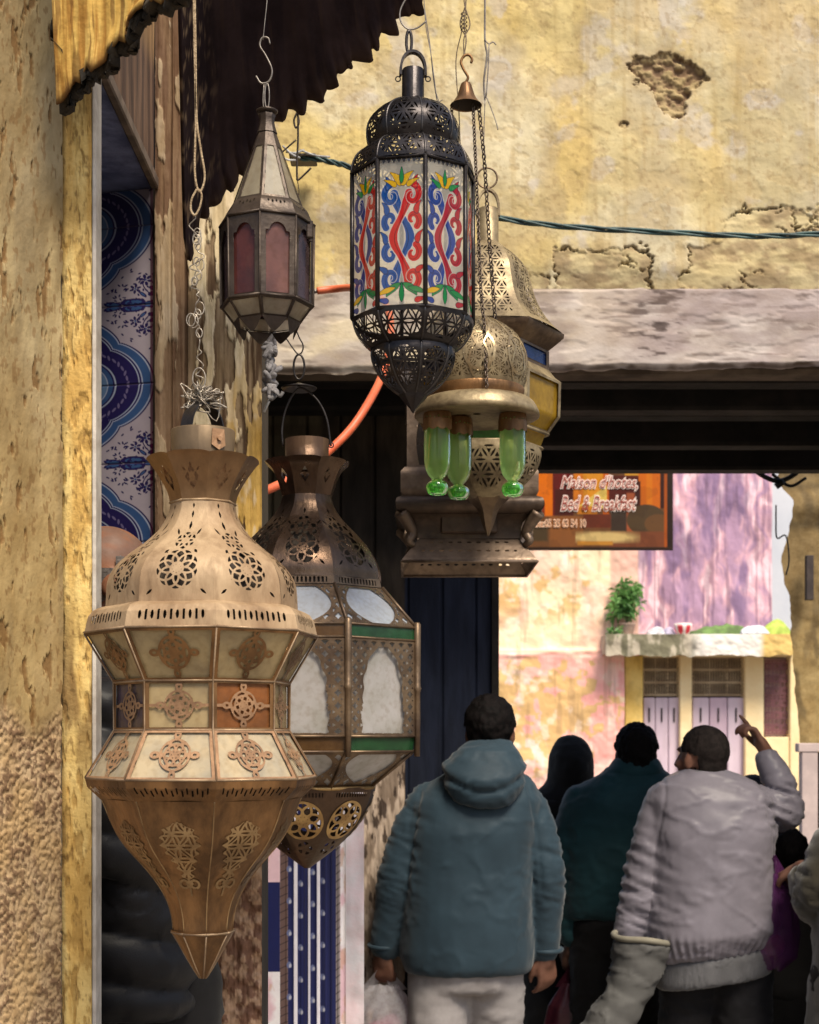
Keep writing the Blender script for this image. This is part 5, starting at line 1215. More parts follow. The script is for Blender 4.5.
B.tube(cr([q(485, 40), q(489, 44), q(493, 42), q(496, 45)], 5), .0015, 5); B.tube(cr([q(489, 44), q(488, 70), q(486, 98)], 5), .0015, 5); B.tube(cr([q(486, 96), q(491, 108), q(496, 122), q(498, 130)], 5), .0012, 5)
B.tube(cr([q(485, 98), q(484, 130), q(484, 150), q(486, 168)], 5), .0012, 5)
o = B.build('hanging_wire', M_wire, None, True); tag(o, 'dark knotted hanging wire right of the little bell', 'wire')

# ---------------------------------------------------------------- brown box lantern (furthest)
L = Lan(467, 3.8, 4, 45)
g = thing('box_lantern', (L.X0, L.Y, L.z(568)), 'square brown lantern with stepped cornices behind the green glasses', 'lantern', 'metal lanterns hanging in the alley')
M_bx = mat('brown_tin', (.125, .082, .055), (.055, .037, .027), 8, .42, metal=.5, bump=.35, bscale=60, dirt=.5)
M_bx2 = mat('worn_tin', (.31, .225, .16), (.15, .105, .075), 10, .45, metal=.5, bump=.35, bscale=60, dirt=.4)
r2 = math.sqrt(2)
sq = lambda *p: [(y, w * r2) for y, w in p]
L.facets('roof', sq((392, 30), (408, 58), (412, 62)), M_bx, g, step=3)
for k in range(4):
    L.facets('side_pane', sq((414, 58), (497, 58)), pane_mat('dark_inside_pane', (.05, .035, .025), .85, .3, transl=.2), g, ks=[k], off=-2)  # panes coloured dark to stand in for the unlit inside of the box
L.facets('body_frame', sq((412, 60), (500, 60)), M_bx2, g, lambda x, y, h, k: np.maximum(11 - (h - np.abs(x)) + 7 * ((y > 478) * 1.0) + np.cos(y * .09) * 2, 4 - np.minimum(y - 412, 480 - y)), step=.9)
L.facets('body_step', sq((478, 62), (481, 66), (503, 66), (507, 63)), M_bx2, g, step=4)
L.facets('cornice', cr(sq((505, 62), (508, 69), (514, 71), (520, 69), (523, 62)), 4), M_bx, g, step=3, wob=.03)
L.facets('neck', cr(sq((523, 60), (530, 52), (538, 50), (545, 50)), 4), M_bx, g, step=3)
def m_skirt(x, y, h, k): return np.where((np.abs(x) < h * .8), np.minimum(*(np.hypot(((x / 9 - np.round(x / 9)) * 9) * .35, (y - c_)) - .9 for c_ in (549, 558))), 9)
L.facets('base_skirt', sq((544, 47), (546, 49), (566, 64), (569, 65)), M_bx2, g, m_skirt, step=.8)
L.ring('base_bead', 569, 65 * r2, 1.5, M_bx2, g)
for sx in (-1, 1):    # scrolled brackets under the cornice
    for dy in (-1, 1):
        B = MB(); B.tube(cr([L.xyz(np.array(sx * a_), np.array(dy * a_), np.array(float(b_))).ravel() for a_, b_ in ((66, 522), (60, 530), (55, 540), (58, 548), (54, 552))], 5), np.linspace(7, 3, 21) * L.s, 8); B.build('scroll_bracket', M_bx2, g, True)
B = MB(); bx_ = L.xyz(np.array(0.), np.array(-52.), np.array(532.)).ravel(); B.box((bx_[0] - .07, bx_[1] - .012, bx_[2] - .022), (bx_[0] + .07, bx_[1] + .01, bx_[2] + .022), ch=.004); B.build('lock_plate', M_bx, g)
chain('box_chain', [L.xyz(np.array(0.), np.array(0.), np.array(y_)).ravel() for y_ in (394., 330., 260., 190.)], .022, .0018, M_iron)
tag(bpy.data.objects['box_chain'], 'chain running up from the roof of the square brown lantern', 'chain')

# ---------------------------------------------------------------- ball lamp with green glasses
L = Lan(477, 3.0, 48, 0)
g = thing('ball_lamp', (L.X0, L.Y, L.z(500)), 'pierced brass ball lamp on a round tray with green glasses hanging from it', 'lamp', 'metal lanterns hanging in the alley')
ball = cr([(318, 9), (322, 20), (330, 33), (342, 44), (357, 50), (372, 50.5), (384, 48), (391, 46)], 7)
def m_ball(A, y, r):
    x = (A / (2 * PI) * 16) ; u = x - np.round(x); w_ = r * 2 * PI / 16; return np.where((y < 386), hexlace(A * 46 + 2 * np.sin(y * .3), y + 4 * np.sin(A * 9), 9.0, 1.25), 9)
L.lathe('pierced_dome', ball, M_pb, g, m_ball, step=.55)
L.lathe('dome_lining', [(y, r - 5) for y, r in ball], mat('warm_lining', (.26, .17, .07), (.14, .09, .04)), g, seg=48)
def m_arabesque(A, y, r):
    u = (A / (2 * PI) * 7); f_ = (u - np.round(u)) * 2 * PI / 7 * r; R_ = 15
    return np.maximum(1.2 - np.abs(np.hypot(f_, (y - 362) * .8) - R_), np.maximum(1.0 - np.abs(np.abs(f_) - 4 - 6 * np.abs(np.sin((y - 320) * .09))), -9))
L.lathe('dome_scrolls', [(y, r + .7) for y, r in ball[4:-4]], mat('bright_brass', (.48, .37, .21), (.28, .20, .11), 14, .32, metal=.7), g, m_arabesque, step=.6)
L.lathe('dome_foot', [(388, 46), (391, 47.5), (396, 46.5), (402, 45)], M_bronze, g)
L.lathe('tray', [(400, 44), (401, 53), (404, 57), (407, 59), (409, 60), (413, 62), (417, 62.5), (418, 61), (417, 50), (414, 4)], M_pb, g, wob=.004)
def glass_mat(name, col, tr_=.8, ior=1.18, rough=.06):
    m, t = nt(name); out = N(t, 'ShaderNodeOutputMaterial'); p = N(t, 'ShaderNodeBsdfPrincipled', Roughness=rough, IOR=ior)
    p.inputs['Transmission Weight'].default_value = 1.0; p.inputs['Base Color'].default_value = rgba(col); p.inputs['Coat Weight'].default_value = .6; p.inputs['Coat Roughness'].default_value = .03
    tl_ = N(t, 'ShaderNodeBsdfTranslucent', Color=rgba([min(1, v * 1.1) for v in col])); ms = N(t, 'ShaderNodeMixShader', Fac=1 - tr_); t.links.new(p.outputs[0], ms.inputs[1]); t.links.new(tl_.outputs[0], ms.inputs[2]); 
    tc = N(t, 'ShaderNodeTexCoord'); no = N(t, 'ShaderNodeTexNoise', Scale=60.0, Detail=3.0); t.links.new(tc.outputs['Object'], no.inputs['Vector']); bp = N(t, 'ShaderNodeBump', Strength=.35, Distance=.002); t.links.new(no.outputs['Fac'], bp.inputs['Height']); t.links.new(bp.outputs[0], p.inputs['Normal'])
    t.links.new(ms.outputs[0], out.inputs[0]); return m
M_gl = glass_mat('bottle_glass', (.62, .88, .40), .62); M_gl2 = glass_mat('foot_glass', (.22, .80, .14), .70, 1.4)

for i, (cx, dy_, yb) in enumerate(((437, -.035, 500), (459, .02, 497), (512, -.02, 495))):
    def md(A, y, r): return np.where(y > 425, 433 + 2.2 * np.abs(np.sin(A * 5)) - y, np.where((y > 421) & (y < 429), lace(A * 14, y, 1.8, .7), 9))
    L.lathe('glass_cup', [(414, 10), (417, 13.5), (424, 14.5), (436, 14.5)], M_bronze, g, md, cx=cx, dY=dy_, step=.5)
    bt = L.lathe('green_glass', cr([(420, 11.5), (432, 12.8), (448, 13.2), (462, 13), (471, 12), (478, 9), (482, 5.5), (485, 4)], 4), M_gl, g, seg=28, cx=cx, dY=dy_)
    ft = L.lathe('glass_foot', cr([(483, 4), (484.5, 7), (487, 10.2), (491, 11), (494.5, 10), (497.5, 7.5), (497, 4), (494, 2.5), (492, .3)], 4), M_gl2, g, seg=28, cx=cx, dY=dy_); ft.parent = bt; ORG[ft.name] = worg(bt)
q = lambda x, y, d=0: L.xyz(np.array(x - 477.0), np.array(float(d)), np.array(float(y))).ravel()
M_ch = mat('chain_iron', (.16, .12, .09), (.08, .06, .05), 30, .4, metal=.7)
chain('front_chain', [q(473, 106, -3), q(476, 200, -20), q(479, 300, -38), q(482, 340, -46), q(484, 400, -54)], .0105, .0013, M_ch, g)
chain('right_chain', [q(479, 106, 2), q(485, 160, 10), q(491, 240, 22), q(499, 330, 36), q(506, 398, 44)], .0125, .0014, M_ch, g)
chain('left_chain', [q(452, 106, 2), q(448, 200, 14), q(440, 330, 30), q(432, 398, 44)], .0105, .0013, M_ch, g)
B = MB()
L.lathe('bell_cap', cr([(82, 2.5), (84, 5), (90, 7), (97, 9.5), (103, 13.5), (105.5, 16)], 4), M_bronze, g, seg=32, cx=466); L.lathe('bell_inside', [(83, 2), (97, 8), (105, 14.5)], M_inside, g, seg=32, cx=466)
B.tube(cr([q(466, 82), q(468, 77), q(464, 70), q(461, 62), q(464, 56), q(469, 55), q(472, 59), q(471, 63)], 6), .0028, 7); B.build('bell_hook', M_bronze, g, True)
for k in range(5): pass
B = MB(); 
for k, (a_, b_) in enumerate(((463, 3), (467, -3), (465, 1))):
    B.tube(cr([q(a_, -40), q(a_ + b_, 0), q(a_ - b_, 24), q(a_ + b_, 38), q(464, 56 + k)], 6), .0013, 5)
for k in range(5): B.tube(circ(q(464, 14 + k * 4), .006, 10, 'z'), .0011, 5, True)
B.tube(cr([q(462, 30), q(456, 60, 3), q(459, 110, 4), q(461, 160, 4)], 6), .0011, 5)
o = B.build('twisted_wire', mat('rusty_wire', (.20, .15, .10), (.10, .07, .05), 60, .5, metal=.5), None, True); tag(o, 'twisted rusty wires holding the hook of the bell', 'wire')

# ---------------------------------------------------------------- small tin lantern
L = Lan(267, 2.6, 8, -3)
g = thing('tin_lantern', (L.X0, L.Y, L.z(338)), 'small dark tin lantern with purple and pink glass under the awning', 'lantern', 'metal lanterns hanging in the alley')
M_tin = mat('dark_tin', (.085, .062, .046), (.042, .030, .025), 12, .45, metal=.5, bump=.35, bscale=80, dirt=.4)
M_cl = pane_mat('dusty_pane', (.52, .46, .34), .80, .3, transl=.5, c2=(.36, .31, .23)); M_pu = pane_mat('purple_pane', (.15, .045, .04), .92, .2, transl=.4, c2=(.06, .025, .03)); M_pk = pane_mat('pink_pane', (.34, .16, .14), .90, .25, transl=.5, c2=(.20, .10, .095)); M_dp = pane_mat('plum_pane', (.10, .07, .085), .92, .25, transl=.3)
cone = [(134, 9.5), (208, 36)]
for k in range(8): L.facets('cone_pane', cone, M_cl, g, ks=[k], off=-1)
L.facets('cone_frame', cone, M_tin, g, lambda x, y, h, k: np.maximum(2.6 - (h - np.abs(x)), np.maximum(150 - y, y - 205.5)), step=.6)
L.facets('neck', cr([(112, 6), (116, 9), (120, 7.5), (126, 8), (134, 10.5)], 4), M_tin, g)
L.lathe('top_disc', [(110, 1), (111, 11), (113, 10), (114, 4)], M_tin, g, seg=20)
L.facets('pierced_band', cr([(208, 37), (213, 41), (220, 44), (226, 47.5)], 4), M_tin, g, lambda x, y, h, k: np.where(np.abs(x) < h * .7, np.hypot(((x / 4 - np.round(x / 4)) * 4) * 1.1, (y - 213 - (np.round(x / 4) % 2)) * .6) - 1.1, 9), step=.5)
L.facets('band_lining', [(209, 34), (225, 42)], M_inside, g)
L.ring('eave_rail', 226.5, 48, 1.3, M_tin, g)
for k in range(8):
    m_ = {7: M_pu, 0: M_pk, 6: M_dp, 1: M_dp}.get(k, M_pk if k in (2, 3) else M_pu)
    L.facets('coloured_pane', [(227, 45), (306, 44)], m_, g, ks=[k], off=-1)
L.facets('body_frame', [(227, 47), (306, 46)], M_tin, g, lambda x, y, h, k: np.maximum(np.maximum(np.where(y < 244, 1 + np.hypot(x * 1.0, (y - 247) * .8) - 10 , -9), 2.0 - (h - np.abs(x)) + 4.0), 2 - np.minimum(y - 227, 306 - y)), step=.55)
L.bars('corner_bead', [(227, 47.5), (306, 46.5), (324, 33)], 1.1, M_tin, g); L.ring('sill_rail', 307, 46.5, 1.5, M_tin, g)
for k in range(8): L.facets('lower_pane', [(308, 45), (323, 33)], M_cl, g, ks=[k], off=-.8)
L.facets('lower_frame', [(308, 46), (324, 33)], M_tin, g, lambda x, y, h, k: np.maximum(2.2 - (h - np.abs(x)), 1.6 - np.minimum(y - 308, 324 - y)), step=.6)
L.facets('scalloped_skirt', [(324, 34), (338, 29)], M_tin, g, lambda x, y, h, k: 13.5 * (1 - (np.abs(x) / h) ** 1.6) - (y - 324) , step=.5)
hp = L.p(math.radians(60), 49, 240); B = MB(); B.box((hp[0] - .002, hp[1] - .006, hp[2] - .012), (hp[0] + .010, hp[1] + .006, hp[2] + .012), ch=.002); B.tube([hp + [.006, 0, -.016], hp + [.006, 0, .018]], .003, 6); B.build('latch', M_tin, g)
q = lambda x, y, d=0: L.xyz(np.array(x - 267.0), np.array(float(d)), np.array(float(y))).ravel()
B = MB(); B.tube(cr([q(256, 76), q(261, 83), q(269, 81), q(272, 70), q(266, 56), q(260, 46), q(262, 38), q(268, 38), q(270, 44)], 7), .0017, 6); o = B.build('s_hook', M_wire, None, True); tag(o, 'grey S shaped wire hook above the small tin lantern', 'hook')
B = MB(); B.tube(cr([q(263, 40), q(265, 20), q(267, 0), q(268, -30)], 5), .0009, 5); B.tube(circ(q(267, 96), .004, 16, 'y', 5.5), .0014, 5, True); B.tube(cr([q(264, 84), q(263, 100), q(264, 112)], 4), .0012, 5); o = B.build('suspension_wire', M_wire, None, True); tag(o, 'thin wire and narrow link between the S hook and the small tin lantern', 'wire')

# ---------------------------------------------------------------- loose hooks, hose, cables and rag
q = lambda x, y, Y=3.3: at(x, y, Y)
M_hk = mat('hook_iron', (.06, .045, .04), (.03, .024, .02), 30, .5, metal=.6)
B = MB(); B.tube(cr([q(299, 98), q(298, 110), q(294, 120), q(296, 128), q(299, 122), q(297, 112)], 6), .0022, 6); B.tube(cr([q(298, 108), q(298, 140), q(297, 160), q(297, 176), q(298, 180), q(305, 174), q(311, 168)], 6), .0022, 6); B.tube(cr([q(296, 140), q(288, 147), q(280, 154)], 4), .0018, 6); B.tube(cr([q(297, 178), q(299, 192), q(297, 200), q(299, 204)], 4), .0010, 5)
o = B.build('long_hook', M_hk, None, True); tag(o, 'long dark wire hook hanging off the awning edge right of the tin lantern', 'hook')
M_hose = mat('orange_hose', (.72, .16, .07), (.62, .12, .05), 10, .42, bump=.08, dirt=.2)
B = MB(); B.tube(cr([q(317, 291, 4.3), q(335, 289, 4.3), q(352, 288, 4.25), q(372, 292, 4.15), q(388, 310, 4.05), q(390, 345, 3.95), q(381, 378, 3.85), q(366, 407, 3.75), q(350, 430, 3.7), q(330, 450, 3.65), q(308, 468, 3.6), q(284, 482, 3.55), q(262, 492, 3.5), q(240, 498, 3.45)], 10), .0105, 12)
o = B.build('orange_hose', M_hose, None, True); tag(o, 'orange hose running from the yellow wall down behind the brown lantern', 'hose')
B = MB(); B.tube([q(312, 292, 4.3), q(318, 291, 4.3)], .006, 8); B.tube(cr([q(306, 296, 4.3), q(312, 291, 4.3)], 2), .003, 6); o = B.build('hose_fitting', M_wire, None, True); tag(o, 'metal fitting at the upper end of the orange hose', 'fitting')
M_cab = mat('green_cable', (.03, .085, .085), (.015, .04, .045), 20, .5)
B = MB()
for k in range(3):
    P = [q(300 + 0 * k, 158, 4.40), q(318, 159, 4.40), q(335, 163, 4.4), q(352, 168, 4.42), q(420, 196, 4.42), q(490, 216, 4.42), q(540, 224, 4.42), q(600, 229, 4.42), q(680, 233, 4.42), q(750, 236, 4.42), q(800, 235, 4.42), q(880, 230, 4.42), q(1000, 215, 4.42)]
    C_ = cr(P, 14); ph = np.arange(len(C_)) * .22 + k * 2.1; C_[:, 2] += .0055 * np.sin(ph); C_[:, 1] += .0055 * np.cos(ph); B.tube(C_, .0042, 6)
o = B.build('green_cable', M_cab, None, True); tag(o, 'twisted dark green cable sagging across the yellow wall', 'cable')
B = MB(); a_ = q(291, 165, 4.46); b_ = q(316, 156, 4.40); B.box((a_[0], 4.38, a_[2]), (b_[0], 4.47, b_[2]), ch=.004)
B.build('body', mat('old_fitting', (.07, .06, .05), (.15, .13, .12), 20), None); jb = bpy.data.objects['body']; jb.name = 'cable_clamp'; tag(jb, 'old dark clamp fixing the green cable to the wall by the tin lantern', 'clamp')
B = MB()
for (x0, y0, x1, y1) in ((283, 146, 300, 158), (280, 156, 296, 160), (286, 152, 304, 150), (300, 150, 330, 157)): B.tube(cr([q(x0, y0, 4.38), q((x0 + x1) / 2, (y0 + y1) / 2 + 2, 4.37), q(x1, y1, 4.38)], 4), .003, 5)
o = B.build('cable_ends', mat('pale_cable', (.5, .5, .5), (.2, .2, .22), 30, .5), None, True); tag(o, 'frayed pale cable ends at the clamp on the yellow wall', 'cable ends')
# knotted grey rag on the corner of the pillar, white stick below
rnd = random.Random(11); B = MB()
for i in range(7):
    c0 = q(271 + rnd.uniform(-2, 2), 344 + i * 7.5, 3.08); pts = []
    for k in range(9): pts.append(c0 + np.array([rnd.gauss(0, .0085), rnd.gauss(0, .008), rnd.gauss(0, .010)]))
    B.tube(cr(pts, 4), .0052, 6)
B.tube(cr([q(268, 388, 3.08), q(275, 392, 3.06), q(280, 396, 3.05), q(283, 392, 3.05)], 5), .0035, 6)
o = B.build('knotted_rag', mat('grey_rag', (.34, .32, .32), (.18, .17, .17), 40, .9, bump=.6, bscale=120), None, True); tag(o, 'knotted grey rag tied at the corner of the peeling pillar', 'rag')
B = MB(); B.tube([q(273, 392, 3.1), q(264, 412, 3.1)], .0028, 8); o = B.build('white_stick', mat('white_plastic', (.75, .74, .72), (.6, .6, .58), 20, .5), None, True); tag(o, 'short white stick below the knotted grey rag', 'stick')
# ================================================================== PEOPLE
def sph(c, r, R=None, n=14):
    r = np.array([r, r, r], float) if np.isscalar(r) else np.array(r, float)
    V = [(0, 0, 1)]; Fc = []
    for i in range(1, n):
        t = PI * i / n
        for k in range(n): a = 2 * PI * k / n; V.append((math.sin(t) * math.cos(a), math.sin(t) * math.sin(a), math.cos(t)))
    V.append((0, 0, -1)); V = np.array(V) * r
    if R is not None: V = V @ np.array(R).T
    for k in range(n): Fc.append((0, 1 + k, 1 + (k + 1) % n))
    for i in range(n - 2):
        for k in range(n): a = 1 + i * n + k; b = 1 + i * n + (k + 1) % n; Fc.append((a, a + n, b + n, b))
    l = 1 + (n - 2) * n
    for k in range(n): Fc.append((l + k, len(V) - 1, l + (k + 1) % n))
    return V + np.array(c, float), Fc
def cap(P, R, n=14):
    """tapered limb through the joints P with radii R, rounded ends"""
    P = cr(P, 5) if len(P) > 2 else np.array(P, float); R = np.interp(np.linspace(0, 1, len(P)), np.linspace(0, 1, len(R)), R)
    d0 = P[0] - P[1]; d0 /= np.linalg.norm(d0); d1 = P[-1] - P[-2]; d1 /= np.linalg.norm(d1)
    pts = [P[0] + d0 * R[0] * t for t in (.98, .8, .45)] + list(P) + [P[-1] + d1 * R[-1] * t for t in (.45, .8, .98)]
    rr = [R[0] * t for t in (.2, .6, .89)] + list(R) + [R[-1] * t for t in (.89, .6, .2)]
    B = MB(); B.tube(pts, rr, n); return np.array(B.v), B.f
def loft(rings, n=28, e=2.4):
    """rings: (cx, cy, z, rx, ry[, tilt]) closed top and bottom"""
    V = []; Fc = []
    for rg in rings:
        cx, cy, z, rx, ry = rg[:5]; tl_ = rg[5] if len(rg) > 5 else 0
        for k in range(n):
            a = 2 * PI * k / n; ca, sa = math.cos(a), math.sin(a)
            x = rx * math.copysign(abs(ca) ** (2 / e), ca); y = ry * math.copysign(abs(sa) ** (2 / e), sa); V.append((cx + x, cy + y, z + tl_ * x))
    for i in range(len(rings) - 1):
        for k in range(n): a = i * n + k; b = i * n + (k + 1) % n; Fc.append((a, b, b + n, a + n))
    Fc += [tuple(range(n))[::-1], tuple((len(rings) - 1) * n + k for k in range(n))]
    return np.array(V), Fc
def blob(name, prims, voxel, m, parent=None, smooth=3, disp=None, colf=None, cut=None, post=None):
    V = []; Fc = []
    for v, f in prims:
        n = len(V); V += [tuple(p) for p in v]; Fc += [tuple(i + n for i in q) for q in f]
    me = bpy.data.meshes.new('tmp'); me.from_pydata(V, [], Fc); ob = bpy.data.objects.new('tmp', me); COL.objects.link(ob)
    md = ob.modifiers.new('r', 'REMESH'); md.mode = 'VOXEL'; md.voxel_size = voxel
    bpy.context.view_layer.update(); ev = ob.evaluated_get(bpy.context.evaluated_depsgraph_get()); m2 = ev.to_mesh()
    n = len(m2.vertices); co = np.zeros(n * 3); m2.vertices.foreach_get('co', co); co = co.reshape(-1, 3)
    fv = np.zeros(len(m2.loops), np.int64); m2.loops.foreach_get('vertex_index', fv); fv = fv.reshape(-1, 4)
    ed = np.zeros(len(m2.edges) * 2, np.int64); m2.edges.foreach_get('vertices', ed); ed = ed.reshape(-1, 2)
    ev.to_mesh_clear(); bpy.data.objects.remove(ob); bpy.data.meshes.remove(me)
    def relax(c, k):
        deg = np.bincount(ed.ravel(), minlength=n)[:, None] + 1e-9
        for _ in range(k):
            s_ = np.zeros_like(c)
            for ax in range(3):
                s_[:, ax] = np.bincount(ed[:, 0], c[ed[:, 1], ax], n) + np.bincount(ed[:, 1], c[ed[:, 0], ax], n)
            c = c * .45 + (s_ / deg) * .55
        return c
    co = relax(co, smooth)
    def normals(c):
        a, b, cc, d = (c[fv[:, i]] for i in range(4)); fn = np.cross(cc - a, d - b); nn = np.zeros_like(c)
        for i in range(4):
            for ax in range(3): nn[:, ax] += np.bincount(fv[:, i], fn[:, ax], n)
        return nn / (np.linalg.norm(nn, axis=1)[:, None] + 1e-12)
    if disp is not None:
        N_ = normals(co); co = co + N_ * disp(co, N_)[:, None]
        if post: co = relax(co, post)
    C = colf(co, normals(co)) if colf is not None else None
    if cut is not None:
        keep = ~cut(co); fv = fv[keep[fv].all(1)]; used = np.zeros(n, bool); used[fv.ravel()] = True; idx = np.cumsum(used) - 1
        co = co[used]; fv = idx[fv]; C = C[used] if C is not None else None
    return mk(name, co, fv, m, parent, C, True, pivot=None if parent is None else None)
def folds(amp, seed, f=(9, 9, 5), elbows=(), er=.12, diag=.5, hem=None, seam=None):
    """cloth relief: broad diagonal folds, tighter creases near the given joints, gathers above an elastic hem"""
    def d(c, nrm):
        x, y, z = c[:, 0], c[:, 1], c[:, 2]
        w = (fbm(x * 3, y * 3, z * 3 + seed, 2) - .5) * 1.2
        r1 = 1 - np.abs(fbm(x * f[0] + z * diag * 8 + w, y * f[1] + seed, z * f[2] + w, 3) * 2 - 1) * 2.6
        n1 = fbm(x * f[0] * .8 + z * diag * 10 + w, y * f[1], z * f[2] * 1.5 - x * 4 + seed, 4); sharp = np.clip(1 - np.abs(n1 * 2 - 1) * 7, 0, 1) ** 1.5
        n2 = fbm(x * 16 - z * 9 + w, y * 14, z * 22 + seed * 3, 3); sh2 = np.clip(1 - np.abs(n2 * 2 - 1) * 6, 0, 1) ** 1.5 * ss(.45, .65, fbm(x * 4, y * 4, z * 4 + seed, 2))
        out = amp * r1 * .30 + amp * .55 * sharp - amp * .35 * sh2 + amp * .15 * (fbm(x * 22, y * 22, z * 14 + seed, 3) - .5)
        if seam is not None: out = out - .005 * np.exp(-((np.abs(x - seam[0]) - seam[1] + .03 * np.sin((z - seam[2]) * 6)) / .0045) ** 2) * ss(seam[2] - .28, seam[2] - .22, z)
        for e in elbows:
            q = np.exp(-(((c - np.array(e)) / er) ** 2).sum(1)); out = out + q * amp * 1.5 * (1 - np.abs(fbm(x * 9 + w * 2, y * 9, z * 42 + x * 14 + seed, 3) * 2 - 1) * 3.0)
        if hem is not None: q = np.exp(-((z - hem) / .035) ** 2); out = out + q * .006 * np.sin(np.arctan2(y - y.mean(), x - x.mean()) * 46 + w * 5)
        return out
    return d
def hand(pr, W, D, Nn, side, curl=(.3, .5, .6, .6, .6), k=1.0, spread=.12):
    """palm, four unequal jointed fingers and a thumb; D wrist to knuckles, Nn the way the fingers close, side the thumb side"""
    W = np.array(W, float); D = np.array(D, float); D /= np.linalg.norm(D); Nn = np.array(Nn, float); Nn = Nn - D * (Nn @ D); Nn /= np.linalg.norm(Nn); S = np.cross(D, Nn) * side
    P = lambda a, b, c: W + (D * a + S * b + Nn * c) * k
    pr.append(cap([P(-.04, 0, 0), P(.0, 0, 0), P(.03, .002, .002)], [.025 * k, .024 * k, .026 * k]))
    for i, (b, L_) in enumerate(((.028, .072), (.009, .080), (-.011, .075), (-.029, .060))):
        pr.append(cap([P(.01, b * .6, 0), P(.05, b * .9, 0), P(.088 - abs(b) * .15, b, 0)], [.014 * k, .013 * k, .0115 * k]))
        c = curl[i + 1]; p = P(.088 - abs(b) * .15, b, 0); a = c * .9; pts = [p]; dirs = D + S * (b * spread * 30 * .3)
        for q, fr in enumerate((.45, .32, .23)):
            dd = dirs * math.cos(a) + Nn * math.sin(a); dd /= np.linalg.norm(dd); p = p + dd * L_ * fr * k; pts.append(p); a += c * 1.2
        pr.append(cap(pts, [.0105 * k, .0098 * k, .009 * k, .0075 * k]))
    c = curl[0]; p0 = P(.015, .018, .004); p1 = P(.045, .048 - c * .012, .012 + c * .014); p2 = P(.075, .058 - c * .03, .018 + c * .028); p3 = P(.095, .058 - c * .045, .022 + c * .04)
    pr.append(cap([p0, p1, p2, p3], [.015 * k, .0125 * k, .011 * k, .0085 * k]))
M_skin = lambda nm, c: mat(nm, vcol=True, c2=(.86, .8, .78), scale=30, rough=.55, bump=.15, bscale=150, spec=.35)
M_hair = mat('dark_hair', (.004, .0035, .0035), (.008, .006, .006), 60, .7, bump=.6, bscale=260, spec=.08)
M_bald = mat('grey_hair', (.20, .17, .15), (.12, .10, .09), 80, .8, bump=.6, bscale=260)
def Rz(a): c, s = math.cos(a), math.sin(a); return np.array([[c, s, 0], [-s, c, 0], [0, 0, 1.0]])     # turns clockwise seen from above
def Rx(a): c, s = math.cos(a), math.sin(a); return np.array([[1, 0, 0], [0, c, -s], [0, s, c]])
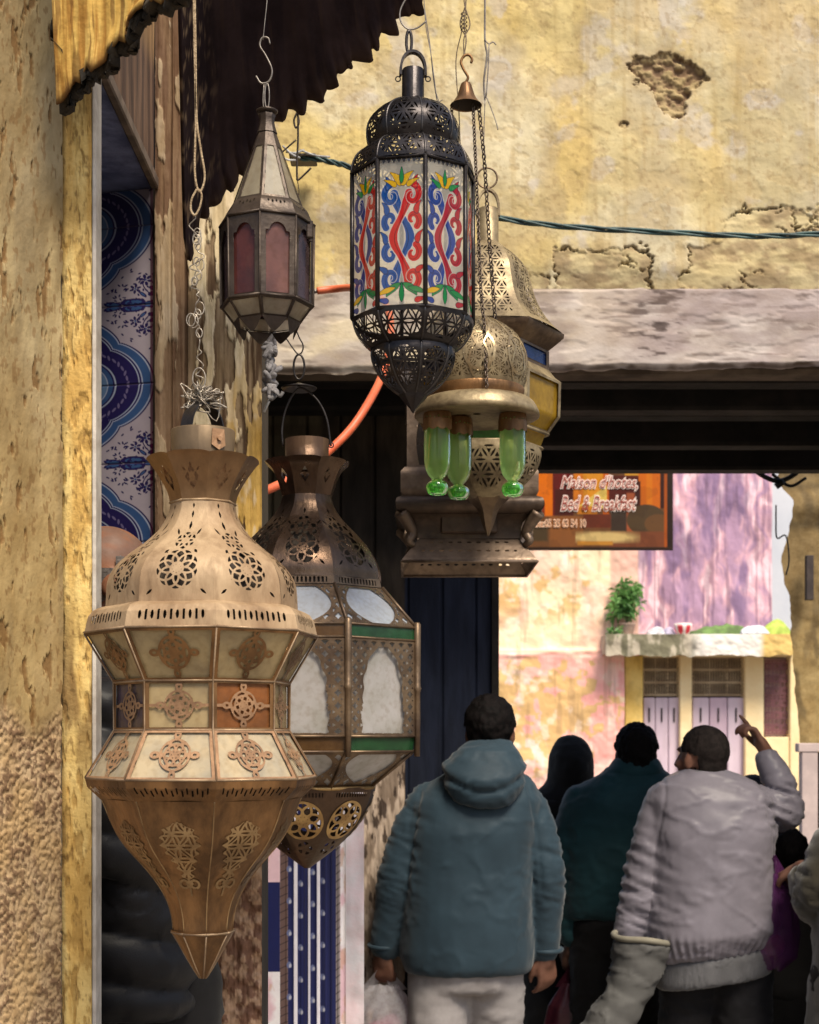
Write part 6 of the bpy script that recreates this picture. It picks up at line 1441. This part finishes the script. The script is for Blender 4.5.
class Person:
    def __init__(s, cx, Y, label, group='people walking through the passage', floor=0.0, skin=(.15, .07, .045)):
        s.cx, s.Y, s.s, s.fl = cx, Y, Y / F, floor; s.X0 = (cx - CX) * s.s; s.label = label; s.group = group; s.skin = skin; s.pr = []; s.root = None
    def P(s, x, y, d=0.0): return np.array([(x - CX) * s.s, s.Y + d, CZ + (HY - y) * s.s])
    def z(s, y): return CZ + (HY - y) * s.s
    def head(s, x, ytop, yaw=0.0, tilt=0.0, k=1.0, d=0.0):
        R = Rz(yaw) @ Rx(tilt); c = np.array([(x - CX) * s.s, s.Y + d, s.z(ytop) - .115 * k]); s.hc, s.hR, s.hk = c, R, k
        T = lambda v: c + R @ (np.array(v) * k); A = s.pr
        A.append(sph(T((0, -.012, .022)), np.array((.074, .092, .090)) * k, R, 20)); A.append(sph(T((0, .028, -.035)), np.array((.058, .060, .078)) * k, R, 18)); A.append(sph(T((0, .045, -.085)), np.array((.032, .030, .026)) * k, R))
        A.append(cap([T((0, .088, .012)), T((0, .104, -.022)), T((0, .108, -.036))], [.008 * k, .011 * k, .014 * k])); A.append(sph(T((0, .082, .022)), np.array((.045, .014, .012)) * k, R)); A.append(sph(T((0, .085, -.066)), np.array((.024, .012, .010)) * k, R))
        for q in (-1, 1):
            A.append(sph(T((q * .075, -.004, -.014)), np.array((.010, .019, .031)) * k, R @ Rz(q * .35), 12)); A.append(sph(T((q * .042, .060, -.030)), np.array((.018, .020, .018)) * k, R))
        A.append(cap([T((0, -.012, -.06)), T((0, -.030, -.12)), T((0, -.035, -.19))], [.056 * k, .056 * k, .070 * k])); s.neck = T((0, -.03, -.16))
    def limb(s, pts, rad): s.pr.append(cap([s.P(*p) for p in pts], rad))
    def finish(s, stand=True, hips=None, voxel=.0065):
        hx = hips if hips is not None else s.cx; hz = s.fl + .93; X = (hx - CX) * s.s; nx = s.neck
        if stand:
            s.pr.append(loft([(X, s.Y, hz - .10, .15, .10), (X, s.Y, hz, .155, .11), (X, s.Y, hz + .15, .135, .10), ((X + nx[0]) / 2, s.Y, hz + .33, .15, .11), (nx[0], s.Y, nx[2] - .12, .15, .10), (nx[0], nx[1], nx[2] - .03, .07, .06)], 20))
            for i, q in enumerate((-1, 1)):
                st = s.stride * q; s.pr.append(cap([(X + q * .085, s.Y, hz - .03), (X + q * .10, s.Y + st * .5 + .02, s.fl + .50), (X + q * .10, s.Y + st, s.fl + .09)], [.085, .058, .04])); s.pr.append(cap([(X + q * .10, s.Y + st, s.fl + .06), (X + q * .11, s.Y + st + .12, s.fl + .04)], [.04, .03]))
        hc, R, k = s.hc, s.hR, s.hk
        def cf(c, nrm):
            l = (c - hc) @ R / k; b = np.broadcast_to(np.array(s.skin), c.shape).copy()
            b = mixc(b, np.array(s.skin) * (1.25, .85, .8), np.exp(-(((l - (0, .1, -.02)) / .035) ** 2).sum(1)) * .6)
            for q in (-1, 1):
                b = mixc(b, (.03, .02, .018), (np.exp(-(((l - (q * .031, .088, .004)) / (.013, .03, .006)) ** 2).sum(1)) > .5) * .9); b = mixc(b, (.03, .022, .018), (np.exp(-(((l - (q * .032, .085, .024)) / (.02, .03, .005)) ** 2).sum(1)) > .45) * .8)
            b = mixc(b, np.array(s.skin) * (1.1, .55, .55), (np.exp(-(((l - (0, .09, -.066)) / (.022, .02, .007)) ** 2).sum(1)) > .4) * .8)
            if s.bald: b = mixc(b, (.16, .14, .125), ss(.35, .6, fbm(l[:, 0] * 90, l[:, 1] * 22, l[:, 2] * 60, 3)) * ss(.045, .075, l[:, 2] + .3 * np.abs(l[:, 0])) * .5)
            return mixc(b, np.array(s.skin) * .6, ss(.5, .7, fbm(c[:, 0] * 25, c[:, 1] * 25, c[:, 2] * 25, 3)) * .3)
        s.root = blob('person', s.pr, voxel, M_skin('skin', s.skin), None, 3, None, cf); tag(s.root, s.label, 'person', s.group); return s.root
    stride = .14; bald = False
    def hair(s, m=None, vol=1.0, low=-.075, front=.050, name='hair', amp=.006, top=None):
        R, k, c0 = s.hR, s.hk, s.hc; T = lambda v: c0 + R @ (np.array(v) * k)
        pr = [sph(T((0, -.016, .028)), np.array((.079 * vol, .096 * vol, .092 * vol)) * k, R, 22), sph(T((0, -.045, -.025)), np.array((.066, .056, .06)) * k, R, 16)]
        def cut(c):
            l = (c - c0) @ R / k; z = l[:, 2]
            if top is not None: return (z > top + .03 * (l[:, 1] > .0)) | (z < low) | (l[:, 1] > front)
            z = z - .014 * (fbm(c[:, 0] * 90, c[:, 1] * 90, c[:, 2] * 30, 3) - .5)
            return (z < low) | ((l[:, 1] > front) & (z < .062)) | ((l[:, 1] > .0) & (z < .015)) | ((np.abs(l[:, 0]) > .062) & (z < .012) & (l[:, 1] > -.04))
        return blob(name, pr, .006, m or M_hair, s.root, 2, lambda c, n_: amp * (fbm(c[:, 0] * 60, c[:, 1] * 60, c[:, 2] * 40, 3) - .4) + .006 * (fbm(c[:, 0] * 160, c[:, 1] * 160, c[:, 2] * 45, 2) - .5), None, cut)
    def jacket(s, rings, arms, m, name='jacket', disp=None, dep=.72, voxel=.010, extra=(), tilt=(), post=1, smooth=4, e=2.4):
        """rings: (y, cx, half-width in pixels[, depth, back offset])"""
        pr = []
        rr_ = []
        for i, r in enumerate(rings):
            y, cx, hw = r[:3]; dp = r[3] if len(r) > 3 else hw * s.s * dep; off = r[4] if len(r) > 4 else 0
            rr_.append(((cx - CX) * s.s, s.Y + off, s.z(y), hw * s.s, dp, r[5] if len(r) > 5 else 0))
        pr.append(loft(rr_[::-1], 32, e))
        for pts, rad in arms: pr.append(cap([s.P(*p) for p in pts], rad, 18))
        pr += list(extra); return blob(name, pr, voxel, m, s.root, smooth, disp, None, None, post)
    def trousers(s, hx, ytop, m, w=.19, name='trousers', seed=1, amp=.010):
        X = (hx - CX) * s.s; z1 = s.z(ytop); hz = s.fl + .80
        pr = [loft([(X, s.Y, hz - .03, w - .02, .13), (X, s.Y, hz + .08, w, .145), (X, s.Y, z1, w - .015, .13)], 24)]
        for q in (-1, 1):
            st = s.stride * q; pr.append(cap([(X + q * .088, s.Y, hz + .04), (X + q * .10, s.Y + st * .5 + .02, s.fl + .48), (X + q * .105, s.Y + st - .01, s.fl + .10)], [.108, .088, .078], 18))
        o = blob(name, pr, .012, m, s.root, 3, folds(amp, seed, (6, 6, 12), elbows=[(X - .1, s.Y, s.fl + .45), (X + .1, s.Y, s.fl + .45)], er=.14)); 
        for q in (-1, 1):
            st = s.stride * q; x = X + q * .11; blob('shoe', [loft([(x, s.Y + st + .05, s.fl + .004, .045, .135), (x, s.Y + st + .05, s.fl + .03, .048, .138), (x, s.Y + st + .04, s.fl + .06, .042, .115), (x, s.Y + st - .01, s.fl + .10, .036, .06)], 20)], .008, mat('shoe_leather', (.03, .025, .022), (.015, .012, .01), 20, .4), s.root, 2)
        return o
def fabric(nm, c, c2=None, rough=.8, sheen=.05, fine=500, bump=.15, scale=6):
    kf = .62; c = [v * kf for v in c]; c2 = [v * kf for v in c2] if c2 else None
    return mat(nm, c, c2 or [v * .72 for v in c], scale, rough, bump=bump, bscale=fine, sheen=sheen, spec=.25)

# ---- 1. man in the petrol blue hooded jacket
p = Person(470, 5.0, 'man in a puffy petrol blue hooded jacket and pale trousers, seen from behind'); s = p.s
p.head(490, 698, yaw=.12, k=.98)
p.limb([(430, 812), (400, 882), (384, 945)], [.035, .035, .03]); p.limb([(521, 812), (545, 882), (546, 950)], [.035, .035, .03])
hand(p.pr, p.P(383, 953, .01), (0.02, .12, -1), (.3, .9, 0), -1, (.6, .95, .95, .95, .95), .95); hand(p.pr, p.P(547, 955, .01), (.02, .1, -1), (-.5, .8, 0), -1, (.4, .4, .55, .65, .75), .98)
p.finish(hips=466)
p.hair(vol=1.10, amp=.014)
p.trousers(466, 955, fabric('pale_trousers', (.50, .47, .47), (.38, .35, .35), fine=350), w=.185, seed=3)
M_petrol = fabric('petrol_cloth', (.030, .064, .092), (.022, .049, .072), .62, .15, 700, .10)
e1, e2 = p.P(397, 880), p.P(552, 880)
p.jacket([(764, 487, 24, .07), (772, 486, 38, .09, -.01), (784, 482, 53, .115, -.015), (800, 477, 62, .14, -.02), (830, 472, 64, .16, -.02), (870, 468, 64, .17), (915, 467, 64, .175), (950, 467, 67, .17), (964, 467, 65, .165), (971, 467, 62, .15)],
         [([(427, 804), (408, 845, -.02), (397, 885, -.01), (386, 946, .02)], [.070, .068, .066, .052]), ([(524, 804), (539, 845, -.02), (546, 885, -.01), (545, 950, .02)], [.068, .066, .061, .050])],
         M_petrol, voxel=.0075, disp=folds(.0065, 2.0, (7, 7, 5), [e1, e2, p.P(467, 960), p.P(412, 820), p.P(541, 820)], .11, .6, seam=(p.P(474, 0)[0], .19, p.z(815))), post=1)
B = MB()
for (x, y) in ((384, 946), (547, 950)): 
    B = MB(); c = p.P(x, y, .02); B.tube([c + [.05 * math.cos(a), .05 * math.sin(a), .004 * math.sin(a)] for a in np.linspace(0, 2 * PI, 20, endpoint=False)], .008, 8, True); B.build('cuff', M_petrol, p.root, True)
# hood: a soft pouch lying on the upper back, mouth upwards
hd_ = [loft([(p.P(482, 806)[0], 5.0 - .15, p.z(806), .05, .04), (p.P(482, 800)[0], 5.0 - .15, p.z(800), .095, .065), (p.P(482, 784)[0], 5.0 - .135, p.z(785), .130, .09), (p.P(483, 768)[0], 5.0 - .10, p.z(768), .134, .11), (p.P(485, 752)[0], 5.0 - .07, p.z(752), .108, .105), (p.P(487, 742)[0], 5.0 - .045, p.z(743), .078, .08), (p.P(488, 739)[0], 5.0 - .04, p.z(739), .055, .05)], 30, 2.1)]
def hoodd(c, n_):
    z = c[:, 2]; x = c[:, 0]; X = p.P(482, 0)[0]
    u = (z - p.z(790)) - ((x - X) ** 2) * 3.2
    return -.010 * np.exp(-(u / .009) ** 2) + folds(.012, 9, (6, 6, 12))(c, n_) + .006 * np.exp(-((u - .03) / .02) ** 2)
blob('hood', hd_, .009, M_petrol, p.root, 4, hoodd, None, None, 1)
man1 = p
# white plastic bag in his left hand
def plastic_bag(name, P0, w, h, m, label, seed, handles=True, dp=.45):
    P0 = np.array(P0)
    def fn(U, V):
        a = U * 2 * PI; t = V; r = w * np.interp(t, [0, .12, .3, .6, .85, 1], [.30, .52, .82, 1.0, .92, .25])
        pl_ = 1 + .10 * np.sin(a * 7 + seed + 3 * t) * (1 - t) + .12 * (fbm(np.cos(a) * 2 + seed, np.sin(a) * 2, t * 5, 4) - .5)
        x = np.cos(a) * r * pl_; y = np.sin(a) * r * dp * pl_; z = -t * h + .02 * (fbm(np.cos(a) * 3, np.sin(a) * 3, seed, 2) - .5)
        return np.stack([P0[0] + x, P0[1] + y, P0[2] - .055 + z], -1)
    r = thing(name, (P0[0], P0[1], P0[2] - .055 - h), label, 'bag')
    patch('bag_body', fn, 90, 70, m, r)
    for q in (-1, 1):
        def hf(U, V, q=q):
            t = U; x = q * w * .30 * np.sin(t * PI * .5 + .0) * (1 - 0 * t) ; w_ = .012 + .028 * t
            X = P0[0] + q * (w * .36) * t + (V - .5) * w_ * 1.4; Y = P0[1] + (V - .5) * .03 + q * .004; Z = P0[2] + .012 - t * .085
            return np.stack([X, Y, Z], -1)
        patch('bag_handle', hf, 12, 6, m, r)
    return r
M_wb = pane_mat('white_film', (.62, .60, .64), .55, .25, transl=.45, c2=(.75, .73, .76))
h1 = p.P(383, 970, .03)
plastic_bag('plastic_bag', h1, .15, .30, M_wb, 'thin white plastic carrier bag hanging from the left hand of the man in blue', 1.0)
o = blob('bundle', [sph(h1 + [.0, 0, -.24], (.075, .045, .07)), sph(h1 + [.03, .01, -.20], (.045, .04, .05))], .01, mat('pink_bundle', (.42, .06, .14), (.28, .04, .09), 20, .6), None, 2, lambda c, n_: .012 * (fbm(c[:, 0] * 40, c[:, 1] * 40, c[:, 2] * 40, 3) - .5)); tag(o, 'dark pink bundle showing inside the white plastic bag', 'bundle')

# ---- 2. woman in black headscarf and robe
p = Person(568, 6.3, 'woman in a black headscarf and long black robe, walking between the blue and teal jackets', skin=(.2, .1, .07))
p.head(571, 738, k=.95); p.finish(hips=565)
M_blk = fabric('black_cloth', (.0075, .0065, .0075), (.005, .0045, .005), .9, .1)
p.jacket([(735, 571, 4, .02), (738, 571, 11, .05), (745, 571, 18, .09), (757, 571, 22, .13), (770, 571, 22.5, .14), (784, 570, 24, .11), (794, 569, 36, .12), (806, 567, 43, .13)], [], M_blk, 'headscarf', folds(.008, 5, (10, 10, 8)), smooth=3, e=2.0)
p.jacket([(796, 568, 34, .11), (806, 567, 45, .13), (830, 565, 47, .15), (880, 564, 46, .16), (950, 563, 50, .18), (1050, 563, 56, .2), (1110, 563, 60, .22)], [([(535, 812), (528, 870), (534, 930)], [.07, .065, .05]), ([(600, 812), (608, 870), (600, 930)], [.07, .065, .05])], M_blk, 'robe', folds(.014, 6, (9, 9, 2)), voxel=.014, e=2.1)

# ---- 3. man in the teal jacket
p = Person(622, 5.95, 'man with tousled black hair in a dark teal jacket, right of the headscarf', skin=(.10, .05, .035))
p.head(636, 725, k=.99)
p.limb([(577, 806), (567, 870), (570, 935)], [.05, .04, .03]); p.limb([(670, 806), (680, 870), (676, 935)], [.05, .04, .03])
hand(p.pr, p.P(571, 945, 0), (0, .1, -1), (.3, .9, 0), -1, (.6, .95, .95, .95, .95)); hand(p.pr, p.P(676, 942, 0), (0, .1, -1), (-.5, .8, 0), -1)
p.finish(hips=618); p.hair(vol=1.06, amp=.022)
p.trousers(618, 905, fabric('black_denim', (.010, .009, .010)), seed=5)
M_teal = fabric('teal_cloth', (.010, .066, .082), (.007, .048, .060), .75, .2)
p.jacket([(766, 635, 22, .075), (774, 634, 34, .09), (788, 628, 52, .12), (804, 623, 58, .14, -.01), (840, 620, 57, .15), (880, 618, 57, .16), (910, 617, 56, .155), (917, 617, 54, .14)],
         [([(582, 804), (567, 845), (563, 885), (570, 936)], [.078, .072, .066, .05]), ([(664, 804), (679, 845), (683, 885), (676, 936)], [.078, .072, .066, .05])], M_teal, disp=folds(.012, 12, (7, 7, 6), [p.P(566, 880), p.P(680, 880)]))
p.jacket([(758, 636, 22, .085), (763, 636, 24, .09), (771, 635, 29, .10), (779, 633, 27, .09)], [], M_teal, 'collar', folds(.006, 13), voxel=.009)
M_rb = pane_mat('maroon_film', (.09, .018, .03), .93, .3, transl=.3, c2=(.05, .01, .02))
plastic_bag('maroon_bag', p.P(571, 968, .0), .105, .30, M_rb, 'dark maroon plastic bag held low by the man in the teal jacket', 3.0)

# ---- 4. man in the grey bomber jacket, pointing
p = Person(712, 5.3, 'man in a silver grey bomber jacket pointing up with his raised right hand', skin=(.24, .115, .075))
p.stride = -.12
p.head(701, 726, yaw=-.70, tilt=.10, k=.97)
p.limb([(752, 803), (784, 810, .02), (768, 757, .04)], [.05, .045, .028]); p.limb([(662, 815), (642, 880), (628, 935, -.01)], [.05, .042, .03])
# raised hand: index straight up, the others half open to the left
W = p.P(768, 750, .04); D = np.array([-.50, .1, .86])
hand(p.pr, W, D, (-.9, .0, -.35), -1, (.0, .06, .75, .95, 1.0), .98, .2)
hand(p.pr, p.P(626, 942, -.02), (-.25, -.05, -1), (.8, -.4, -.2), -1, (.3, .55, .6, .6, .6), 1.0)
p.finish(hips=716)
p.hair(mat('greying_hair', (.014, .011, .010), (.026, .020, .018), 60, .8, bump=.5, bscale=260, spec=.1), vol=1.0, amp=.003)
p.trousers(716, 945, fabric('black_cotton', (.012, .011, .014)), w=.195, seed=8)
M_bom = fabric('silver_nylon', (.31, .285, .335), (.24, .22, .26), .40, .1, 400, .10, scale=5)
M_rib = fabric('ribbed_knit', (.19, .19, .205), (.14, .14, .15), .9, .3, 300, .5)
eL, eR = p.P(643, 880), p.P(793, 812)
def bomd(c, n_):
    b = folds(.0095, 21, (6, 6, 6), [eL, eR, p.P(640, 910), p.P(755, 805), p.P(770, 815)], .095, .9, hem=p.z(945), seam=(p.P(709, 0)[0], .185, p.z(815)))(c, n_)
    sl = np.exp(-(((c - eL) / (.1, .12, .16)) ** 2).sum(1)); return b + sl * .006 * np.sin(c[:, 2] * 120 + c[:, 0] * 60)
p.jacket([(770, 704, 22, .075, .0), (776, 705, 36, .095, -.005), (786, 706, 52, .12, -.01), (800, 709, 61, .14, -.02), (830, 710, 62, .165, -.02), (870, 711, 62, .175, -.01), (905, 711, 64, .18, -.01, .03), (932, 711, 66, .185, -.01, .09), (948, 711, 62, .165, 0, .14), (953, 711, 59, .15, 0, .15)],
         [([(665, 806), (651, 845, -.02), (643, 882, -.02), (629, 934, -.01)], [.080, .074, .068, .055]), ([(752, 804), (776, 810, .0), (786, 806, .02), (779, 778, .03), (770, 760, .04)], [.074, .066, .058, .052, .044])], M_bom, disp=bomd, post=1, voxel=.0075)
def ribd(c, n_): return .0022 * np.sin(np.arctan2(c[:, 1] - p.Y, c[:, 0] - p.P(714, 0)[0]) * 110)
blob('waistband', [loft([(p.P(713, 0)[0], p.Y, p.z(980), .198, .145, .16), (p.P(713, 0)[0], p.Y, p.z(974), .206, .152, .16), (p.P(714, 0)[0], p.Y, p.z(955), .212, .158, .16), (p.P(714, 0)[0], p.Y, p.z(950), .20, .15, .16)], 36, 2.4)], .008, M_rib, p.root, 2, ribd)
blob('collar', [loft([(p.P(702, 0)[0], p.Y - .01, p.z(786), .105, .09), (p.P(702, 0)[0], p.Y - .01, p.z(777), .094, .086), (p.P(702, 0)[0], p.Y - .01, p.z(770), .078, .076)], 30, 2.1)], .008, M_rib, p.root, 2)
# rolled grey jacket under his left arm
rr_ = [loft([(p.P(604, 0)[0], p.Y - .10, p.z(1046), .070, .07), (p.P(600, 0)[0], p.Y - .10, p.z(1030), .086, .08), (p.P(610, 0)[0], p.Y - .10, p.z(1010), .090, .085), (p.P(624, 0)[0], p.Y - .10, p.z(988), .078, .08), (p.P(633, 0)[0], p.Y - .09, p.z(968), .086, .085), (p.P(638, 0)[0], p.Y - .08, p.z(948), .098, .09, .1), (p.P(639, 0)[0], p.Y - .08, p.z(938), .100, .092, -.10)], 30, 2.2)]
rj_ = thing('rolled_coat', (p.P(625, 0)[0], p.Y - .09, p.z(1046)), 'rolled up grey padded coat with a cream edge carried by the man in grey', 'coat')
def rd(c, n_):
    u = (c[:, 2] - p.z(990)) * .9 + (c[:, 0] - p.P(625, 0)[0]) * .5; return .004 * np.abs(np.sin(u * 40)) + folds(.014, 31, (9, 9, 12))(c, n_)
blob('quilting', rr_, .009, fabric('grey_quilt', (.15, .148, .142), (.10, .098, .095), .7), rj_, 3, rd)
B = MB(); c_ = p.P(639, 935, -.08); B.tube([c_ + [.100 * math.cos(a), .092 * math.sin(a), -.010 * math.cos(a) + .004 * math.sin(a * 3)] for a in np.linspace(0, 2 * PI, 36, endpoint=False)], .011, 8, True); B.build('cream_edge', fabric('cream_cord', (.38, .35, .27)), rj_, True)

# ---- 5. person in a dark cap, mostly hidden
p = Person(752, 6.2, 'short person in a dark knitted cap, showing just behind the raised arm', skin=(.12, .06, .04))
p.head(752, 777, k=.95); p.limb([(715, 850), (708, 910), (712, 970)], [.045, .04, .03]); p.limb([(790, 850), (797, 910), (792, 970)], [.045, .04, .03])
hand(p.pr, p.P(712, 976), (0, .1, -1), (.5, .8, 0), 1); hand(p.pr, p.P(792, 976), (0, .1, -1), (-.5, .8, 0), -1); p.finish(hips=752)
p.hair(M_blk, vol=1.08, low=-.02, front=.2, name='cap', amp=.003); p.trousers(752, 930, fabric('soft_black', (.012, .011, .012)), w=.17, seed=9)
p.jacket([(815, 752, 20, .07), (828, 752, 40, .10), (850, 752, 46, .13), (900, 752, 46, .14), (950, 752, 47, .14), (960, 752, 45, .13)], [([(716, 846), (706, 900), (712, 962)], [.07, .06, .045]), ([(788, 846), (798, 900), (792, 962)], [.07, .06, .045])], fabric('charcoal_cloth', (.018, .016, .017)), disp=folds(.01, 15))

# ---- 6. child with black hair behind the purple bag
p = Person(787, 5.7, 'child with black hair in dark clothes beside the olive coat', skin=(.12, .06, .04))
p.stride = .08; p.head(787, 829, k=.92); p.limb([(760, 905), (756, 945), (760, 985)], [.035, .03, .025]); p.limb([(814, 905), (818, 945), (814, 985)], [.035, .03, .025])
hand(p.pr, p.P(760, 990), (0, .1, -1), (.5, .8, 0), 1, k=.8); hand(p.pr, p.P(814, 990), (0, .1, -1), (-.5, .8, 0), -1, k=.8)
hc_ = p.hc
X = p.P(787, 0)[0]
p.pr.append(loft([(X, p.Y, .45, .11, .09), (X, p.Y, .62, .12, .09), (X, p.Y, .85, .11, .08), (X, p.Y, 1.0, .07, .06)], 20))
for q_ in (-1, 1): p.pr.append(cap([(X + q_ * .06, p.Y, .55), (X + q_ * .07, p.Y, .3), (X + q_ * .07, p.Y, .06)], [.06, .045, .035]))
p.finish(stand=False); p.hair(M_hair, vol=1.04, amp=.012)
p.jacket([(888, 787, 18, .06), (898, 787, 32, .085), (915, 787, 36, .10), (950, 787, 35, .11), (990, 787, 36, .11), (998, 787, 34, .10)], [([(760, 908), (754, 945), (760, 980)], [.052, .045, .036]), ([(814, 908), (820, 945), (814, 980)], [.052, .045, .036])], MATS['charcoal_cloth'], disp=folds(.008, 16))
blob('trousers', [loft([(X, p.Y, .50, .12, .10), (X, p.Y, .66, .125, .105)], 20)] + [cap([(X + q_ * .06, p.Y, .52), (X + q_ * .07, p.Y, .3), (X + q_ * .07, p.Y, .09)], [.075, .06, .055]) for q_ in (-1, 1)], .012, MATS['soft_black'], p.root, 3, folds(.008, 4))
for q_ in (-1, 1): blob('shoe', [loft([(X + q_ * .075, p.Y + .04, .004, .035, .10), (X + q_ * .075, p.Y + .04, .04, .036, .10), (X + q_ * .07, p.Y, .085, .03, .045)], 18)], .008, MATS['shoe_leather'], p.root, 2)

# ---- 7. person in the olive coat at the right edge
p = Person(872, 4.9, 'person in a long olive brown coat cut off by the right edge', skin=(.2, .1, .07))
p.head(872, 752, k=.96); p.limb([(840, 850), (828, 905), (822, 880, .18)], [.05, .045, .03]); p.limb([(916, 850), (925, 915), (920, 975)], [.05, .045, .03])
hand(p.pr, p.P(816, 876, .24), (-.2, .8, -.3), (0, 0, -1), 1, (.6, .9, .9, .9, .9)); hand(p.pr, p.P(920, 982), (0, .1, -1), (-.5, .8, 0), -1); p.finish(hips=872)
p.hair(M_hair, vol=1.04); p.trousers(872, 960, MATS['soft_black'], w=.17, seed=10)
M_ol = fabric('olive_wool', (.052, .042, .022), (.036, .029, .016), .9, .4, 260, .4)
p.jacket([(806, 872, 24, .08), (816, 872, 42, .10), (834, 878, 56, .13), (860, 880, 60, .15), (910, 880, 62, .16), (980, 880, 68, .17), (1060, 880, 74, .19), (1100, 880, 74, .19)], [([(838, 845), (824, 880, .02), (819, 905, .06), (818, 884, .17)], [.080, .074, .068, .055]), ([(918, 845), (930, 900), (922, 968)], [.078, .07, .05])], M_ol, 'coat', folds(.014, 17, (7, 7, 4), [p.P(805, 890)]), voxel=.013)
M_pbag = pane_mat('purple_film', (.13, .035, .14), .80, .15, transl=.4, c2=(.07, .02, .08))
h7 = p.P(797, 866, .30)
plastic_bag('purple_bag', h7, .085, .33, M_pbag, 'shiny translucent purple bag hanging in front of the olive coat', 7.0)
o = blob('red_packet', [sph(h7 + [-.01, 0, -.30], (.05, .03, .045))], .01, mat('red_packet', (.36, .05, .05), (.2, .03, .05), 20, .5), None, 2); tag(o, 'small red packet at the bottom of the purple bag', 'packet')

# ---- 8. shopkeeper in the doorway behind the pilaster, facing right
p = Person(118, 3.0, 'balding man in a black puffer jacket standing in the tiled doorway', 'people', floor=.284, skin=(.32, .14, .075)); p.bald = True
p.group = None; p.stride = .06
p.head(112, 525, yaw=1.35, tilt=-.08, k=1.0)
p.limb([(122, 700, -.17), (118, 800, -.19), (150, 880, -.15)], [.05, .045, .03]); p.limb([(122, 700, .14), (120, 800, .16), (150, 880, .12)], [.05, .045, .03])
hand(p.pr, p.P(156, 888, -.14), (.8, .1, -.3), (0, .7, -.6), 1); hand(p.pr, p.P(156, 888, .1), (.8, -.1, -.3), (0, -.7, -.6), -1)
p.finish(hips=122)
p.hair(M_bald, vol=1.03, low=-.08, front=.02, top=.02, amp=.002)
M_puff = fabric('puffer_black', (.010, .010, .014), (.007, .007, .010), .5, .05, 300, .1); M_navy = fabric('navy_knit', (.016, .020, .045))
p.trousers(124, 985, MATS['soft_black'], w=.13, seed=12)
def puff(c, n_): return .026 * (np.abs(np.sin((c[:, 2] - .04 * np.sin(c[:, 0] * 6)) * PI / .095)) ** .6) - .010 + folds(.008, 19)(c, n_)
p.jacket([(668, 108, 24, .07), (684, 110, 42, .11), (710, 114, 60, .17), (770, 120, 66, .19), (850, 126, 70, .20), (930, 130, 73, .21), (985, 130, 71, .20), (1000, 128, 66, .18)],
         [([(118, 712, -.19), (114, 800, -.22), (150, 875, -.17)], [.075, .07, .055]), ([(118, 712, .13), (116, 800, .15), (150, 875, .12)], [.07, .065, .05])], M_puff, 'puffer_jacket', puff, voxel=.010, post=0, smooth=3)
p.jacket([(640, 109, 32, .066), (655, 109, 38, .08), (676, 110, 40, .085)], [], M_navy, 'collar', folds(.004, 3), voxel=.009)
# ================================================================== CAMERA, LIGHT
cam = bpy.data.cameras.new('camera'); co = bpy.data.objects.new('camera', cam); COL.objects.link(co)
co.location = (0, 0, CZ); co.rotation_euler = (PI / 2, 0, 0); cam.lens = 36 * F / 1024; cam.sensor_width = 36; cam.sensor_fit = 'AUTO'
cam.shift_y = (HY - 512) / 1024; cam.clip_end = 200; cam.clip_start = .05
cam.dof.use_dof = True; cam.dof.focus_distance = 2.6; cam.dof.aperture_fstop = 11.0
scene.camera = co
EL, AZ = 54, 155     # sun elevation; azimuth clockwise from +Y
w = bpy.data.worlds.new('World'); scene.world = w; w.use_nodes = True; t = w.node_tree; bgn = t.nodes['Background']
sky = t.nodes.new('ShaderNodeTexSky'); sky.sky_type = 'NISHITA'; sky.sun_disc = False; sky.sun_elevation = math.radians(EL); sky.sun_rotation = math.radians(AZ); sky.dust_density = 3.0; sky.air_density = 1.0
t.links.new(sky.outputs[0], bgn.inputs[0]); bgn.inputs[1].default_value = .15
sd_ = bpy.data.lights.new('sun', 'SUN'); so = bpy.data.objects.new('sun', sd_); COL.objects.link(so); sd_.energy = 4.8; sd_.angle = math.radians(20); sd_.color = (1, .89, .72)
e, a = math.radians(EL), math.radians(AZ); dv = Vector((math.sin(a) * math.cos(e), math.cos(a) * math.cos(e), math.sin(e)))
so.rotation_euler = dv.to_track_quat('Z', 'Y').to_euler(); so.location = (0, -2, 6)
scene.view_settings.view_transform = 'Standard'; scene.view_settings.look = 'None'; scene.view_settings.exposure = 0
scene.cycles.transparent_max_bounces = 24; scene.cycles.max_bounces = 8
